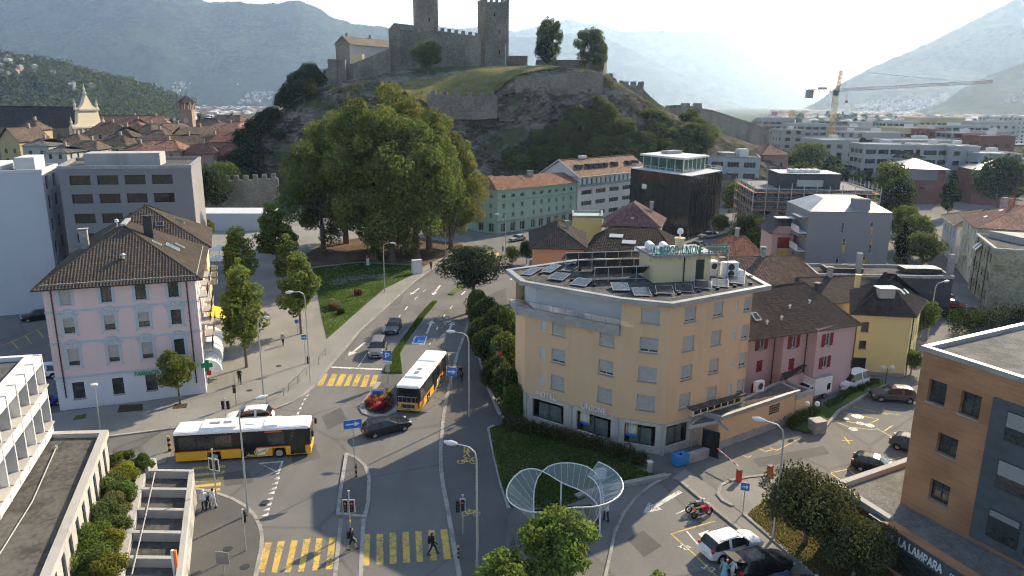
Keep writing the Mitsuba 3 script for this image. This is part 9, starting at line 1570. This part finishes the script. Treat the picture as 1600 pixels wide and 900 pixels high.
def sign(b, h, w, hh, m, label, ang=0.0, zc=None, text=None, name='road_sign', back=True, ty=None, tm='sign_white', arrow_=False):
    t = Thing(name, label, 'sign'); x, y = b; t.part('pole', MB().tube([(x, y, 0), (x, y, h)], 0.04, 7), 'galvanised'); F = frame((x - math.cos(ang) * w / 2, y - math.sin(ang) * w / 2), (x + math.cos(ang) * w / 2, y + math.sin(ang) * w / 2)); z = h - hh
    t.part('panel', MB().fbox(F, 0, w, 0.05, 0.08, z, h), m); t.part('border', MB().fbox(F, -0.02, w + 0.02, 0.045, 0.06, z - 0.02, h + 0.02), 'white')
    if text: t.part('lettering', text_on(F, text, w * 0.2 if len(text) == 1 else w * 0.08, z + hh * 0.25, hh * 0.55, 0.084, 0.006, width=w * (0.6 if len(text) == 1 else 0.84)), tm)
    if arrow_: o, a, n = F; P = lambda u, zz: [*(o + a * u * w + n * 0.084), z + hh * zz]; t.part('arrow', MB().add([P(.12, .42), P(.6, .42), P(.6, .2), P(.92, .5), P(.6, .8), P(.6, .58), P(.12, .58)], [[0, 1, 5], [0, 5, 6], [2, 3, 4]]), tm)
    return t, F
t, F = sign((-14, 77.9), 4.0, 1.0, 1.1, 'sign_blue', 'tall blue parking sign with white board on the grass strip', text='P'); t.part('board', MB().fbox(F, 0.25, 0.75, 0.05, 0.08, 1.5, 2.4), 'concrete_light'); t.part('small_board', MB().fbox(F, 0.0, 1.0, 0.05, 0.08, 2.45, 2.8), 'white')
sign((-13.32, 56.8), 5.2, 1.5, 0.75, 'sign_blue', 'blue direction sign at the tip of the near island', 0.35, arrow_=True); t, F = sign((-6.4, 73.9), 3.6, 1.1, 1.0, 'sign_blue', 'blue arrow sign on the cycle path behind the bus', -0.2, arrow_=True); t, F = sign((18.1, 51.02), 2.8, 0.62, 0.62, 'sign_blue', 'small blue sign on the barrier island', -0.3, arrow_=True)
sign((-25, 83.9), 3.9, 0.6, 0.6, 'sign_blue', 'round blue sign post at the promenade corner', 0.0, arrow_=True); t, F = sign((-14.3, 73.3), 1.3, 1.5, 0.75, 'white', 'small white board with violet field in the flower bed', 0.2, name='notice_board'); t.part('field', MB().fbox(F, 0.15, 1.35, 0.085, 0.09, 0.7, 1.1), 'sign_blue'); sign((7.44, 55.32), 1.7, 1.0, 1.0, 'white', 'white notice board beside the glass canopy', 0.1, name='notice_board'); sign((-19.28, 43.12), 1.8, 0.9, 0.9, 'metal_grey', 'grey plate sign seen from behind at the street corner', -0.1)
sign((-29.4, 95.8), 2.2, 0.5, 0.5, 'sign_blue', 'small blue sign under the bright tree at the lawn tip', 0.1); 
t = Thing('info_box', 'white information box at the tip of the park lawn', 'box'); t.part('box', MB().box((*(-17.8, 133.4), 1.4), (1.9, 0.8, 2.6), 0.5), 'white'); t.part('foot', MB().box((*(-17.8, 133.4), 0.1), (1.7, 0.6, 0.2), 0.5), 'dark_metal')
t = Thing('banner', 'narrow red and white banner on the park lawn', 'banner'); t.part('pole', MB().tube([(*(-28.1, 138), 0), (*(-28.1, 138), 2.6)], 0.04, 6), 'galvanised'); t.part('cloth', MB().box((*(np.array((-28.1, 138)) + [0.28, 0]), 1.5), (0.5, 0.03, 1.9), 0.1), 'white'); t.part('red_field', MB().box((*(np.array((-28.1, 138)) + [0.28, -0.02]), 2.2), (0.5, 0.03, 0.5), 0.1), 'sign_red')
t = Thing('flag', 'red flag hanging on a pole beside the hotel', 'flag'); t.part('pole', MB().tube([(*(-1.6, 76.3), 0), (*(-1.6, 76.3), 4.6)], 0.04, 6), 'galvanised'); v = []; 
fx = np.array((-1.6, 76.3)); fm = MB(); nx_ = 6
fm.add([[fx[0] + 0.1 * i, fx[1] - 0.12 * math.sin(i * 1.1), z] for z in (2.7, 4.5) for i in range(nx_)], [[i, i + 1, i + 1 + nx_, i + nx_] for i in range(nx_ - 1)]); t.part('cloth', fm, 'sign_red', 60); t.part('cross', MB().box((fx[0] + 0.25, fx[1] - 0.16, 3.6), (0.3, 0.02, 0.1)).box((fx[0] + 0.25, fx[1] - 0.16, 3.6), (0.1, 0.02, 0.3)), 'white')
def bollard(b, h, label, r=0.09, bands=True, name='bollard'):
    t = Thing(name, label, 'bollard'); n = 6
    for i in range(n): t.part('band', MB().lathe([(0, h * i / n), (r, h * i / n), (r, h * (i + 1) / n), (0, h * (i + 1) / n)], (*b, 0.0), 10), ('black', 'paint_yellow')[i % 2])
bollard((-31.18, 61.17), 1.5, 'yellow and black bollard behind the crossing bus', 0.14); bollard((-13.15, 56.46), 1.4, 'yellow and black bollard on the near island', 0.09); bollard((-3.64, 45.23), 1.0, 'short yellow and black bollard beside the near crossing', 0.08)
for b, h, lb in (((19.3, 56.12), 1.15, 'red barrier post with the striped arm'), ((22.16, 56.85), 1.15, 'second red post nearer the oak')):
    t = Thing('barrier_post', lb, 'barrier'); t.part('housing', MB().box((*b, h / 2), (0.38, 0.34, h), 0.3), 'sign_red'); t.part('cap', MB().box((*b, h + 0.04), (0.42, 0.38, 0.08), 0.3), 'dark_metal')
t = Thing('striped_barrier', 'lifted red and white barrier arm by the hotel entrance', 'barrier'); a, b = np.array([*(19.52, 57), 1.0]), np.array([*(18.39, 59.7), 1.35])
for i in range(8): t.part('arm_section', MB().tube([a + (b - a) * i / 8, a + (b - a) * (i + 1) / 8], 0.06, 6), ('paint_white', 'sign_red')[i % 2])
t = Thing('barrier_kerb_post', 'low white stone post at the end of the hotel hedge', 'post'); x, y = (12.03, 57.56); t.part('post', MB().box((x, y, 0.55), (0.34, 0.34, 1.1), 0.2), 'concrete'); t.part('cap', MB().box((x, y, 1.14), (0.46, 0.46, 0.1), 0.2), 'white')
t = Thing('planter_box', 'grey stone planter box at the planted strip', 'planter'); x, y = (29.97, 66.18); t.part('box', MB().box((x, y, 0.6), (1.3, 1.1, 1.2), 0.3), 'concrete'); t.part('rim', MB().box((x, y, 1.24), (1.4, 1.2, 0.1), 0.3), 'concrete_light')
t = Thing('container', 'blue waste container beside the hotel entrance ramp', 'container'); x, y = (15.03, 59.26); t.part('body', MB().box((x, y, 0.5), (1.3, 0.9, 0.8), 0.45), 'fabric_blue'); t.part('lid', MB().box((x, y, 0.95), (1.36, 0.96, 0.12), 0.45), 'fabric_blue'); t.part('slot', MB().box((x, y, 1.015), (0.3, 0.3, 0.02), 0.45), 'black'); t.part('wheels', MB().box((x, y, 0.06), (1.0, 0.7, 0.12), 0.45), 'black')
t = Thing('ramp_wall', 'grey parapet of the hotel entrance ramp', 'wall'); t.part('wall', MB().prism(strip([(15.14, 59.26), (17.27, 60.45), (19.07, 61.94)], 0.5), 0, 0.75), 'concrete'); t.part('coping', MB().prism(strip([(15.14, 59.26), (17.27, 60.45), (19.07, 61.94)], 0.6), 0.75, 0.83, bottom=True), 'concrete', )
def rail(pts, label):
    t = Thing('guard_rail', label, 'railing', 'tubular rails along the promenade kerb'); L = sg.LineString(pts); n = max(1, int(L.length / 2.0))
    for i in range(n):
        a, b = L.interpolate(i / n, True), L.interpolate((i + 0.86) / n, True); t.part('rail_bar', MB().tube([(a.x, a.y, 0.1), (a.x, a.y, 1.0), (b.x, b.y, 1.0), (b.x, b.y, 0.1)], 0.03, 6).tube([(a.x, a.y, 0.6), (b.x, b.y, 0.6)], 0.02, 5), 'dark_metal')
rail([(-25.65, 71.47), (-25.1, 73.2), (-24.5, 74.5)], 'dark tubular rail nearest the pavement corner'); rail([(-24.5, 75.3), (-24.1, 78.1), (-23.9, 80.7)], 'dark tubular rail at the upper crossing'); rail([(-23.4, 83.9), (-23.4, 87.8)], 'short tubular rail beside the park lawn')
rail([(-29.3, 139.2), (-24.8, 138.5)], 'low rail at the far end of the park lawn')
t = Thing('litter_bin', 'grey litter bin at the pavement edge beside the white office', 'bin'); t.part('bin', MB().lathe([(0.25, 0), (0.28, 0.9), (0.0, 0.92)], (*(-46.32, 66.83), 0.11), 12), 'metal_grey'); t.part('lid', MB().lathe([(0.3, 0.92), (0.3, 0.98), (0, 1.05)], (*(-46.32, 66.83), 0.11), 12), 'dark_metal')
struct('grass_patch', MB().prism([(-43.66, 67.38), (-43.95, 68.44), (-43.17, 68.88), (-42.78, 67.96)], 0.1, 0.15), 'grass', label='little grass patch on the pavement'); struct('tree_grate', MB().prism([(-40.26, 69.3), (-41, 71.24), (-38.73, 71.53), (-37.93, 69.89)], 0.1, 0.125), 'soil', label='brown planted pit on the pavement'); struct('tree_pit', MB().prism([(-35.09, 70.33), (-35.41, 71.64), (-34.12, 71.78), (-33.76, 70.63)], 0.1, 0.13), 'soil', label='tree pit of the small maple')
# glass canopy: a twisted ring of glass panels over the underpass stairs
gc = Thing('glass_canopy', 'twisted ring canopy of curved glass panels over the underpass stairs', 'canopy'); cx, cy = 4.0, 48.9; N = 44; rimA, rimB = [], []
KF = np.array([(48, 3.95, 4.2, 3.3, 2.9), (20, 3.95, 4.3, 3.3, 2.6), (0, 3.75, 4.35, 3.2, 2.6), (-45, 3.8, 3.9, 2.0, 3.0), (-90, 3.95, 3.4, 1.4, 3.0), (-135, 3.1, 3.9, 1.1, 2.6), (-180, 2.85, 4.4, 1.2, 2.2), (-205, 3.5, 4.1, 1.7, 2.4), (-222, 3.9, 3.6, 2.6, 2.9), (-245, 3.2, 3.0, 3.5, 3.3), (-270, 2.3, 2.6, 3.8, 3.3), (-315, 1.9, 2.6, 3.75, 3.35), (-345, 1.6, 2.7, 2.9, 3.0), (-362, 1.5, 2.7, 2.0, 2.9)], float)[::-1]
for i in range(N + 1):
    g = 48 - 410 * i / N; f = [np.mean([np.interp(g + d_, KF[:, 0], KF[:, c]) for d_ in (-12, -6, 0, 6, 12)]) for c in (1, 2, 3, 4)]; q = math.radians(g)
    rimB.append(np.array([cx + f[1] * math.cos(q), cy + f[1] * math.sin(q), f[0]])); rimA.append(np.array([cx + f[3] * math.cos(q), cy + f[3] * math.sin(q), f[2]]))
gc.part('outer_rim', MB().tube(rimB, 0.055, 8, caps=False), 'white_metal', 40); gc.part('inner_rim', MB().tube(rimA, 0.045, 8, caps=False), 'white_metal', 40)
mat('canopy_glass', (0.36, 0.45, 0.45), 0.12, 0.6); scene['finish_canopy_glass'] = {'type': 'blendbsdf', 'weight': {'type': 'rgb', 'value': 0.3}, 'a': {'type': 'thindielectric', 'int_ior': 1.5}, 'b': {'type': 'twosided', 'bsdf': {'type': 'principled', 'base_color': rgb((0.42, 0.50, 0.50)), 'roughness': 0.3, 'specular': 0.5}}}
for i in range(N):
    a0, a1, b0, b1 = rimA[i], rimA[i + 1], rimB[i], rimB[i + 1]; q = lambda s, w: (a0 * (1 - s) + a1 * s) * (1 - w) + (b0 * (1 - s) + b1 * s) * w
    gc.part('glass_panel', MB().quad(q(.03, .02), q(.97, .02), q(.97, .98), q(.03, .98)), 'canopy_glass'); gc.part('rib', MB().tube([a0, b0], 0.02, 5), 'galvanised')
for i in (8, 17, 24, 34):
    p = min((rimA[i], rimB[i]), key=lambda q_: q_[2]); gc.part('support', MB().tube([(p[0], p[1], 0), tuple(p)], 0.07, 8), 'white_metal')
sw_ = Thing('underpass_stairs', 'dark stair opening under the glass canopy', 'stairs'); o2 = [(cx - 2.0, cy - 0.9), (cx + 2.4, cy - 0.2), (cx + 2.1, cy + 1.7), (cx - 2.3, cy + 1.0)]
sw_.part('parapet', MB().prism(sg.Polygon(o2).buffer(0.18, join_style=2).difference(sg.Polygon(o2)), 0, 1.0), 'dark_metal'); sw_.part('well', MB().prism(o2, 0.03, 0.05), 'black')
for i in range(7): f = i / 7; p, q = np.array(o2[0]) * (1 - f) + np.array(o2[1]) * f, np.array(o2[3]) * (1 - f) + np.array(o2[2]) * f; sw_.part('step', MB().prism(strip([p * 0.97 + q * 0.03, q * 0.97 + p * 0.03], 0.3), 0.05, 0.08 + 0.1 * i), 'concrete')
